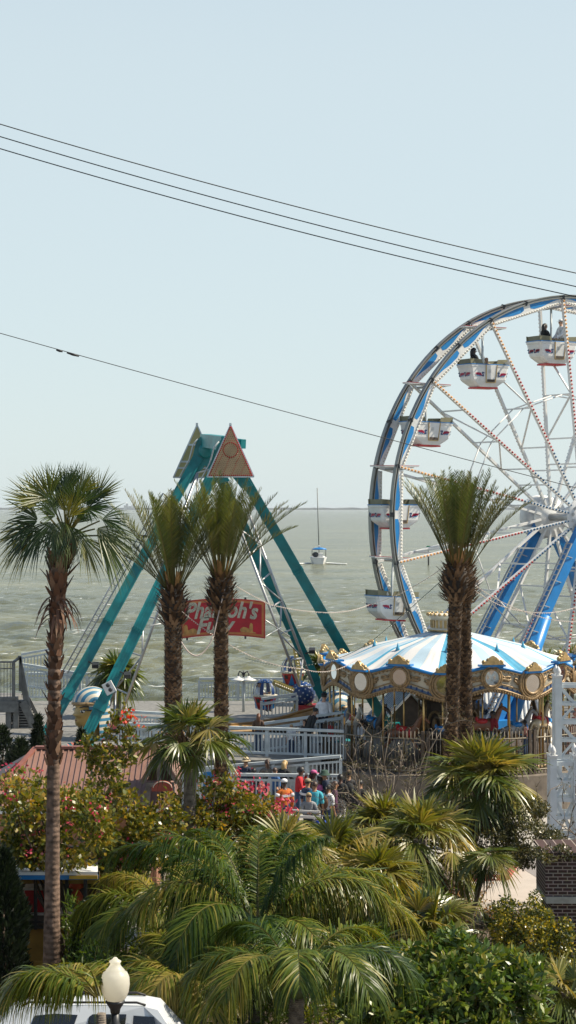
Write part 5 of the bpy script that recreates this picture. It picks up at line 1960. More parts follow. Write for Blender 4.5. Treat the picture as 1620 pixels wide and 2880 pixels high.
# rounding boards
B1, B2, B3, B4 = MB(), MB(), MB(), MB()
NB = 288
def zt(k): return ZT_L + (ZT_H - ZT_L) * wave(k)
def zb(k): return ZB_L + (ZB_H - ZB_L) * wave(k)
vs1 = []
for j in range(NB):
    ang = ph0 + 2 * PI * j / NB; k = j / NB * NPH
    t_, b = zt(k), zb(k)
    vs1 += [cp_(ang, CR, t_), cp_(ang, CR + .02, b), cp_(ang, CR - .06, b), cp_(ang, CR - .06, t_)]
fs = []
for j in range(NB):
    a, b = 4 * j, 4 * ((j + 1) % NB)
    for q in range(4): fs.append((a + q, b + q, b + (q + 1) % 4, a + (q + 1) % 4))
B1.add(vs1, fs)
board_m = M('board_cream', (.5, .44, .33), .5, var=.2, scale=2.5)
rb = B1.build('rounding_board', board_m, car)
def rail_ring(mb, r, fz, rad, mi=0):
    mb.tube([cp_(ph0 + 2 * PI * j / NB, r, fz(j / NB * NPH)) for j in range(NB)], rad, 6, mi, closed=True)
rail_ring(B2, CR + .04, lambda k: zt(k) + .03, .055)
B2.build('blue_edge', blue, rb)
rail_ring(B3, CR + .04, lambda k: zt(k) - .045, .035)
rail_ring(B3, CR + .06, lambda k: zb(k) + .02, .04)
rail_ring(B3, CR + .04, lambda k: zb(k) + .21, .022)
for j in range(0, NB * 2):
    ang = ph0 + PI * j / NB; k = j / NB / 2 * NPH
    if j % 2 == 0:
        c = cp_(ang, CR + .05, zb(k) - .045)
        B3.ball(c, .052, 6, 4, 0, (1, 1, 1.2))
    if j % 3 == 0: B3.ball(cp_(ang, CR + .05, zt(k) - .1), .028, 6, 4)
B3.build('gilt_mouldings', bronze, rb)
for j in range(NB):
    ang = ph0 + 2 * PI * j / NB; k = j / NB * NPH
    if j % 2 == 0: B4.box(cp_(ang, CR + .025, zb(k) + .115), (.02, .055, .1), Matrix.Rotation(ang, 3, 'Z'))
B4.build('dentils', navy, rb)
mb = MB()
for j in range(NB):
    ang = ph0 + 2 * PI * (j + .0) / NB; ang2 = ph0 + 2 * PI * (j + 1) / NB
    k = j / NB * NPH; k2 = (j + 1) / NB * NPH
    mb.add([cp_(ang, CR + .024, zb(k) + .05), cp_(ang2, CR + .024, zb(k2) + .05), cp_(ang2, CR + .012, zb(k2) + .19), cp_(ang, CR + .012, zb(k) + .19)], [(0, 1, 2, 3)])
mb.build('blue_band', M('band_blue_grey', (.1, .16, .26), .5), rb)
# carved scrolls between the medallions
mb = MB()
for k in range(NPH):
    for sg in (-1, 1):
        for (d0, y0), (d1, y1), (d2, y2), rad in (((.2, .3), (.36, .62), (.62, .42), .055), ((.25, .5), (.45, .3), (.72, .6), .045), ((.42, .62), (.55, .75), (.72, .72), .04), ((.3, .7), (.48, .5), (.6, .62), .04)):
            pts = []
            for q in range(7):
                f = q / 6
                d = d0 * (1 - f) ** 2 + 2 * d1 * f * (1 - f) + d2 * f * f
                y = y0 * (1 - f) ** 2 + 2 * y1 * f * (1 - f) + y2 * f * f
                kk = k + sg * d * .5 + sg * .1
                ang = ph0 + 2 * PI * kk / NPH
                pts.append(cp_(ang, CR + .035, zb(kk) + (zt(kk) - zb(kk)) * (.22 + .68 * y)))
            mb.tube(pts, [rad * (1 - .5 * abs(q / 6 - .4)) for q in range(7)], 5)
mb.build('carved_scrolls', bronze, rb)
# medallions with mirrors, and the crests above them
for k in range(NPH):
    ang = ph0 + 2 * PI * k / NPH
    low = k % 2 == 0
    rot = Matrix.Rotation(ang + PI / 2, 3, 'Z') @ Matrix.Rotation(PI / 2, 3, 'X')   # lathe axis points outward (-y of a local frame)
    cz = P(0, 1927 if low else 1907, CY - CR).z
    sx, sy = (.34, .34) if low else (.27, .29)
    c = cp_(ang, CR + .02, cz)
    ax_ = V((-math.sin(ang), math.cos(ang), 0)); out = V((math.cos(ang), math.sin(ang), 0))
    mb = MB()
    for rr, th, off in ((1.0, .05, .05), (1.28, .04, .04)) if not low else ((1.0, .05, .07), (1.25, .04, .05), (1.5, .05, .03)):
        mb.tube([c + out * off + ax_ * (sx * rr * math.cos(t * PI / 14)) + UP * (sy * rr * math.sin(t * PI / 14)) for t in range(28)], th, 6, closed=True)
    ms = [c + out * .03 + ax_ * (sx * 1.5 * math.cos(t * PI / 14)) + UP * (sy * 1.5 * math.sin(t * PI / 14)) for t in range(28)] if low else [c + out * .03 + ax_ * (sx * 1.28 * math.cos(t * PI / 14)) + UP * (sy * 1.28 * math.sin(t * PI / 14)) for t in range(28)]
    mb.add(ms, [tuple(range(28))])
    md = mb.build('medallion', bronze, car)
    mb = MB()
    mb.add([c + out * .075 + ax_ * (sx * .95 * math.cos(t * PI / 14)) + UP * (sy * .95 * math.sin(t * PI / 14)) for t in range(28)], [tuple(range(28))])
    mb.build('mirror', mirror, md)
    # crest
    zt_ = zt(k) + .06
    mb = MB()
    hw = .36 if low else .44
    mb.box(cp_(ang, CR + .06, zt_ + .03), (hw * 2, .3, .07), Matrix.Rotation(ang + PI / 2, 3, 'Z'))
    cr_ = mb.build('crest', blue, car)
    mb = MB()
    poly = [(-hw * .85, 0), (hw * .85, 0), (hw * .7, .1), (hw * .45, .13), (hw * .25, .24), (0, .3), (-hw * .25, .24), (-hw * .45, .13), (-hw * .7, .1)]
    mb.prism(poly, cp_(ang, CR + .12, zt_ + .065), -ax_, UP, -.12)
    for f in (-.7, -.35, 0, .35, .7): mb.ball(cp_(ang, CR + .14, zt_ + .1 + .17 * (1 - abs(f))) + ax_ * hw * f, .075, 8, 5)
    mb.build('gilded_crown', gold, cr_)
# hub, ceiling and drum
mb = MB(); mb.lathe([(1.0, FLOOR), (1.05, FLOOR + .1), (.95, FLOOR + .25), (.95, FLOOR + 1.75), (1.1, FLOOR + 1.9), (1.25, FLOOR + 2.2), (1.6, FLOOR + 2.6), (1.7, FLOOR + 2.75)], 16, CO, smooth=False); dm = mb.build('centre_drum', dwood, car)
mb = MB()
for i in range(8):
    a = 2 * PI * i / 8 + .2
    o = V((math.cos(a), math.sin(a), 0)); s_ = V((-math.sin(a), math.cos(a), 0))
    c = CO + o * .985 + UP * (FLOOR + 1.0)
    mb.tube([c + s_ * (.26 * math.cos(t * PI / 10)) + UP * (.46 * math.sin(t * PI / 10)) for t in range(20)], .05, 6, closed=True)
    mb.ball(c + o * .02, .18, 10, 7, 0, (.5, .5, 1.4))
    for sg in (-1, 1): mb.tube([c + s_ * sg * .36 - UP * .7, c + s_ * sg * .36 + UP * .8], .035, 6)
mb.lathe([(1.14, FLOOR + 1.86), (1.2, FLOOR + 1.9), (1.17, FLOOR + 1.98)], 16, CO)
mb.lathe([(1.64, FLOOR + 2.56), (1.75, FLOOR + 2.62), (1.7, FLOOR + 2.72)], 16, CO)
mb.build('drum_carving', bronze, dm)
mb = MB(); mb.lathe([(.2, ZA - .35), (CR * .6, ZT_H + .1), (CR - .1, ZT_L - .1)], 72, CO); mb.build('ceiling', M('ceiling_cream', (.36, .33, .26), .7), car)
# brass poles; horses hang on their own poles
for k in range(18):
    ang = ph0 + 2 * PI * (k + .5) / 18
    mb = MB(); mb.tube([cp_(ang, CR - .18, FLOOR), cp_(ang, CR - .18, 4.6)], .034, 7); mb.build('brass_pole', brass, car)


def skin_mesh(nodes, edges, root=0, sub=1):
    """grow one continuous surface round a jointed skeleton: nodes (x, y, z, rx, ry)"""
    me = bpy.data.meshes.new('sk')
    me.from_pydata([n[:3] for n in nodes], edges, [])
    ob = bpy.data.objects.new('sk', me)
    COL.objects.link(ob)
    ob.modifiers.new('s', 'SKIN').use_smooth_shade = True
    for i, n in enumerate(nodes):
        sv = me.skin_vertices[0].data[i]
        sv.radius = (n[3], n[4] if len(n) > 4 else n[3])
        sv.use_root = i == root
    if sub:
        sm = ob.modifiers.new('u', 'SUBSURF'); sm.levels = sub; sm.render_levels = sub
    dg = bpy.context.evaluated_depsgraph_get()
    dg.update()
    ev = ob.evaluated_get(dg)
    m2 = ev.to_mesh()
    vs = [tuple(v.co) for v in m2.vertices]
    fs = [tuple(p.vertices) for p in m2.polygons]
    ev.to_mesh_clear()
    bpy.data.objects.remove(ob)
    bpy.data.meshes.remove(me)
    return vs, fs


# a leaping carousel horse, facing +x, pole through the saddle at the origin (feet at about z=.25)
HN = [(-.05, 0, .95, .17, .19), (-.35, 0, .97, .17, .19), (-.5, 0, .98, .1, .12), (.25, 0, .98, .17, .2), (.42, 0, 1.1, .12, .16), (.55, 0, 1.35, .07, .11), (.66, 0, 1.55, .06, .085), (.8, 0, 1.5, .055, .07), (.98, 0, 1.34, .04, .045),
      (.36, .1, .84, .08), (.62, .11, .74, .05), (.58, .11, .46, .035), (.52, .11, .4, .04), (.36, -.1, .84, .08), (.5, -.11, .58, .05), (.68, -.11, .4, .035), (.66, -.11, .32, .04),
      (-.46, .11, .86, .1), (-.6, .12, .62, .06), (-.8, .12, .5, .038), (-.84, .12, .36, .04), (-.46, -.11, .86, .1), (-.5, -.12, .6, .06), (-.7, -.12, .44, .038), (-.72, -.12, .3, .04),
      (-.6, 0, 1.0, .04), (-.78, 0, .84, .05), (-.86, 0, .6, .02)]
HE = [(0, 1), (1, 2), (0, 3), (3, 4), (4, 5), (5, 6), (6, 7), (7, 8), (3, 9), (9, 10), (10, 11), (11, 12), (3, 13), (13, 14), (14, 15), (15, 16), (1, 17), (17, 18), (18, 19), (19, 20), (1, 21), (21, 22), (22, 23), (23, 24), (2, 25), (25, 26), (26, 27)]
hv, hf = skin_mesh(HN, HE)
h_cols = [('white', (.6, .57, .5)), ('black', (.025, .022, .022)), ('chestnut', (.2, .08, .035)), ('grey', (.25, .24, .23)), ('cream', (.5, .4, .24))]
h_mats = {c: M('horse_' + c, k, .35, var=.15) for c, k in h_cols}
def horse(label, ang, r, dz, col, sad):
    p = cp_(ang, r, FLOOR + dz)
    t_ = thing('carousel_horse', label, 'carousel horse', p, ang + PI / 2, 'carousel horses')
    mb = MB(); mb.add(hv, hf, 0, True); mb.build('body', h_mats[col], t_, local=True)
    mb = MB()
    for i in range(9):
        f = i / 8
        mb.tube([(.42 + .26 * f, 0, 1.3 + .36 * f), (.36 + .24 * f, .05, 1.18 + .32 * f), (.32 + .22 * f, .08, 1.06 + .32 * f)], .03, 5)
    mb.build('mane', gold if col != 'cream' else dwood, t_, local=True)
    mb = MB(); mb.ball((-.03, 0, 1.1), .24, 12, 7, 0, (1, .85, .45)); mb.ball((-.22, 0, 1.17), .1, 8, 5, 0, (.5, 1.3, 1)); mb.lathe([(.215, -.02), (.225, .0), (.215, .02)], 14, (.3, 0, .98), rot=Matrix.Rotation(PI / 2, 3, 'Y'))
    mb.build('saddle', sad, t_, local=True)
    mb = MB()
    for s in (-1, 1): mb.ball((.68, s * .04, 1.64), .045, 6, 5, 0, (.6, .5, 1.4)); mb.ball((.8, s * .055, 1.52), .02, 6, 5)
    mb.build('ears', h_mats[col], t_, local=True)
    mb = MB(); mb.tube([(0, 0, -dz), (0, 0, 3.05 - dz)], .026, 7); mb.build('pole', brass, t_, local=True)


cl = ['white', 'black', 'chestnut', 'grey', 'cream']
hl = {0: 'black carousel horse just left of the date palm pair, outer row', 1: 'chestnut carousel horse behind the date palm pair, outer row', 2: 'grey carousel horse right of the date palms, outer row', 3: 'cream carousel horse by the right end of the iron fence', 4: 'white carousel horse at the far right of the platform',
      13: 'white carousel horse at the far left of the platform', 14: 'black carousel horse behind the left iron fence', 15: 'chestnut carousel horse behind the left fence, nearer the drum', 12: 'grey carousel horse at the left rear of the platform', 5: 'cream carousel horse at the right rear of the platform'}
for i, (k, lb) in enumerate(sorted(hl.items())):
    ang = -PI / 2 + R(-8) + 2 * PI * k / 16
    horse(lb, ang, 3.45, [.05, .3, .12, .22, .0][i % 5], lb.split()[0], red if i % 2 else blue)

# hooped iron fence round the platform
def hoop_fence(label, a0, a1, r=5.2):
    t_ = thing('iron_fence', label, 'fence', cp_((a0 + a1) / 2, r, 1.25), 0, 'hooped iron fences')
    n = int((a1 - a0) * r / .13)
    mb = MB()
    for i in range(n + 1):
        a = a0 + (a1 - a0) * i / n
        mb.tube([cp_(a, r, 1.28), cp_(a, r, 2.7)], .016, 5)
        if i < n and i % 2 == 0:
            a2 = a0 + (a1 - a0) * (i + 1) / n
            pts = []
            for q in range(7):
                f = q / 6
                pts.append(cp_(a + (a2 - a) * (.5 - .5 * math.cos(PI * f)), r, 2.7 + .11 * math.sin(PI * f)))
            mb.tube(pts, .016, 5)
    mb.build('bars', M('fence_bronze' + label[:5], (.09, .075, .055), .5, metal=.3), t_)
    mb = MB()
    for z, w_ in ((1.4, .045), (2.45, .04)):
        mb.tube([cp_(a0 + (a1 - a0) * i / 24, r, z) for i in range(25)], w_ * .6, 6)
    mb.build('rails', M('fence_rail' + label[:5], (.2, .17, .12), .5, metal=.3), t_)
    for a in (a0, a1):
        mb = MB(); mb.box(cp_(a, r, 1.98), (.1, .1, 1.46), Matrix.Rotation(a, 3, 'Z')); mb.build('post', dwood, t_)


hoop_fence('left hooped iron fence of the carousel behind the budding tree', -PI / 2 - R(58), -PI / 2 - R(14))
hoop_fence('front hooped iron fence of the carousel behind the shaggy palm', -PI / 2 - R(12), -PI / 2 + R(26))
hoop_fence('right hooped iron fence of the carousel beside the white lattice', -PI / 2 + R(28), -PI / 2 + R(66))

# ribbed roof huts behind the carousel
def ribbed_hut(label, c, w_, d_, h0, h1, yaw, roofcol=white):
    t_ = thing('ticket_hut', label, 'hut', c, 0)
    rot = Matrix.Rotation(yaw, 3, 'Z')
    c = V(c)
    mb = MB(); mb.box(c + UP * h0 / 2, (w_ * .82, d_ * .8, h0), rot); mb.build('wall', dwood, t_)
    mb = MB(); rb_ = MB()
    for s in (-1, 1):
        a = [rot @ V((-w_ / 2, s * d_ / 2, h0)), rot @ V((w_ / 2, s * d_ / 2, h0)), rot @ V((w_ / 2, 0, h1)), rot @ V((-w_ / 2, 0, h1))]
        a = [c + p for p in a]
        mb.add(a + [p - UP * .06 for p in a], [(0, 1, 2, 3), (4, 7, 6, 5), (0, 4, 5, 1), (2, 6, 7, 3), (0, 3, 7, 4), (1, 5, 6, 2)])
        n = int(w_ / .16)
        for i in range(n + 1):
            f = i / n
            rb_.beam(a[0].lerp(a[1], f) + UP * .02, a[3].lerp(a[2], f) + UP * .02, .05, .05)
    for s in (-1, 1):
        mb.add([c + rot @ V((s * w_ * .41, -d_ / 2 * .8, h0)), c + rot @ V((s * w_ * .41, d_ / 2 * .8, h0)), c + rot @ V((s * w_ * .41, 0, h1 - .05))], [(0, 1, 2)], 1)
    rf = mb.build('roof', [roofcol, dwood], t_)
    rb_.build('ribs', M('rib_grey' + label[:6], (.3, .34, .38), .5), rf)
    mb = MB(); mb.beam(c + rot @ V((-w_ / 2, 0, h1 + .03)), c + rot @ V((w_ / 2, 0, h1 + .03)), .2, .08); mb.build('ridge_cap', M('ridge_blue' + label[:6], (.25, .42, .55), .5), rf)


p = XY(1405, 78.5, DECK)
ribbed_hut('ticket hut with white ribbed roof behind the right side of the carousel', p, 2.5, 3.4, .25, 1.35, R(-3))
p = XY(1132, 77.5, DECK)
ribbed_hut('small gabled hut with ribbed white roof left of the carousel drum', p, 1.9, 2.1, .3, 1.28, R(-72))
# ================================================================ hut with the brown metal roof
roofm = M('brown_metal_roof', (.235, .13, .098), rough=.55, var=.12, scale=1.2)
hut = thing('kiosk', 'low kiosk with a hipped brown metal roof behind the bougainvillea', 'kiosk', XY(250, 53.5))
zr, ze = P(0, 2106, 53.6).z, P(0, 2268, 51).z
rl, rr_ = XY(100, 53.6), XY(452, 53.6)
el, er = XY(-45, 51), XY(500, 51)
bl_, br_ = XY(-45, 56.2), XY(500, 56.2)
def z_(p, z): return V((p.x, p.y, z))
mb = MB()
vs = [z_(el, ze), z_(er, ze), z_(rr_, zr), z_(rl, zr), z_(bl_, ze), z_(br_, ze)]
mb.add(vs + [v - UP * .08 for v in vs], [(0, 1, 2, 3), (0, 3, 4), (1, 5, 2), (4, 3, 2, 5), (6, 9, 8, 7), (0, 6, 7, 1), (4, 5, 11, 10), (0, 4, 10, 6), (1, 7, 11, 5)])
rf = mb.build('roof', roofm, hut)
mb = MB()
n = 34
for i in range(n + 1):
    f = i / n
    a = z_(el, ze).lerp(z_(er, ze), f)
    x0, x1 = rl.x, rr_.x
    if a.x < x0:
        g_ = (a.x - el.x) / (x0 - el.x)
    elif a.x > x1:
        g_ = (er.x - a.x) / (er.x - x1)
    else: g_ = 1
    b = V((a.x, el.y + (rl.y - el.y) * g_, ze + (zr - ze) * g_))
    mb.beam(a + UP * .025, b + UP * .02, .03, .03)
for i in range(1, 12):
    f = i / 12
    a = z_(el, ze).lerp(z_(bl_, ze), f)
    g_ = 1 - abs(f - .5) * 2
    b = V((el.x + (rl.x - el.x) * g_, a.y, ze + (zr - ze) * g_))
    mb.beam(a + UP * .025, b + UP * .02, .03, .03)
mb.build('seams', roofm, rf)
mb = MB(); mb.beam(z_(rl, zr + .04), z_(rr_, zr + .04), .22, .07); mb.beam(z_(rl, zr + .03), z_(el, ze + .03), .14, .06); mb.build('ridge_cap', M('ridge_rust', (.26, .1, .07), .5), rf)
mb = MB(); mb.box(XY(225, 53.6, ze / 2 - .02), (4.4, 4.2, ze - .06)); mb.build('wall', M('kiosk_wall', (.3, .14, .08), .7), hut)
mb = MB(); mb.beam(z_(el, ze - .12), z_(er, ze - .12), .06, .14); mb.build('gutter', white, hut)
# the cross gable with its timber truss and round topped red sign
gb = thing('gabled_porch', 'small gabled porch with dark timber truss and brown roof right of the kiosk', 'porch', XY(450, 50.4))
ga, gl, gr = P(447, 2108, 50), P(398, 2172, 50), P(500, 2192, 50)
gl.z = gr.z = min(gl.z, gr.z)
mb = MB()
back = V((0, 2.2, 0))
for s in (gl, gr):
    q = [ga, s, s + back, ga + back]
    mb.add(q + [p - UP * .07 for p in q], [(0, 1, 2, 3), (4, 7, 6, 5), (0, 4, 5, 1), (1, 5, 6, 2), (3, 2, 6, 7)])
mb.build('roof', roofm, gb)
mb = MB()
for s in (gl, gr): mb.beam(ga - UP * .1 + V((0, .08, 0)), s - UP * .1 + V((0, .08, 0)), .09, .13)
mb.beam(ga - UP * .1 + V((0, .1, 0)), V((ga.x, ga.y + .1, gl.z - .1)), .1, .1)
mb.beam(gl + V((.1, .1, -.15)), gr + V((-.1, .1, -.15)), .1, .12)
for s, o in ((gl, .14), (gr, -.14)):
    mb.beam(s + V((o, .1, -.2)), V((s.x + o, s.y + .1, 0)), .12)
mb.build('truss', M('weathered_truss', (.2, .17, .14), .8, var=.25, scale=5), gb)
mb = MB(); mb.add([ga + V((0, .5, -.1)), gl + V((.1, .5, -.1)), gr + V((-.1, .5, -.1))], [(0, 1, 2)]); mb.build('gable_board', dwood, gb)
rs_ = thing('round_topped_sign', 'red round topped sign below the timber gable', 'sign', P(457, 2245, 49.6))
s = 49.6 / F
mb = MB(); poly = [(-30 * s, 0), (28 * s, 0), (28 * s, 10 * s)] + [((28 * math.cos(t * PI / 10)) * s, (10 + 20 * math.sin(t * PI / 10)) * s) for t in range(1, 10)] + [(-30 * s, 10 * s)]
mb.prism(poly, P(457, 2225, 49.6), (1, 0, 0), UP, .06); mb.build('board', M('sign_brick_red', (.4, .08, .05), .5), rs_)
mb = MB(); mb.tube([P(457, 2225, 49.55) + V((x * s, 0, y * s)) for x, y in poly_ ] if False else [P(457, 2225, 49.53) + V(((26 * math.cos(t * PI / 12)) * s, 0, (9 + 18 * math.sin(t * PI / 12)) * s)) for t in range(13)], .012, 5); mb.build('arc_line', cream, rs_)
mb = MB(); mb.beam(P(457, 2225, 49.66), XY(457, 49.66, 0), .06); mb.build('post', dark, rs_)

# ================================================================ food stall at the far left under the flowers
stl = thing('food_stall', 'yellow stall with white roof, blue fascia and dark serving hatch behind the bare trunk', 'stall', XY(120, 43.4))
Ys = 42.6
s = Ys / F
mb = MB(); q = [P(-60, 2452, 42), P(275, 2452, 42), P(275, 2418, 45.2), P(-60, 2418, 45.2)]
mb.add(q + [p - UP * .07 for p in q], [(0, 1, 2, 3), (4, 7, 6, 5), (0, 4, 5, 1), (1, 5, 6, 2), (2, 6, 7, 3), (3, 7, 4, 0)]); mb.build('roof', M('bright_white_roof', (.8, .8, .78), .5, var=.04), stl)
zf = q[0].z
mb = MB(); mb.box(V(((q[0].x + q[1].x) / 2, 42.05, zf - .12)), (q[1].x - q[0].x, .06, .1)); f_ = mb.build('fascia', blue, stl)
mb = MB(); mb.box(V((XY(-5, 42).x, 42.0, zf - .115)), (.7, .05, .07)); mb.box(V((XY(235, 42).x, 42.0, zf - .115)), (.6, .05, .07)); mb.build('yellow_panel', M('fascia_yellow', (.6, .36, .03), .5), f_)
yw = M('stall_yellow', (.42, .25, .04), .6, var=.15)
mb = MB(); mb.box(V((XY(110, 43.2).x, 43.3, .43)), (2.7, .2, .86)); mb.build('wall', yw, stl)
mb = MB(); mb.box(V((XY(110, 43.2).x, 45.0, 1.2)), (2.7, .1, 2.3)); mb.build('back_wall', dwood, stl)
mb = MB(); mb.box(V((XY(-20, 43.3).x, 43.35, zf - .7)), (.3, .3, 1.0)); mb.box(V((XY(110, 43.2).x, 43.3, zf - .36)), (2.6, .12, .25)); mb.build('header', yw, stl)
mb = MB()
for px in (52, 100, 188, 240, 275): mb.beam(XY(px, 43.15, .86), XY(px, 43.15, zf - .2), .07)
mb.build('posts', dark, stl)
mb = MB(); mb.beam(XY(40, 43.1, .92), XY(280, 43.1, .92), .06, .06); mb.beam(XY(40, 43.1, 1.03), XY(280, 43.1, 1.03), .05, .04); mb.build('counter_rail', dark, stl)
mb = MB(); mb.box(XY(145, 43.7, 1.14), (2.1, .6, .05)); mb.build('counter', white, stl)
rb_ = thing('red_cooler', 'red panelled cooler cabinet on the stall counter beside the bare trunk', 'cooler', XY(105, 43.72, 1.165))
mb = MB(); mb.box(XY(107, 43.72, 1.41), (.56, .5, .48)); mb.build('cabinet', red, rb_)
mb = MB(); mb.box(XY(107, 43.72, 1.675), (.6, .54, .05)); mb.build('lid', white, rb_)
rc_ = thing('red_umbrella', 'folded red and orange parasol behind the stall rail right of the trunk', 'parasol', XY(215, 43.8, 1.165))
mb = MB(); mb.lathe([(.02, 0), (.1, .08), (.15, .28), (.06, .42), (.18, .48), (.13, .6), (.0, .7)], 9, XY(215, 43.8, 1.18)); mb.build('canopy', M('orange_red_cloth', (.62, .09, .03), .6, var=.2, scale=6), rc_)
mb = MB(); mb.tube([XY(215, 43.8, 1.17), XY(215, 43.8, 1.92)], .015, 6); mb.build('pole', steel, rc_)

# ================================================================ street lamp in front
gl_m, t, o_ = nt('opal_globe')
b = N(t, 'ShaderNodeBsdfPrincipled', Roughness=.3)
tc = N(t, 'ShaderNodeTexCoord'); vo = N(t, 'ShaderNodeTexNoise', Scale=60.0)
t.links.new(tc.outputs['Object'], vo.inputs['Vector'])
bp_ = N(t, 'ShaderNodeBump', Strength=.25, Distance=.01); t.links.new(vo.outputs['Fac'], bp_.inputs['Height']); t.links.new(bp_.outputs['Normal'], b.inputs['Normal'])
b.inputs['Base Color'].default_value = (.9, .88, .8, 1)
tr = N(t, 'ShaderNodeBsdfTranslucent'); tr.inputs['Color'].default_value = (.95, .91, .8, 1)
ms = N(t, 'ShaderNodeMixShader', Fac=.7)
t.links.new(b.outputs['BSDF'], ms.inputs[1]); t.links.new(tr.outputs['BSDF'], ms.inputs[2]); t.links.new(ms.outputs['Shader'], o_.inputs['Surface'])
YL = 31.0
s = YL / F
lb = XY(324, YL)
lamp = thing('street_lamp', 'black post lamp with a pale urn shaped globe in the foreground', 'street lamp', lb)
zg = P(0, 2815, YL).z
prof = [(22, 0), (30, 8), (38, 26), (41, 48), (40, 66), (34, 80), (27, 84), (26, 88), (20, 94), (15, 101), (14, 106), (17, 110), (16, 113), (9, 117), (5, 122), (0, 124)]
mb = MB(); mb.lathe([(r_ * s, z * s) for r_, z in prof], 36, V((lb.x, lb.y, zg))); mb.build('globe', gl_m, lamp)
mb = MB(); mb.lathe([(27 * s, 2 * s), (28 * s, -3 * s), (24 * s, -8 * s), (15 * s, -22 * s), (13 * s, -34 * s)], 24, V((lb.x, lb.y, zg))); mb.build('collar', dark, lamp)
mb = MB(); mb.lathe([(.2, 0), (.2, .25), (.14, .35), (.1, .5), (.075, .7), (.062, zg - .45), (.085, zg - .42), (.085, zg - .36), (.065, zg - .33), (.065, zg - .2)], 20, lb); mb.build('post', dark, lamp)
# double armed lamp by the balloon ride
lp2 = thing('twin_street_lamp', 'slim lamp post with two white saucer shades left of the balloon ride', 'street lamp', XY(685, 82, DECK))
mb = MB(); mb.tube([XY(685, 82, DECK), P(685, 1905, 82)], .055, 8); mb.build('post', greyrail, lp2)
mb = MB()
for sg in (-1, 1):
    pts = [P(685 + sg * x, y, 82) for x, y in ((0, 1905), (4, 1892), (11, 1888), (15, 1896), (14, 1908))]
    mb.tube(pts, .03, 6)
mb.tube([P(685, 1905, 82), P(685, 1886, 82)], .03, 6)
mb.build('scroll_arms', dark, lp2)
for sg in (-1, 1):
    mb = MB(); mb.lathe([(.05, .14), (.09, .08), (.2, .03), (.33, -.02), (.32, -.04), (.0, -.01)], 20, P(685 + sg * 14, 1911, 82)); mb.build('lamp_shade', white, lp2)

# ================================================================ parked car, only its roof and windows in frame
YC = 33.0
car_ = thing('parked_car', 'white estate car, only roof and dark side windows showing at the bottom left', 'car', XY(180, YC + .9))
s = YC / F
paint = M('car_white_paint', (.62, .65, .67), .22, var=.03, spec=.7)
def cpx(x, y, Y=YC): return P(x, y, Y)
W_ = 1.4
TMB = .5
# silhouette profile along the side (px, z)
prof = [(-260, .35), (-262, .75), (-215, .92), (-70, 1.02), (15, 1.52), (70, 1.63), (240, 1.67), (400, 1.65), (440, 1.6), (490, 1.22), (530, 1.02), (540, .45)]
pts = [XY(x, YC, z) for x, z in prof]
mb = MB(); n = len(pts); vs = []
for p, (x, z) in zip(pts, prof):
    tumble = max(0, (z - 1.0)) * TMB
    vs += [p + V((0, tumble, 0)), p + V((0, W_ - tumble, 0))]
fs = [tuple(2 * i for i in range(n)), tuple(2 * i + 1 for i in range(n))[::-1]] + [(2 * i, 2 * i + 1, 2 * i + 3, 2 * i + 2) for i in range(n - 1)] + [(0, 2 * n - 2, 2 * n - 1, 1)]
mb.add(vs, fs); mb.build('body', paint, car_)
def sidewin(poly, nm='side_window'):
    mb = MB()
    vs = []
    for x, z in poly: vs.append(XY(x, YC, z) + V((0, max(0, z - 1.0) * TMB - .012, 0)))
    mb.add(vs, [tuple(range(len(vs)))]); mb.build(nm, glass_d, car_)
sidewin([(62, 1.08), (187, 1.08), (214, 1.53), (150, 1.55), (92, 1.52)])
sidewin([(236, 1.08), (345, 1.08), (352, 1.54), (256, 1.54), (246, 1.5)])
sidewin([(368, 1.1), (450, 1.1), (430, 1.5), (372, 1.52)])
mb = MB(); a, b = XY(60, YC + .36, 1.655), XY(410, YC + .36, 1.665); mb.tube([a, a + V((.15, 0, .06)), b + V((-.15, 0, .045)), b], .022, 6)
a, b = XY(60, YC + 1.04, 1.655), XY(410, YC + 1.04, 1.665); mb.tube([a, a + V((.15, 0, .06)), b + V((-.15, 0, .045)), b], .022, 6); mb.build('roof_rail', black, car_)
for x in (-130, 430):
    mb = MB(); mb.lathe([(0, -.1), (.33, -.1), (.34, 0), (.33, .1), (0, .1)], 24, XY(x, YC + .12, .34), rot=Matrix.Rotation(PI / 2, 3, 'X')); mb.build('wheel', black, car_)

# ================================================================ overhead wires
wire_m = M('wire', (.035, .04, .04), .6, var=.05)
def wire(label, pa, pb, Ya, Yb, sagm, r_, ext=.5):
    a, b = P(pa[0], pa[1], Ya), P(pb[0], pb[1], Yb)
    d = b - a
    pts = []
    for i in range(61):
        f = -ext + (1 + 2 * ext) * i / 60
        p = a + d * f
        p.z += -4 * sagm * f * (1 - f)
        pts.append(p)
    mb = MB(); mb.tube(pts, r_, 5); o = mb.build('overhead_wire', wire_m)
    setprops(o, label, 'wire', 'overhead wires')
    return o
wire('topmost of three parallel dark wires crossing the sky', (0, 349), (1620, 768), 30, 31, .09, .0085)
wire('middle of the three parallel wires across the sky', (0, 384), (1620, 806), 30, 31, .09, .0085)
wire('lowest of the three parallel wires, meeting the wheel top', (0, 418), (1600, 830), 30, 31, .09, .0085)
w4 = thing('spliced_wire', 'thin single wire with two dark splices sloping to the wheel hub', 'wire', P(0, 937, 32), 0, 'overhead wires')
mb = MB(); a, b = P(0, 937, 32), P(1620, 1372, 33); pts = []
for i in range(61):
    f = -.5 + 2 * i / 60; p = a + (b - a) * f; p.z += -4 * .03 * f * (1 - f); pts.append(p)
mb.tube(pts, .0065, 5); mb.build('wire', wire_m, w4)
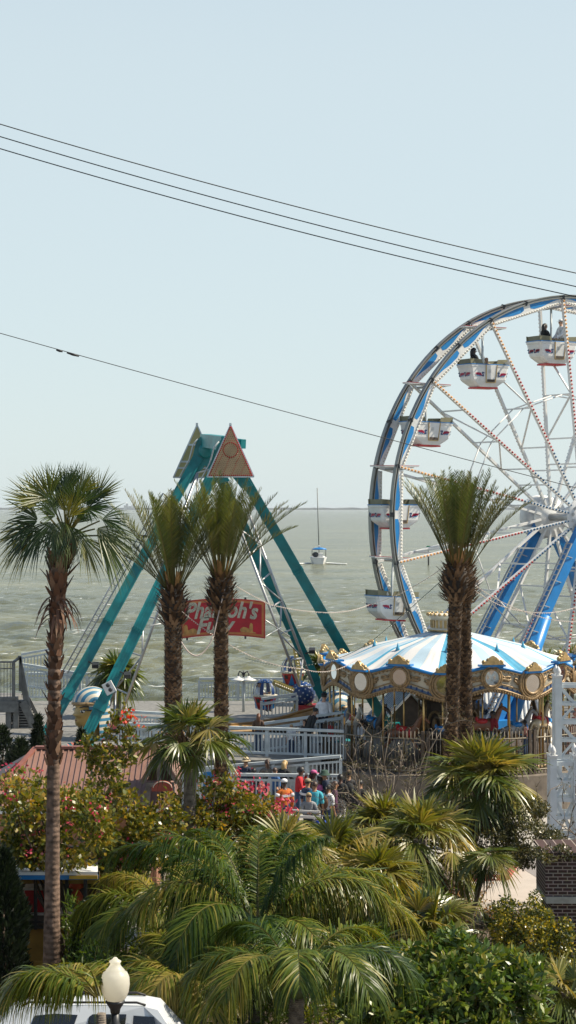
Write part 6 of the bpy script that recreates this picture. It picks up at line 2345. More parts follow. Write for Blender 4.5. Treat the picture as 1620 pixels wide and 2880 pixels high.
for x0, y0, x1, y1 in ((158, 983, 176, 988), (188, 991, 222, 1001)):
    mb = MB(); mb.tube([P(x0, y0 + 1, 32.1), P((x0 + x1) / 2, (y0 + y1) / 2 + 1, 32.1), P(x1, y1 + 1, 32.1)], [.012, .022, .012], 6); mb.build('splice', black, w4)

# ================================================================ strings of little lights between the palms
cord_m = M('light_string_cord', (.5, .42, .38), .6)
cord_g = M('green_cord', (.03, .09, .07), .6)
def light_string(label, pts_px, sg, r_=.009, m=cord_m, n=26, bulbs=True, glow=bulb):
    t_ = thing('light_string', label, 'light string', P(*pts_px[0]), 0, 'strings of small lights')
    mb, bb = MB(), MB()
    for (a, b), s_ in zip(zip(pts_px, pts_px[1:]), sg):
        q = sag(P(*a), P(*b), s_, n)
        mb.tube(q, r_, 5)
        for i in range(1, n): bb.gem(q[i] - UP * .022, .016)
    mb.build('cord', m, t_)
    if bulbs: bb.build('bulbs', glow, t_)
light_string('pale light string sloping from the left date palm past the trunk of the right one', [(512, 1720, 54.6), (648, 1815, 56.5), (850, 1880, 62), (1010, 1850, 66)], [.05, .15, .25])
light_string('thick pale rope light hanging in a loop between the two date palms', [(632, 1655, 55.2), (600, 1790, 55.1), (510, 1805, 54.7)], [-.02, .45], r_=.018)
light_string('pale light string from the right date palm across the teal legs', [(650, 1640, 55.8), (760, 1700, 58), (905, 1722, 64), (1040, 1700, 70), (1255, 1590, 59)], [.02, .04, .1, .15])
light_string('dark green light string falling from the date palm pair over the carousel roof', [(1250, 1625, 58.3), (1050, 1800, 63), (905, 1862, 66), (690, 1850, 72)], [.02, .12, .2], m=cord_g, r_=.009)
light_string('sparkling light string from the date palm pair past the blue wheel legs', [(1335, 1645, 58.6), (1500, 1728, 62), (1640, 1745, 64)], [.1, .1])
light_string('second sparkling light string just above the blue wheel legs', [(1335, 1660, 58.6), (1470, 1718, 61), (1640, 1700, 64)], [.12, .15])

# ================================================================ little balloon wheel
bw = thing('balloon_ride', 'small wheel with a starry blue hub ball and yellow arms beside the teal legs', 'kiddie ride', XY(850, 80, DECK))
hubp = P(852, 1952, 80)
mb = MB(); mb.ball(hubp, .5, 24, 16); hb = mb.build('hub_ball', M('star_blue', (.012, .05, .18), .35), bw)
mb = MB()
for i in range(90):
    zz = 1 - 2 * (i + .5) / 90; a = i * 2.39996
    o = V((math.sqrt(1 - zz * zz) * math.cos(a), math.sqrt(1 - zz * zz) * math.sin(a), zz))
    q = o.to_track_quat('Z', 'Y').to_matrix()
    pts = [hubp + o * .508 + q @ V(((.05 if k % 2 == 0 else .02) * math.cos(PI * k / 5), (.05 if k % 2 == 0 else .02) * math.sin(PI * k / 5), 0)) for k in range(10)]
    mb.add(pts, [tuple(range(10))])
mb.build('white_stars', white, hb)
yel = M('arm_yellow', (.55, .42, .12), .45, var=.12)
tubs = [P(768, 1918, 80), P(830, 1822, 80.3), P(905, 2035, 80), P(800, 2050, 80)]
for i, e in enumerate(tubs):
    mb = MB(); d = (e - hubp)
    mb.beam(hubp + d * .3 + V((0, -.25, 0)), e + V((0, -.25, 0)), .2, .1, up=(0, 1, 0)); mb.beam(hubp + d * .3 + V((0, .25, 0)), e + V((0, .25, 0)), .2, .1, up=(0, 1, 0)); ar = mb.build('arm', yel, bw)
    mb = MB()
    for k in range(9): mb.gem(hubp + d * (.35 + .07 * k) + V((0, -.33, 0)), .04)
    mb.build('bulb_row', bulb, ar)
mb = MB(); mb.beam(V((hubp.x, hubp.y + .6, DECK)), hubp + V((0, .6, 0)), .3); mb.box(V((hubp.x + .2, hubp.y, DECK + .25)), (.9, .9, .5)); mb.build('pedestal', red, bw)
def balloon_tub(label, c):
    t_ = thing('balloon_tub', label, 'ride tub', c - UP * 1.2, 0, 'tubs of the balloon ride')
    mb = MB(); o = c - UP * .05
    # upper cage: ribs of a globe and a starry cap
    for k in range(6):
        a0 = 2 * PI * k / 6 + .25
        w_ = .16
        vs, fs = [], []
        for i in range(11):
            th = R(22) + (R(100) - R(22)) * i / 10
            for s_ in (-w_, w_): vs.append(o + V((.48 * math.sin(th) * math.cos(a0 + s_), .48 * math.sin(th) * math.sin(a0 + s_), .5 * math.cos(th) - .42)))
        for i in range(10): fs.append((2 * i, 2 * i + 1, 2 * i + 3, 2 * i + 2))
        mb.add(vs, fs, 0, True)
    mb.build('cage_ribs', navy, t_)
    mb = MB(); mb.lathe([(0, .09), (.12, .085), (.22, .05), (.3, -.02), (.28, -.04)], 20, o); cp2 = mb.build('cap', M('cap_blue' + label[:4], (.02, .12, .36), .4), t_)
    mb = MB()
    for k in range(16): mb.ball(o + V((.26 * math.cos(k * PI / 8), .26 * math.sin(k * PI / 8), .02 + .03 * (k % 2))), .03, 6, 4)
    mb.build('cap_stars', white, cp2)
    mb = MB(); mb.lathe([(.47, -.5), (.5, -.52), (.5, -.58), (.46, -.6)], 24, o); mb.build('rim', cream, t_)
    mb = MB(); mb.lathe([(.46, -.58), (.42, -.75), (.3, -1.08), (.26, -1.12), (0, -1.12)], 12, o, smooth=False); bd = mb.build('tub_body', red, t_)
    mb = MB()
    for k in range(6):
        a = 2 * PI * k / 6 + .1 + PI / 12
        o2 = V((math.cos(a), math.sin(a), 0)); s2 = V((-math.sin(a), math.cos(a), 0))
        mb.add([o + o2 * .462 + s2 * .02 - UP * .62, o + o2 * .36 + s2 * .13 - UP * 1.07, o + o2 * .36 - s2 * .13 - UP * 1.07], [(0, 1, 2)])
    mb.build('blue_wedges', blue, bd)
    mb = MB()
    for k in range(6):
        a = 2 * PI * (k + .5) / 6 + .1 + PI / 12
        o2 = V((math.cos(a), math.sin(a), 0)); s2 = V((-math.sin(a), math.cos(a), 0))
        mb.add([o + o2 * .447 + s2 * .09 - UP * .66, o + o2 * .447 - s2 * .09 - UP * .66, o + o2 * .405 - s2 * .07 - UP * .82, o + o2 * .405 + s2 * .07 - UP * .82], [(0, 1, 2, 3)])
    mb.build('net_panel', dark, bd)
    mb = MB()
    for k in range(24): mb.ball(o + V((.5 * math.cos(k * PI / 12), .5 * math.sin(k * PI / 12), -.55)), .028, 6, 4)
    mb.build('rim_bulbs', bulb, t_)
TUB1 = P(745, 1913, 79.4)
balloon_tub('red and blue balloon tub carrying a man in a white shirt', TUB1)
balloon_tub('red and blue balloon tub half hidden behind the grey mast', P(824, 1848, 80.6))
# platform railing of the ride
railing('railing', 'grey railing round the balloon ride platform', 'railing', XY(735, 76.5, DECK + .25), XY(835, 76.5, DECK + .45), .8, second=True)

# ================================================================ white lattice towers, brick pillar and the peach front at the right edge
def lattice_tower(label, Y, xl, xr, ytop, ybase, rows, seed, depth=.55):
    t_ = thing('lattice_tower', label, 'lattice tower', XY((xl + xr) / 2, Y), 0, 'white timber lattice towers')
    s = Y / F
    wp_ = 19 * s
    zt_ = P(0, ytop, Y).z
    a, b = XY(xl, Y), XY(xr, Y)
    for p in (a, b, a + V((0, depth, 0)), b + V((0, depth, 0))):
        mb = MB(); mb.box(V((p.x, p.y, zt_ / 2)), (wp_, wp_, zt_)); po = mb.build('post', lat_m, t_)
        mb = MB(); q = V((p.x, p.y, zt_)); mb.box(q + UP * .03, (wp_ * 1.25, wp_ * 1.25, .06)); mb.lathe([(wp_ * .4, .06), (wp_ * .3, .1), (wp_ * .45, .17), (wp_ * .3, .26), (0, .36)], 12, q); mb.build('finial', white, po)
    mb = MB()
    h = zt_ * .96
    for k in range(2):
        off = V((0, depth * k, 0))
        for i in range(rows + 1):
            z = h * (1 - i / rows) - .08
            if z < .2: continue
            tk = .11 if i % 2 else .15
            mb.box((a + b) / 2 + off + UP * z, (abs(b.x - a.x) - wp_ - .004, .07, tk * .8))
    mb.build('rails', lat_m, t_)
    mb = MB()
    for i in range(0, rows, 2):
        z1, z0 = h * (1 - i / rows) - .15, h * (1 - (i + 2) / rows) - .02
        if z0 < .2: continue
        l_, r_ = a.x + wp_ / 2, b.x - wp_ / 2
        mb.beam(V((l_, Y + .05, z1)), V((r_, Y + .05, z0)), .07, .09); 
        mb.beam(V((r_, Y + .1, z1)), V((l_, Y + .1, z0)), .07, .07)
        mb.beam(V((l_, Y + depth, z1)), V((r_, Y + depth, z0)), .07, .09)
    mb.build('braces', lat_m, t_)
lat_m = M('lattice_white', (.62, .67, .68), .5, var=.07)
lattice_tower('lower white lattice tower with ball finials above the brick pillar', 58, 1556, 1622, 2130, 2390, 5, 1)
lattice_tower('taller white lattice tower behind, overlapping the carousel edge', 62, 1570, 1668, 1905, 2300, 8, 2)
brick, t, o_ = nt('dark_brick')
b = N(t, 'ShaderNodeBsdfPrincipled', Roughness=.85)
tc = N(t, 'ShaderNodeTexCoord'); mp = N(t, 'ShaderNodeMapping'); mp.inputs['Rotation'].default_value = (R(90), 0, 0)
t.links.new(tc.outputs['Object'], mp.inputs['Vector'])
br = N(t, 'ShaderNodeTexBrick', Scale=1.0)
for k_, v_ in (('Color1', (.05, .022, .016, 1)), ('Color2', (.032, .016, .013, 1)), ('Mortar', (.3, .24, .2, 1)), ('Mortar Size', .011), ('Brick Width', .205), ('Row Height', .078), ('Mortar Smooth', .1), ('Bias', -.1)): br.inputs[k_].default_value = v_
t.links.new(mp.outputs['Vector'], br.inputs['Vector'])
ns = N(t, 'ShaderNodeTexNoise', Scale=14.0, Detail=4.0); t.links.new(tc.outputs['Object'], ns.inputs['Vector'])
mx = N(t, 'ShaderNodeMix', data_type='RGBA', blend_type='OVERLAY'); mx.inputs[0].default_value = .35
t.links.new(br.outputs['Color'], mx.inputs[6]); t.links.new(ns.outputs['Color'], mx.inputs[7]); t.links.new(mx.outputs[2], b.inputs['Base Color'])
bp_ = N(t, 'ShaderNodeBump', Strength=.6, Distance=.01, invert=True); t.links.new(br.outputs['Fac'], bp_.inputs['Height']); t.links.new(bp_.outputs['Normal'], b.inputs['Normal'])
t.links.new(b.outputs['BSDF'], o_.inputs['Surface'])
pil = thing('brick_pillar', 'dark brown brick pillar with a pale stone band at the right edge', 'pillar', XY(1600, 43.5))
x0 = XY(1534, 43).x
zt_, zb1, zb0 = P(0, 2405, 43).z, P(0, 2522, 43).z, P(0, 2540, 43).z
mb = MB(); mb.box(V((x0 + .8, 43.8, (zt_ + zb1) / 2)), (1.6, 1.6, zt_ - zb1 - .004)); mb.build('upper_shaft', brick, pil)
mb = MB(); mb.box(V((x0 + .8 + .12, 43.83, zb0 / 2)), (1.6, 1.6, zb0 - .004)); mb.build('lower_shaft', brick, pil)
mb = MB(); mb.box(V((x0 + .85, 43.8, (zb0 + zb1) / 2)), (1.68, 1.72, zb1 - zb0)); mb.build('stone_band', M('limestone', (.4, .38, .32), .8, var=.15, scale=6, bump=.3), pil)
mb = MB(); mb.box(V((x0 + .8, 43.8, zt_ + .03)), (1.7, 1.7, .06)); mb.build('cap', brick, pil)
pf = thing('ornate_facade', 'peach coloured ornate ride front at the right edge behind the lattice', 'ride front', XY(1660, 68))
mb = MB(); mb.prism([(-.35, 0), (1.6, 0), (1.6, 4.6), (.9, 4.9), (.55, 4.2), (.3, 3.2), (.05, 2.3), (-.2, 1.2)], XY(1610, 68, .6), (1, 0, 0), UP, .15); mb.build('panel', M('peach_paint', (.6, .42, .33), .6), pf)
mb = MB()
for i in range(30):
    f = i / 29
    x = np.interp(f, [0, .26, .5, .7, .92, 1], [-.35, -.2, .05, .3, .55, .9]); z = np.interp(f, [0, .26, .5, .7, .92, 1], [0, 1.2, 2.3, 3.2, 4.2, 4.9])
    mb.ball(XY(1610, 67.8, .6) + V((float(x), 0, float(z))), .07, 8, 5)
mb.build('beading', M('coral_trim', (.5, .22, .16), .5), pf)
bs = thing('moored_boat_hull', 'white and blue hull edge of a boat shaped ride behind the fence at right', 'boat', XY(1560, 76))
mb = MB(); vs = []
for i in range(13):
    f = i / 12
    c0 = P(1440 + 220 * f, 2022 + 58 * f - 8 * math.sin(PI * f), 76.6 + 1.5 * f)
    vs += [c0, c0 - UP * .22, c0 - UP * .6 + V((0, .25, 0)), c0 + V((0, .9, -.02))]
fs = []; 
mbb = MB()
for i in range(12):
    a, b_ = 4 * i, 4 * i + 4
    mb.add([vs[a], vs[b_], vs[b_ + 1], vs[a + 1]], [(0, 1, 2, 3)]); mb.add([vs[a + 3], vs[b_ + 3], vs[b_], vs[a]], [(0, 1, 2, 3)])
    mbb.add([vs[a + 1], vs[b_ + 1], vs[b_ + 2], vs[a + 2]], [(0, 1, 2, 3)])
mb.build('topsides', white, bs); mbb.build('blue_hull', blue, bs)

# ================================================================ sailing boat and channel marker on the bay
YB = 410
sb = thing('sailing_boat', 'small white sailing boat with bare mast under way on the bay', 'sailing boat', XY(895, YB, SEA))
o = XY(895, YB, SEA)
mb = MB(); vs = []
for x, wv in ((-4.5, 1.2), (-2, 1.75), (1, 1.7), (3.2, .9), (4.6, .02)):
    for sg, z in ((-1, 1.35), (-1, -.25), (1, -.25), (1, 1.35)): vs.append(o + V((sg * wv * (1 if z > 0 else .7), x, z + (.25 if x > 3 else 0))))
fs = [(0, 1, 2, 3), (16, 19, 18, 17)]
for i in range(4):
    for k in range(4): fs.append((4 * i + k, 4 * i + 4 + k, 4 * i + 4 + (k + 1) % 4, 4 * i + (k + 1) % 4))
mb.add(vs, fs, 0, False); mb.build('hull', white, sb)
mb = MB(); mb.box(o + V((0, 0, 1.75)), (1.9, 3.2, .8)); mb.build('cabin', white, sb)
mb = MB(); mb.lathe([(1.55, 0), (1.35, .25), (.8, .42), (0, .5)], 16, o + V((.2, -2.6, 2.9)), sy=.7); mb.build('blue_awning', blue, sb)
mb = MB()
for x in (-1.3, 1.5): mb.tube([o + V((x, -2.6, 1.3)), o + V((x, -2.6, 2.95))], .07, 5)
mb.build('awning_posts', dark, sb)
mb = MB(); mb.tube([o + V((.2, .5, 1.2)), o + V((-.2, .5, 15.6))], [.14, .1], 7); mb.build('mast', M('grey_mast', (.2, .22, .21), .5), sb)
mb = MB(); mb.tube([o + V((.1, .4, 3.6)), o + V((.3, -3.0, 3.5))], .16, 6); mb.build('furled_boom', white, sb)
mb = MB(); mb.ball(o + V((-.6, -2.3, 1.9)), .55, 8, 6, 0, (1.2, .6, 1)); mb.build('cockpit_crew', dark, sb)
wk = MB()
for sg in (-1, 1):
    for i in range(9): wk.ball(o + V((sg * (2.0 + i * .42), -1.5 - i * .7, .12)), .45 - .02 * i, 8, 5, 0, (1.5, 1.4, .35))
setprops(wk.build('boat_wake', M('foam', (.75, .77, .75), .8)), kind='stuff')
cm = thing('channel_marker', 'green square channel marker on a post out on the bay', 'channel marker', XY(1205, 400, SEA))
mb = MB(); mb.tube([XY(1205, 400, SEA - 1), P(1205, 1538, 400)], .16, 6); mb.build('post', dark, cm)
mb = MB(); mb.box(P(1205, 1541, 399.7), (.78, .1, .85)); mb.build('green_board', M('marker_green', (.02, .28, .12), .5), cm)
# ================================================================ people
SKIN = {'light': M('skin_light', (.52, .3, .2), .5, var=.05), 'tan': M('skin_tan', (.34, .18, .1), .5, var=.05), 'dark': M('skin_dark', (.09, .045, .03), .5, var=.05)}
HAIR = {'black': M('hair_black', (.012, .01, .01), .5), 'brown': M('hair_brown', (.06, .03, .018), .5), 'blonde': M('hair_blonde', (.42, .28, .12), .5), 'auburn': M('hair_auburn', (.12, .045, .02), .5)}
shoe_m = M('shoe_dark', (.03, .03, .035), .6)
eye_m = M('eye_dark', (.02, .015, .012), .3)
lip_m = M('lip', (.3, .1, .08), .5)
CLOTH = {}


def cloth(name, c):
    if name not in CLOTH: CLOTH[name] = M('cloth_' + name, c, .85, var=.12, scale=6, bump=.25, bscale=14)
    return CLOTH[name]


zeb, t, o_ = nt('cloth_zebra')
b = N(t, 'ShaderNodeBsdfPrincipled', Roughness=.8)
tc = N(t, 'ShaderNodeTexCoord'); wv_ = N(t, 'ShaderNodeTexWave', bands_direction='Z', Scale=7.0, Distortion=6.0, Detail=2.0)
wv_.inputs['Detail Scale'].default_value = 1.6
cr = N(t, 'ShaderNodeValToRGB'); cr.color_ramp.interpolation = 'CONSTANT'
cr.color_ramp.elements[0].color = (.02, .02, .02, 1); cr.color_ramp.elements[1].position = .55; cr.color_ramp.elements[1].color = (.55, .55, .52, 1)
t.links.new(tc.outputs['Object'], wv_.inputs['Vector']); t.links.new(wv_.outputs['Fac'], cr.inputs['Fac']); t.links.new(cr.outputs['Color'], b.inputs['Base Color']); t.links.new(b.outputs['BSDF'], o_.inputs['Surface'])
CLOTH['zebra'] = zeb

ARMS = {  # elbow, wrist, fingertip direction for one side (x outwards, -y forward)
    'down': ((.235, .03, 1.13), (.25, -.05, .89)),
    'rail': ((.25, -.13, 1.18), (.2, -.38, 1.08)),
    'fold': ((.26, -.06, 1.16), (.06, -.24, 1.16)),
    'chin': ((.22, -.2, 1.2), (.07, -.2, 1.47)),
    'out': ((.27, -.12, 1.2), (.22, -.36, 1.25)),
    'back': ((.26, .1, 1.16), (.2, .06, .93)),
    'lap': ((.23, -.1, 1.16), (.14, -.32, 1.0)),
}
LEGS = {
    'stand': [((.105, -.01, .5), (.105, .03, .09)), ((-.105, -.01, .5), (-.105, .03, .09))],
    'walk': [((.1, -.12, .52), (.1, -.2, .1)), ((-.1, .04, .5), (-.1, .26, .14))],
    'sit': [((.12, -.42, .93), (.12, -.45, .5)), ((-.12, -.42, .93), (-.12, -.45, .5))],
}
BCACHE = {}


def body_mesh(legs, al, ar, lean, stout):
    key = (legs, al, ar, lean, stout)
    if key in BCACHE: return BCACHE[key]
    k = stout
    L = lambda z: -lean * max(0, (z - .95))
    nodes = [(0, 0, .96, .15 * k, .11 * k), (0, L(1.12), 1.12, .135 * k, .1 * k), (0, L(1.3), 1.3, .165 * k, .115 * k), (0, L(1.43), 1.43, .1, .075), (0, L(1.52) - .012, 1.52, .055, .058),
             (0, L(1.6) - .03, 1.6, .07, .085), (0, L(1.69) - .03, 1.69, .074, .092), (0, L(1.74) - .025, 1.745, .05, .06)]
    edges = [(0, 1), (1, 2), (2, 3), (3, 4), (4, 5), (5, 6), (6, 7)]
    reg = ['hip', 'torso', 'torso', 'torso', 'head', 'head', 'head', 'head']
    hands = []
    for sx, arm in ((1, al), (-1, ar)):
        e, w_ = ARMS[arm]
        sh = (sx * .18 * (.6 + .4 * k), L(1.42), 1.415)
        el = (sx * e[0] * (.75 + .25 * k), e[1] + L(e[2]), e[2]); wr = (sx * w_[0], w_[1] + L(w_[2]), w_[2])
        d = (V(wr) - V(el)).normalized()
        pm = tuple(V(wr) + d * .075)
        i = len(nodes)
        nodes += [(*sh, .066, .066), (*el, .046, .046), (*wr, .03, .03), (*pm, .036, .02)]
        reg += ['torso', 'uarm', 'farm', 'hand']
        edges += [(3, i), (i, i + 1), (i + 1, i + 2), (i + 2, i + 3)]
        hands.append((V(wr), V(pm), d, sx))
    for (kn, an), sx in zip(LEGS[legs], (1, -1)):
        i = len(nodes)
        hp = (sx * .09 * k, .0, .9)
        toe = (an[0], an[1] - .15, an[2] - .055)
        nodes += [(*hp, .092 * k, .095 * k), (*kn, .062, .062), (*an, .044, .044), (*toe, .042, .03)]
        reg += ['hip', 'thigh', 'calf', 'foot']
        edges += [(0, i), (i, i + 1), (i + 1, i + 2), (i + 2, i + 3)]
    vs, fs = skin_mesh(nodes, edges, 0, 1)
    P_ = A([n[:3] for n in nodes])
    ea = A([P_[a] for a, b_ in edges]); eb = A([P_[b_] for a, b_ in edges])
    er = [reg[b_] for a, b_ in edges]
    # the shoulder edge belongs to the torso; upper arm = shoulder->elbow, fore arm = elbow->wrist
    v = A(vs)
    regs = []
    for f in fs:
        c = v[list(f)].mean(0)
        ab = eb - ea
        tt = np.clip(((c - ea) * ab).sum(1) / (ab * ab).sum(1), 0, 1)
        dd = np.linalg.norm(ea + ab * tt[:, None] - c, axis=1)
        j = dd.argmin(); r_ = er[j]
        if r_ == 'head' and c[2] < 1.475: r_ = 'torso'
        if r_ == 'hip' and c[2] > 1.02: r_ = 'torso'
        if r_ == 'torso' and c[2] < .98: r_ = 'hip'
        regs.append(r_)
    BCACHE[key] = (vs, fs, regs, hands, L)
    return BCACHE[key]


def person(label, foot, h, yaw, skin, shirt, trou, hair=('black', 'short'), legs='stand', arms=('down', 'down'), lean=0.0, stout=1.0, sleeve='long', shorts=False, hat=None, extra=None, group='visitors in the crowd', glasses=False):
    """yaw 0 faces the camera (-y), positive turns to the viewer's right"""
    vs, fs, regs, hands, L = body_mesh(legs, arms[0], arms[1], lean, stout)
    s = h / 1.79
    mats = [SKIN[skin], shirt, trou, shoe_m, eye_m, lip_m]
    cov = {'torso': 1, 'uarm': 1, 'farm': 1 if sleeve == 'long' else 0, 'hand': 0, 'head': 0, 'hip': 2, 'thigh': 2, 'calf': 0 if shorts else 2, 'foot': 3}
    mb = MB(); mb.v = [tuple(p) for p in vs]; mb.n = len(vs)
    for f, r_ in zip(fs, regs): mb.f.append(f); mb.m.append(cov[r_]); mb.s.append(True)
    # five fingers to each hand, rooted in the palm
    for wr, pm, d, sx in hands:
        sd = d.cross(V((sx, 0, 0.2))).normalized()
        nn = sd.cross(d).normalized()
        for k, (o, ln) in enumerate(((-.03, .062), (-.01, .076), (.01, .07), (.03, .054))):
            p0 = pm + sd * o; p1 = p0 + d * ln * .55 + nn * .008; p2 = p1 + d * ln * .4 + nn * .022
            mb.tube([p0, p1, p2], [.0095, .0085, .006], 5)
        p0 = wr + d * .03 + sd * -.022
        mb.tube([p0, p0 + sd * -.03 + d * .028, p0 + sd * -.036 + d * .06], [.011, .01, .007], 5)
    hy = L(1.64) - .03
    hc = V((0, hy, 1.655))
    mb.ball(hc + V((0, -.1, -.02)), .02, 7, 5, 0, (.8, 1.1, 1.3))
    for sx in (-1, 1):
        mb.ball(hc + V((sx * .033, -.083, .012)), .013, 6, 4, 4)
        mb.ball(hc + V((sx * .08, .005, -.01)), .025, 7, 5, 0, (.45, .8, 1.2))
    mb.ball(hc + V((0, -.086, -.062)), .02, 6, 4, 5, (1.2, .5, .35))
    root = mb.build('person', mats, None, (0, 0, 0))
    root.location = foot; root.rotation_euler = (0, 0, yaw); root.scale = (s, s, s)
    setprops(root, label, 'person', group)

    def add(m_, name, mat):
        o = m_.build(name, mat, None, (0, 0, 0)); o.parent = root; return o
    # clothes: the covered skin lifted off the body a little
    v = A(vs); nrm = np.zeros_like(v)
    for f in fs:
        q = v[list(f)]
        n_ = np.cross(q[1] - q[0], q[2] - q[0])
        for i in f: nrm[i] += n_
    nrm = unit(nrm)
    def shell(want, name, mat, lift, flare=None):
        m_ = MB(); used = {}
        vv = []
        for f, r_ in zip(fs, regs):
            if r_ not in want: continue
            for i in f:
                if i not in used:
                    used[i] = len(vv); p = v[i] + nrm[i] * lift; vv.append(tuple(p))
            m_.f.append(tuple(used[i] for i in f)); m_.m.append(0); m_.s.append(True)
        m_.v = vv; m_.n = len(vv)
        return add(m_, name, mat)
    up = ('torso', 'uarm') + (('farm',) if sleeve == 'long' else ())
    shell(('hip', 'thigh') + (() if shorts else ('calf',)), 'shorts' if shorts else 'trousers', trou, .008)
    shell(up, 'shirt', shirt, .018)
    col, style = hair
    hm = HAIR[col]
    if style != 'bald':
        m_ = MB()
        big = {'short': 1.0, 'afro': 1.22, 'curly': 1.14, 'long': 1.05, 'bun': 1.02, 'tail': 1.02}[style]
        n = 14
        vv, ff = [], []
        for i in range(8):
            th = PI * .60 * i / 7
            for j in range(n):
                a = 2 * PI * j / n
                front = max(0, -math.sin(a))
                t2 = th * (1 - .38 * front)
                vv.append(hc + V((.092 * big * math.sin(t2) * math.cos(a), .01 + .107 * big * math.sin(t2) * math.sin(a), .02 + .108 * big * math.cos(t2))))
        for i in range(7):
            for j in range(n): ff.append((i * n + j, (i + 1) * n + j, (i + 1) * n + (j + 1) % n, i * n + (j + 1) % n))
        m_.add(vv, ff, 0, True)
        if style == 'long':
            m_.tube([hc + V((0, .05, .06)), hc + V((0, .085, -.05)), hc + V((0, .09, -.18)), hc + V((0, .085, -.3))], [.085, .088, .08, .045], 10)
        if style == 'bun': m_.ball(hc + V((0, .08, .1)), .05, 8, 6)
        if style == 'tail': m_.tube([hc + V((0, .09, .05)), hc + V((0, .14, -.02)), hc + V((0, .13, -.2))], [.03, .04, .015], 7)
        add(m_, 'hair', hm)
    if hat:
        kind, hmat = hat
        m_ = MB()
        if kind == 'cap':
            m_.lathe([(.098, .045), (.1, .075), (.085, .12), (.04, .145), (0, .148)], 14, hc + V((0, .005, 0)), sy=1.12)
            m_.prism([(-.065, 0), (.065, 0), (.05, .09), (-.05, .09)], hc + V((0, -.09, .05)), (1, 0, 0), (0, -1, -.15), .012)
        elif kind == 'brim':
            m_.lathe([(.17, .03), (.165, .035), (.105, .06), (.1, .1), (.085, .15), (0, .155)], 18, hc, sy=1.1)
        elif kind == 'bucket':
            m_.lathe([(.18, .0), (.175, .008), (.11, .07), (.1, .13), (.08, .15), (0, .152)], 18, hc, sy=1.1)
        add(m_, 'hat', hmat)
        if kind == 'brim':
            m_ = MB(); m_.lathe([(.107, .062), (.106, .09)], 18, hc, sy=1.1); add(m_, 'hat_band', eye_m)
    if glasses:
        m_ = MB()
        for sx in (-1, 1): m_.ball(hc + V((sx * .035, -.1, .012)), .027, 8, 5, 0, (1.1, .3, .8))
        m_.tube([hc + V((-.07, -.06, .015)), hc + V((-.04, -.1, .015)), hc + V((.04, -.1, .015)), hc + V((.07, -.06, .015))], .006, 4)
        add(m_, 'sunglasses', eye_m)
    if extra:
        for kind, mt in extra:
            m_ = MB()
            if kind == 'backpack':
                m_.ball((0, L(1.25) + .19, 1.22), .19, 12, 8, 0, (.85, .5, 1.15))
                for sx in (-1, 1): m_.tube([(sx * .1, L(1.4) + .12, 1.42), (sx * .11, L(1.4), 1.47), (sx * .12, L(1.3) - .13, 1.32), (sx * .13, L(1.15) + .0, 1.12)], .018, 5)
                add(m_, 'backpack', mt)
            elif kind == 'strap':
                m_.tube([(-.14, L(1.42) - .02, 1.46), (-.05, L(1.3) + .135, 1.3), (.1, L(1.1) + .12, 1.1), (.17, .03, .98)], .018, 5)
                m_.ball((.2, .02, .92), .11, 8, 6, 0, (.5, 1, 1)); add(m_, 'shoulder_bag', mt)
            elif kind == 'stripe':
                for sx in (-1, 1): m_.tube([(sx * .21, L(1.33) + .02, 1.36), (sx * .245, L(1.25) + .03, 1.27)], [.075, .075], 10)
                m_.box((0, L(1.3) + .145, 1.3), (.26, .02, .07)); add(m_, 'white_bands', mt)
            elif kind == 'flower':
                for q in range(5): m_.ball(hc + V((.05 + .02 * math.cos(q * 1.26), .05, .1 + .025 * math.sin(q * 1.26))), .022, 6, 4)
                add(m_, 'hair_flower', mt)
    return root


def stand(px, pytop, h, z=0.0):
    """feet position so that the head top lands on the given photo pixel"""
    Y = (H - (z + h)) * F / (pytop - HY)
    return XY(px, Y, z)


C = cloth
nav, orange_, redc, turq = C('navy', (.02, .03, .06)), C('orange', (.6, .15, .02)), C('scarlet', (.5, .02, .03)), C('turquoise', (.06, .4, .5))
blk, greyc, whitec, denim, khaki, pinkc = C('black', (.014, .016, .018)), C('taupe', (.17, .15, .125)), C('white', (.72, .73, .75)), C('denim', (.04, .07, .14)), C('khaki', (.3, .24, .15)), C('pink', (.55, .12, .28))
tealc, greenc = C('dark_teal', (.02, .07, .08)), C('bottle_green', (.03, .07, .05))
straw = M('straw', (.55, .43, .27), .8, var=.15, scale=20)
person('person in straw hat and navy shirt facing the white ramp', stand(690, 2131, 1.78), 1.78, R(160), 'tan', nav, denim, hat=('brim', straw))
person('person with a red flower in dark hair behind the pink flowers', stand(713, 2160, 1.55), 1.55, R(170), 'dark', blk, denim, ('black', 'curly'), extra=[('flower', redc)])
person('person in taupe top with a dark shoulder strap facing away', stand(752, 2135, 1.72), 1.72, R(195), 'tan', greyc, denim, ('brown', 'tail'), arms=('rail', 'rail'), extra=[('strap', blk)], stout=1.05)
person('person with long blonde hair in black leaning on the rail', stand(794, 2139, 1.72), 1.72, R(150), 'light', blk, blk, ('blonde', 'long'), arms=('rail', 'rail'), lean=.22)
person('person in scarlet hoodie with a hand to the chin', stand(838, 2157, 1.82), 1.82, R(95), 'dark', redc, denim, ('black', 'afro'), arms=('chin', 'fold'), lean=.1)
person('person in orange jacket with white bands, turned away', stand(800, 2191, 1.8), 1.8, R(200), 'dark', orange_, denim, ('black', 'short'), hat=('cap', whitec), extra=[('stripe', whitec)], stout=1.12)
person('person in cap and navy and white shirt beside the scarlet hoodie', stand(864, 2190, 1.7), 1.7, R(130), 'tan', C('navy_white', (.03, .05, .1)), nav, hat=('cap', khaki), sleeve='short', extra=[('stripe', whitec)])
person('person in pink cap and dark top looking right', stand(880, 2166, 1.68), 1.68, R(75), 'dark', blk, denim, ('black', 'long'), hat=('cap', pinkc))
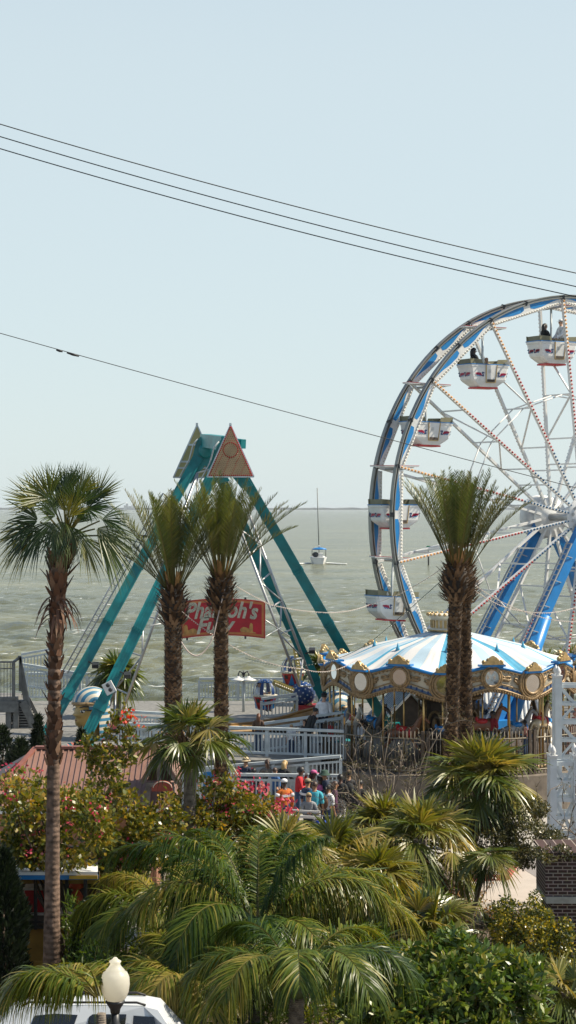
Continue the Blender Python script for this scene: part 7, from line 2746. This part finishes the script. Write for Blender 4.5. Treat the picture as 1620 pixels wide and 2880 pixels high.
person('person in bright pink shirt behind the turquoise shirt', stand(898, 2183, 1.62), 1.62, R(110), 'dark', pinkc, denim, ('black', 'bun'), sleeve='short')
person('person in turquoise T-shirt with back to us', stand(885, 2197, 1.78), 1.78, R(175), 'tan', turq, khaki, ('brown', 'short'), sleeve='short', stout=1.1)
person('person in dark green bucket hat and navy jacket', stand(915, 2167, 1.8), 1.8, R(-70), 'tan', nav, denim, hat=('bucket', greenc), arms=('fold', 'down'))
person('blonde person in sunglasses facing us with grey check shirt', stand(868, 2228, 1.66), 1.66, R(5), 'light', C('grey_check', (.25, .26, .27)), blk, ('blonde', 'long'), glasses=True, arms=('fold', 'fold'))
person('child with dark hair in a dark teal shirt in profile', stand(893, 2226, 1.4), 1.4, R(-75), 'tan', tealc, denim, ('black', 'short'), sleeve='short')
person('person in white top carrying a brown backpack', stand(922, 2206, 1.66), 1.66, R(140), 'tan', whitec, denim, ('black', 'tail'), sleeve='short', extra=[('backpack', C('brown_bag', (.1, .05, .03)))])
person('person in black top and zebra striped trousers', stand(957, 2177, 1.74), 1.74, R(165), 'dark', blk, zeb, ('black', 'curly'), stout=1.08)
person('person in brown cap and dark hooded jacket with black backpack', stand(981, 2166, 1.8), 1.8, R(180), 'tan', C('charcoal', (.03, .03, .033)), blk, hat=('cap', C('brown_cap', (.12, .08, .05))), extra=[('backpack', blk)])
person('child with brown hair in blue beside the zebra trousers', stand(992, 2290, 1.15), 1.15, R(160), 'tan', denim, denim, ('brown', 'short'))
# the ramp and deck
person('person in white T-shirt and dark cap on the ramp', stand(911, 1948, 1.88, 1.75), 1.88, R(165), 'light', whitec, nav, hat=('cap', blk), sleeve='short', stout=1.22, group='visitors on the ramp')
person('person in black bending on the ramp with dark hair in a bun', stand(866, 1991, 1.62, 1.6), 1.62, R(120), 'tan', blk, blk, ('black', 'bun'), lean=.45, group='visitors on the ramp')
person('child with long brown hair in a red top on the ramp', stand(927, 2021, 1.3, 1.45), 1.3, R(-60), 'light', redc, blk, ('brown', 'long'), group='visitors on the ramp')
person('child with dark hair and grey backpack behind the deck railing', stand(858, 2022, 1.42, 1.4), 1.42, R(-40), 'light', C('charcoal', (.03, .03, .033)), blk, ('brown', 'short'), shorts=True, legs='walk', extra=[('backpack', greyc)], group='visitors on the ramp')
person('small child with sandy hair and white shirt behind the deck railing', stand(820, 2036, 1.2, 1.4), 1.2, R(-20), 'light', whitec, denim, ('blonde', 'short'), sleeve='short', group='visitors on the ramp')
person('person with long auburn hair on the balloon ride platform', stand(727, 2006, 1.38, 1.6), 1.38, R(170), 'light', C('brown_top', (.09, .05, .03)), denim, ('auburn', 'long'), group='visitors on the ramp')
# on the rides
def on(o, dx, dy, dz): return V(o) + V((dx, dy, dz))
g0, g1 = GLOC[0].location, GLOC[1].location
person('person with dark hair in the top tub of the wheel', g0 + tv * -.42 - UP * 2.35 + nv * .1, 1.72, R(120), 'dark', blk, denim, ('black', 'long'), legs='sit', arms=('lap', 'lap'), group='riders on the wheel')
person('person in white cap and white shirt in the top tub', g0 + tv * .42 - UP * 2.2 + nv * .1, 1.76, R(-65), 'light', whitec, khaki, ('brown', 'short'), legs='sit', arms=('lap', 'lap'), hat=('cap', whitec), group='riders on the wheel')
person('person with dark hair leaning in the second tub of the wheel', g1 + tv * -.45 - UP * 2.45 + nv * .1, 1.75, R(110), 'dark', blk, denim, ('black', 'long'), legs='sit', arms=('out', 'lap'), lean=-.1, group='riders on the wheel')
person('bald person low in the second tub of the wheel', g1 + tv * .2 - UP * 2.62 + nv * .0, 1.6, R(-60), 'tan', khaki, denim, ('black', 'bald'), legs='sit', arms=('lap', 'lap'), group='riders on the wheel')
person('person in white shirt inside the balloon tub', TUB1 + V((-.24, 0, -1.62)), 1.6, R(60), 'light', whitec, denim, ('black', 'short'), legs='sit', arms=('out', 'out'), group='riders on small rides')
person('person standing in dark red shirt on the carousel platform', XY(1387, 66.6, FLOOR + .25), 1.5, R(-60), 'dark', C('dark_red', (.28, .02, .03)), denim, ('black', 'afro'), sleeve='short', group='riders on small rides')
person('person in black on a horse just right of the date palm pair', XY(1349, 66.7, FLOOR + .12), 1.25, R(160), 'dark', blk, denim, ('black', 'curly'), group='riders on small rides')
person('person in patterned shirt at the right end of the carousel', XY(1478, 67.3, FLOOR + .1), 1.28, R(-120), 'dark', C('maroon_print', (.16, .06, .05)), denim, ('black', 'short'), sleeve='short', group='riders on small rides')
person('person with black hair behind the left carousel fence', XY(1016, 68, FLOOR), 1.3, R(120), 'tan', whitec, blk, ('black', 'long'), group='riders on small rides')
# a blue pushchair beside the crowd
pc = thing('pushchair', 'folding pushchair with a bright blue hood in the crowd', 'pushchair', G(910, 2400))
o = pc.location.copy()
mb = MB()
vs, fs = [], []
for i in range(9):
    a = PI * i / 8
    for j in range(7):
        b_ = PI * .5 * j / 6
        vs.append(o + V((.26 * math.cos(a), -.05 - .3 * math.sin(a) * math.cos(b_) * .9, .62 + .3 * math.sin(a) * math.sin(b_) + .05)))
for i in range(8):
    for j in range(6): fs.append((i * 7 + j, i * 7 + j + 1, i * 7 + 8 + j, i * 7 + 7 + j))
mb.add(vs, fs, 0, True); mb.build('hood', C('royal_blue', (.015, .06, .36)), pc)
mb = MB(); mb.box(o + V((0, 0, .42)), (.42, .4, .06)); mb.box(o + V((0, .2, .66)), (.42, .05, .5)); mb.build('seat', C('royal_blue', 0), pc)
mb = MB()
for s in (-1, 1):
    mb.tube([o + V((s * .24, -.42, .1)), o + V((s * .24, .1, .5)), o + V((s * .24, .42, 1.02))], .014, 6); mb.tube([o + V((s * .24, .38, .1)), o + V((s * .24, -.1, .5))], .014, 6)
mb.tube([o + V((-.24, .42, 1.02)), o + V((.24, .42, 1.02))], .018, 6); mb.build('frame', steel, pc)
for s in (-1, 1):
    for y in (-.42, .38):
        mb = MB(); mb.lathe([(0, -.02), (.09, -.02), (.1, 0), (.09, .02), (0, .02)], 14, o + V((s * .27, y, .1)), rot=Matrix.Rotation(PI / 2, 3, 'Y')); mb.build('wheel', black, pc)
person('person in dark jacket half hidden right of the zebra striped trousers', stand(1012, 2192, 1.74), 1.74, R(150), 'tan', C('charcoal', 0), blk, ('black', 'short'))
person('person in plum top between the white backpacker and the zebra striped trousers', stand(940, 2196, 1.68), 1.68, R(100), 'tan', C('plum', (.09, .03, .07)), denim, ('brown', 'long'))
person('person in blue shirt beyond the taupe top, by the low railing', stand(772, 2158, 1.62), 1.62, R(140), 'light', C('mid_blue', (.04, .13, .34)), denim, ('brown', 'short'), sleeve='short')
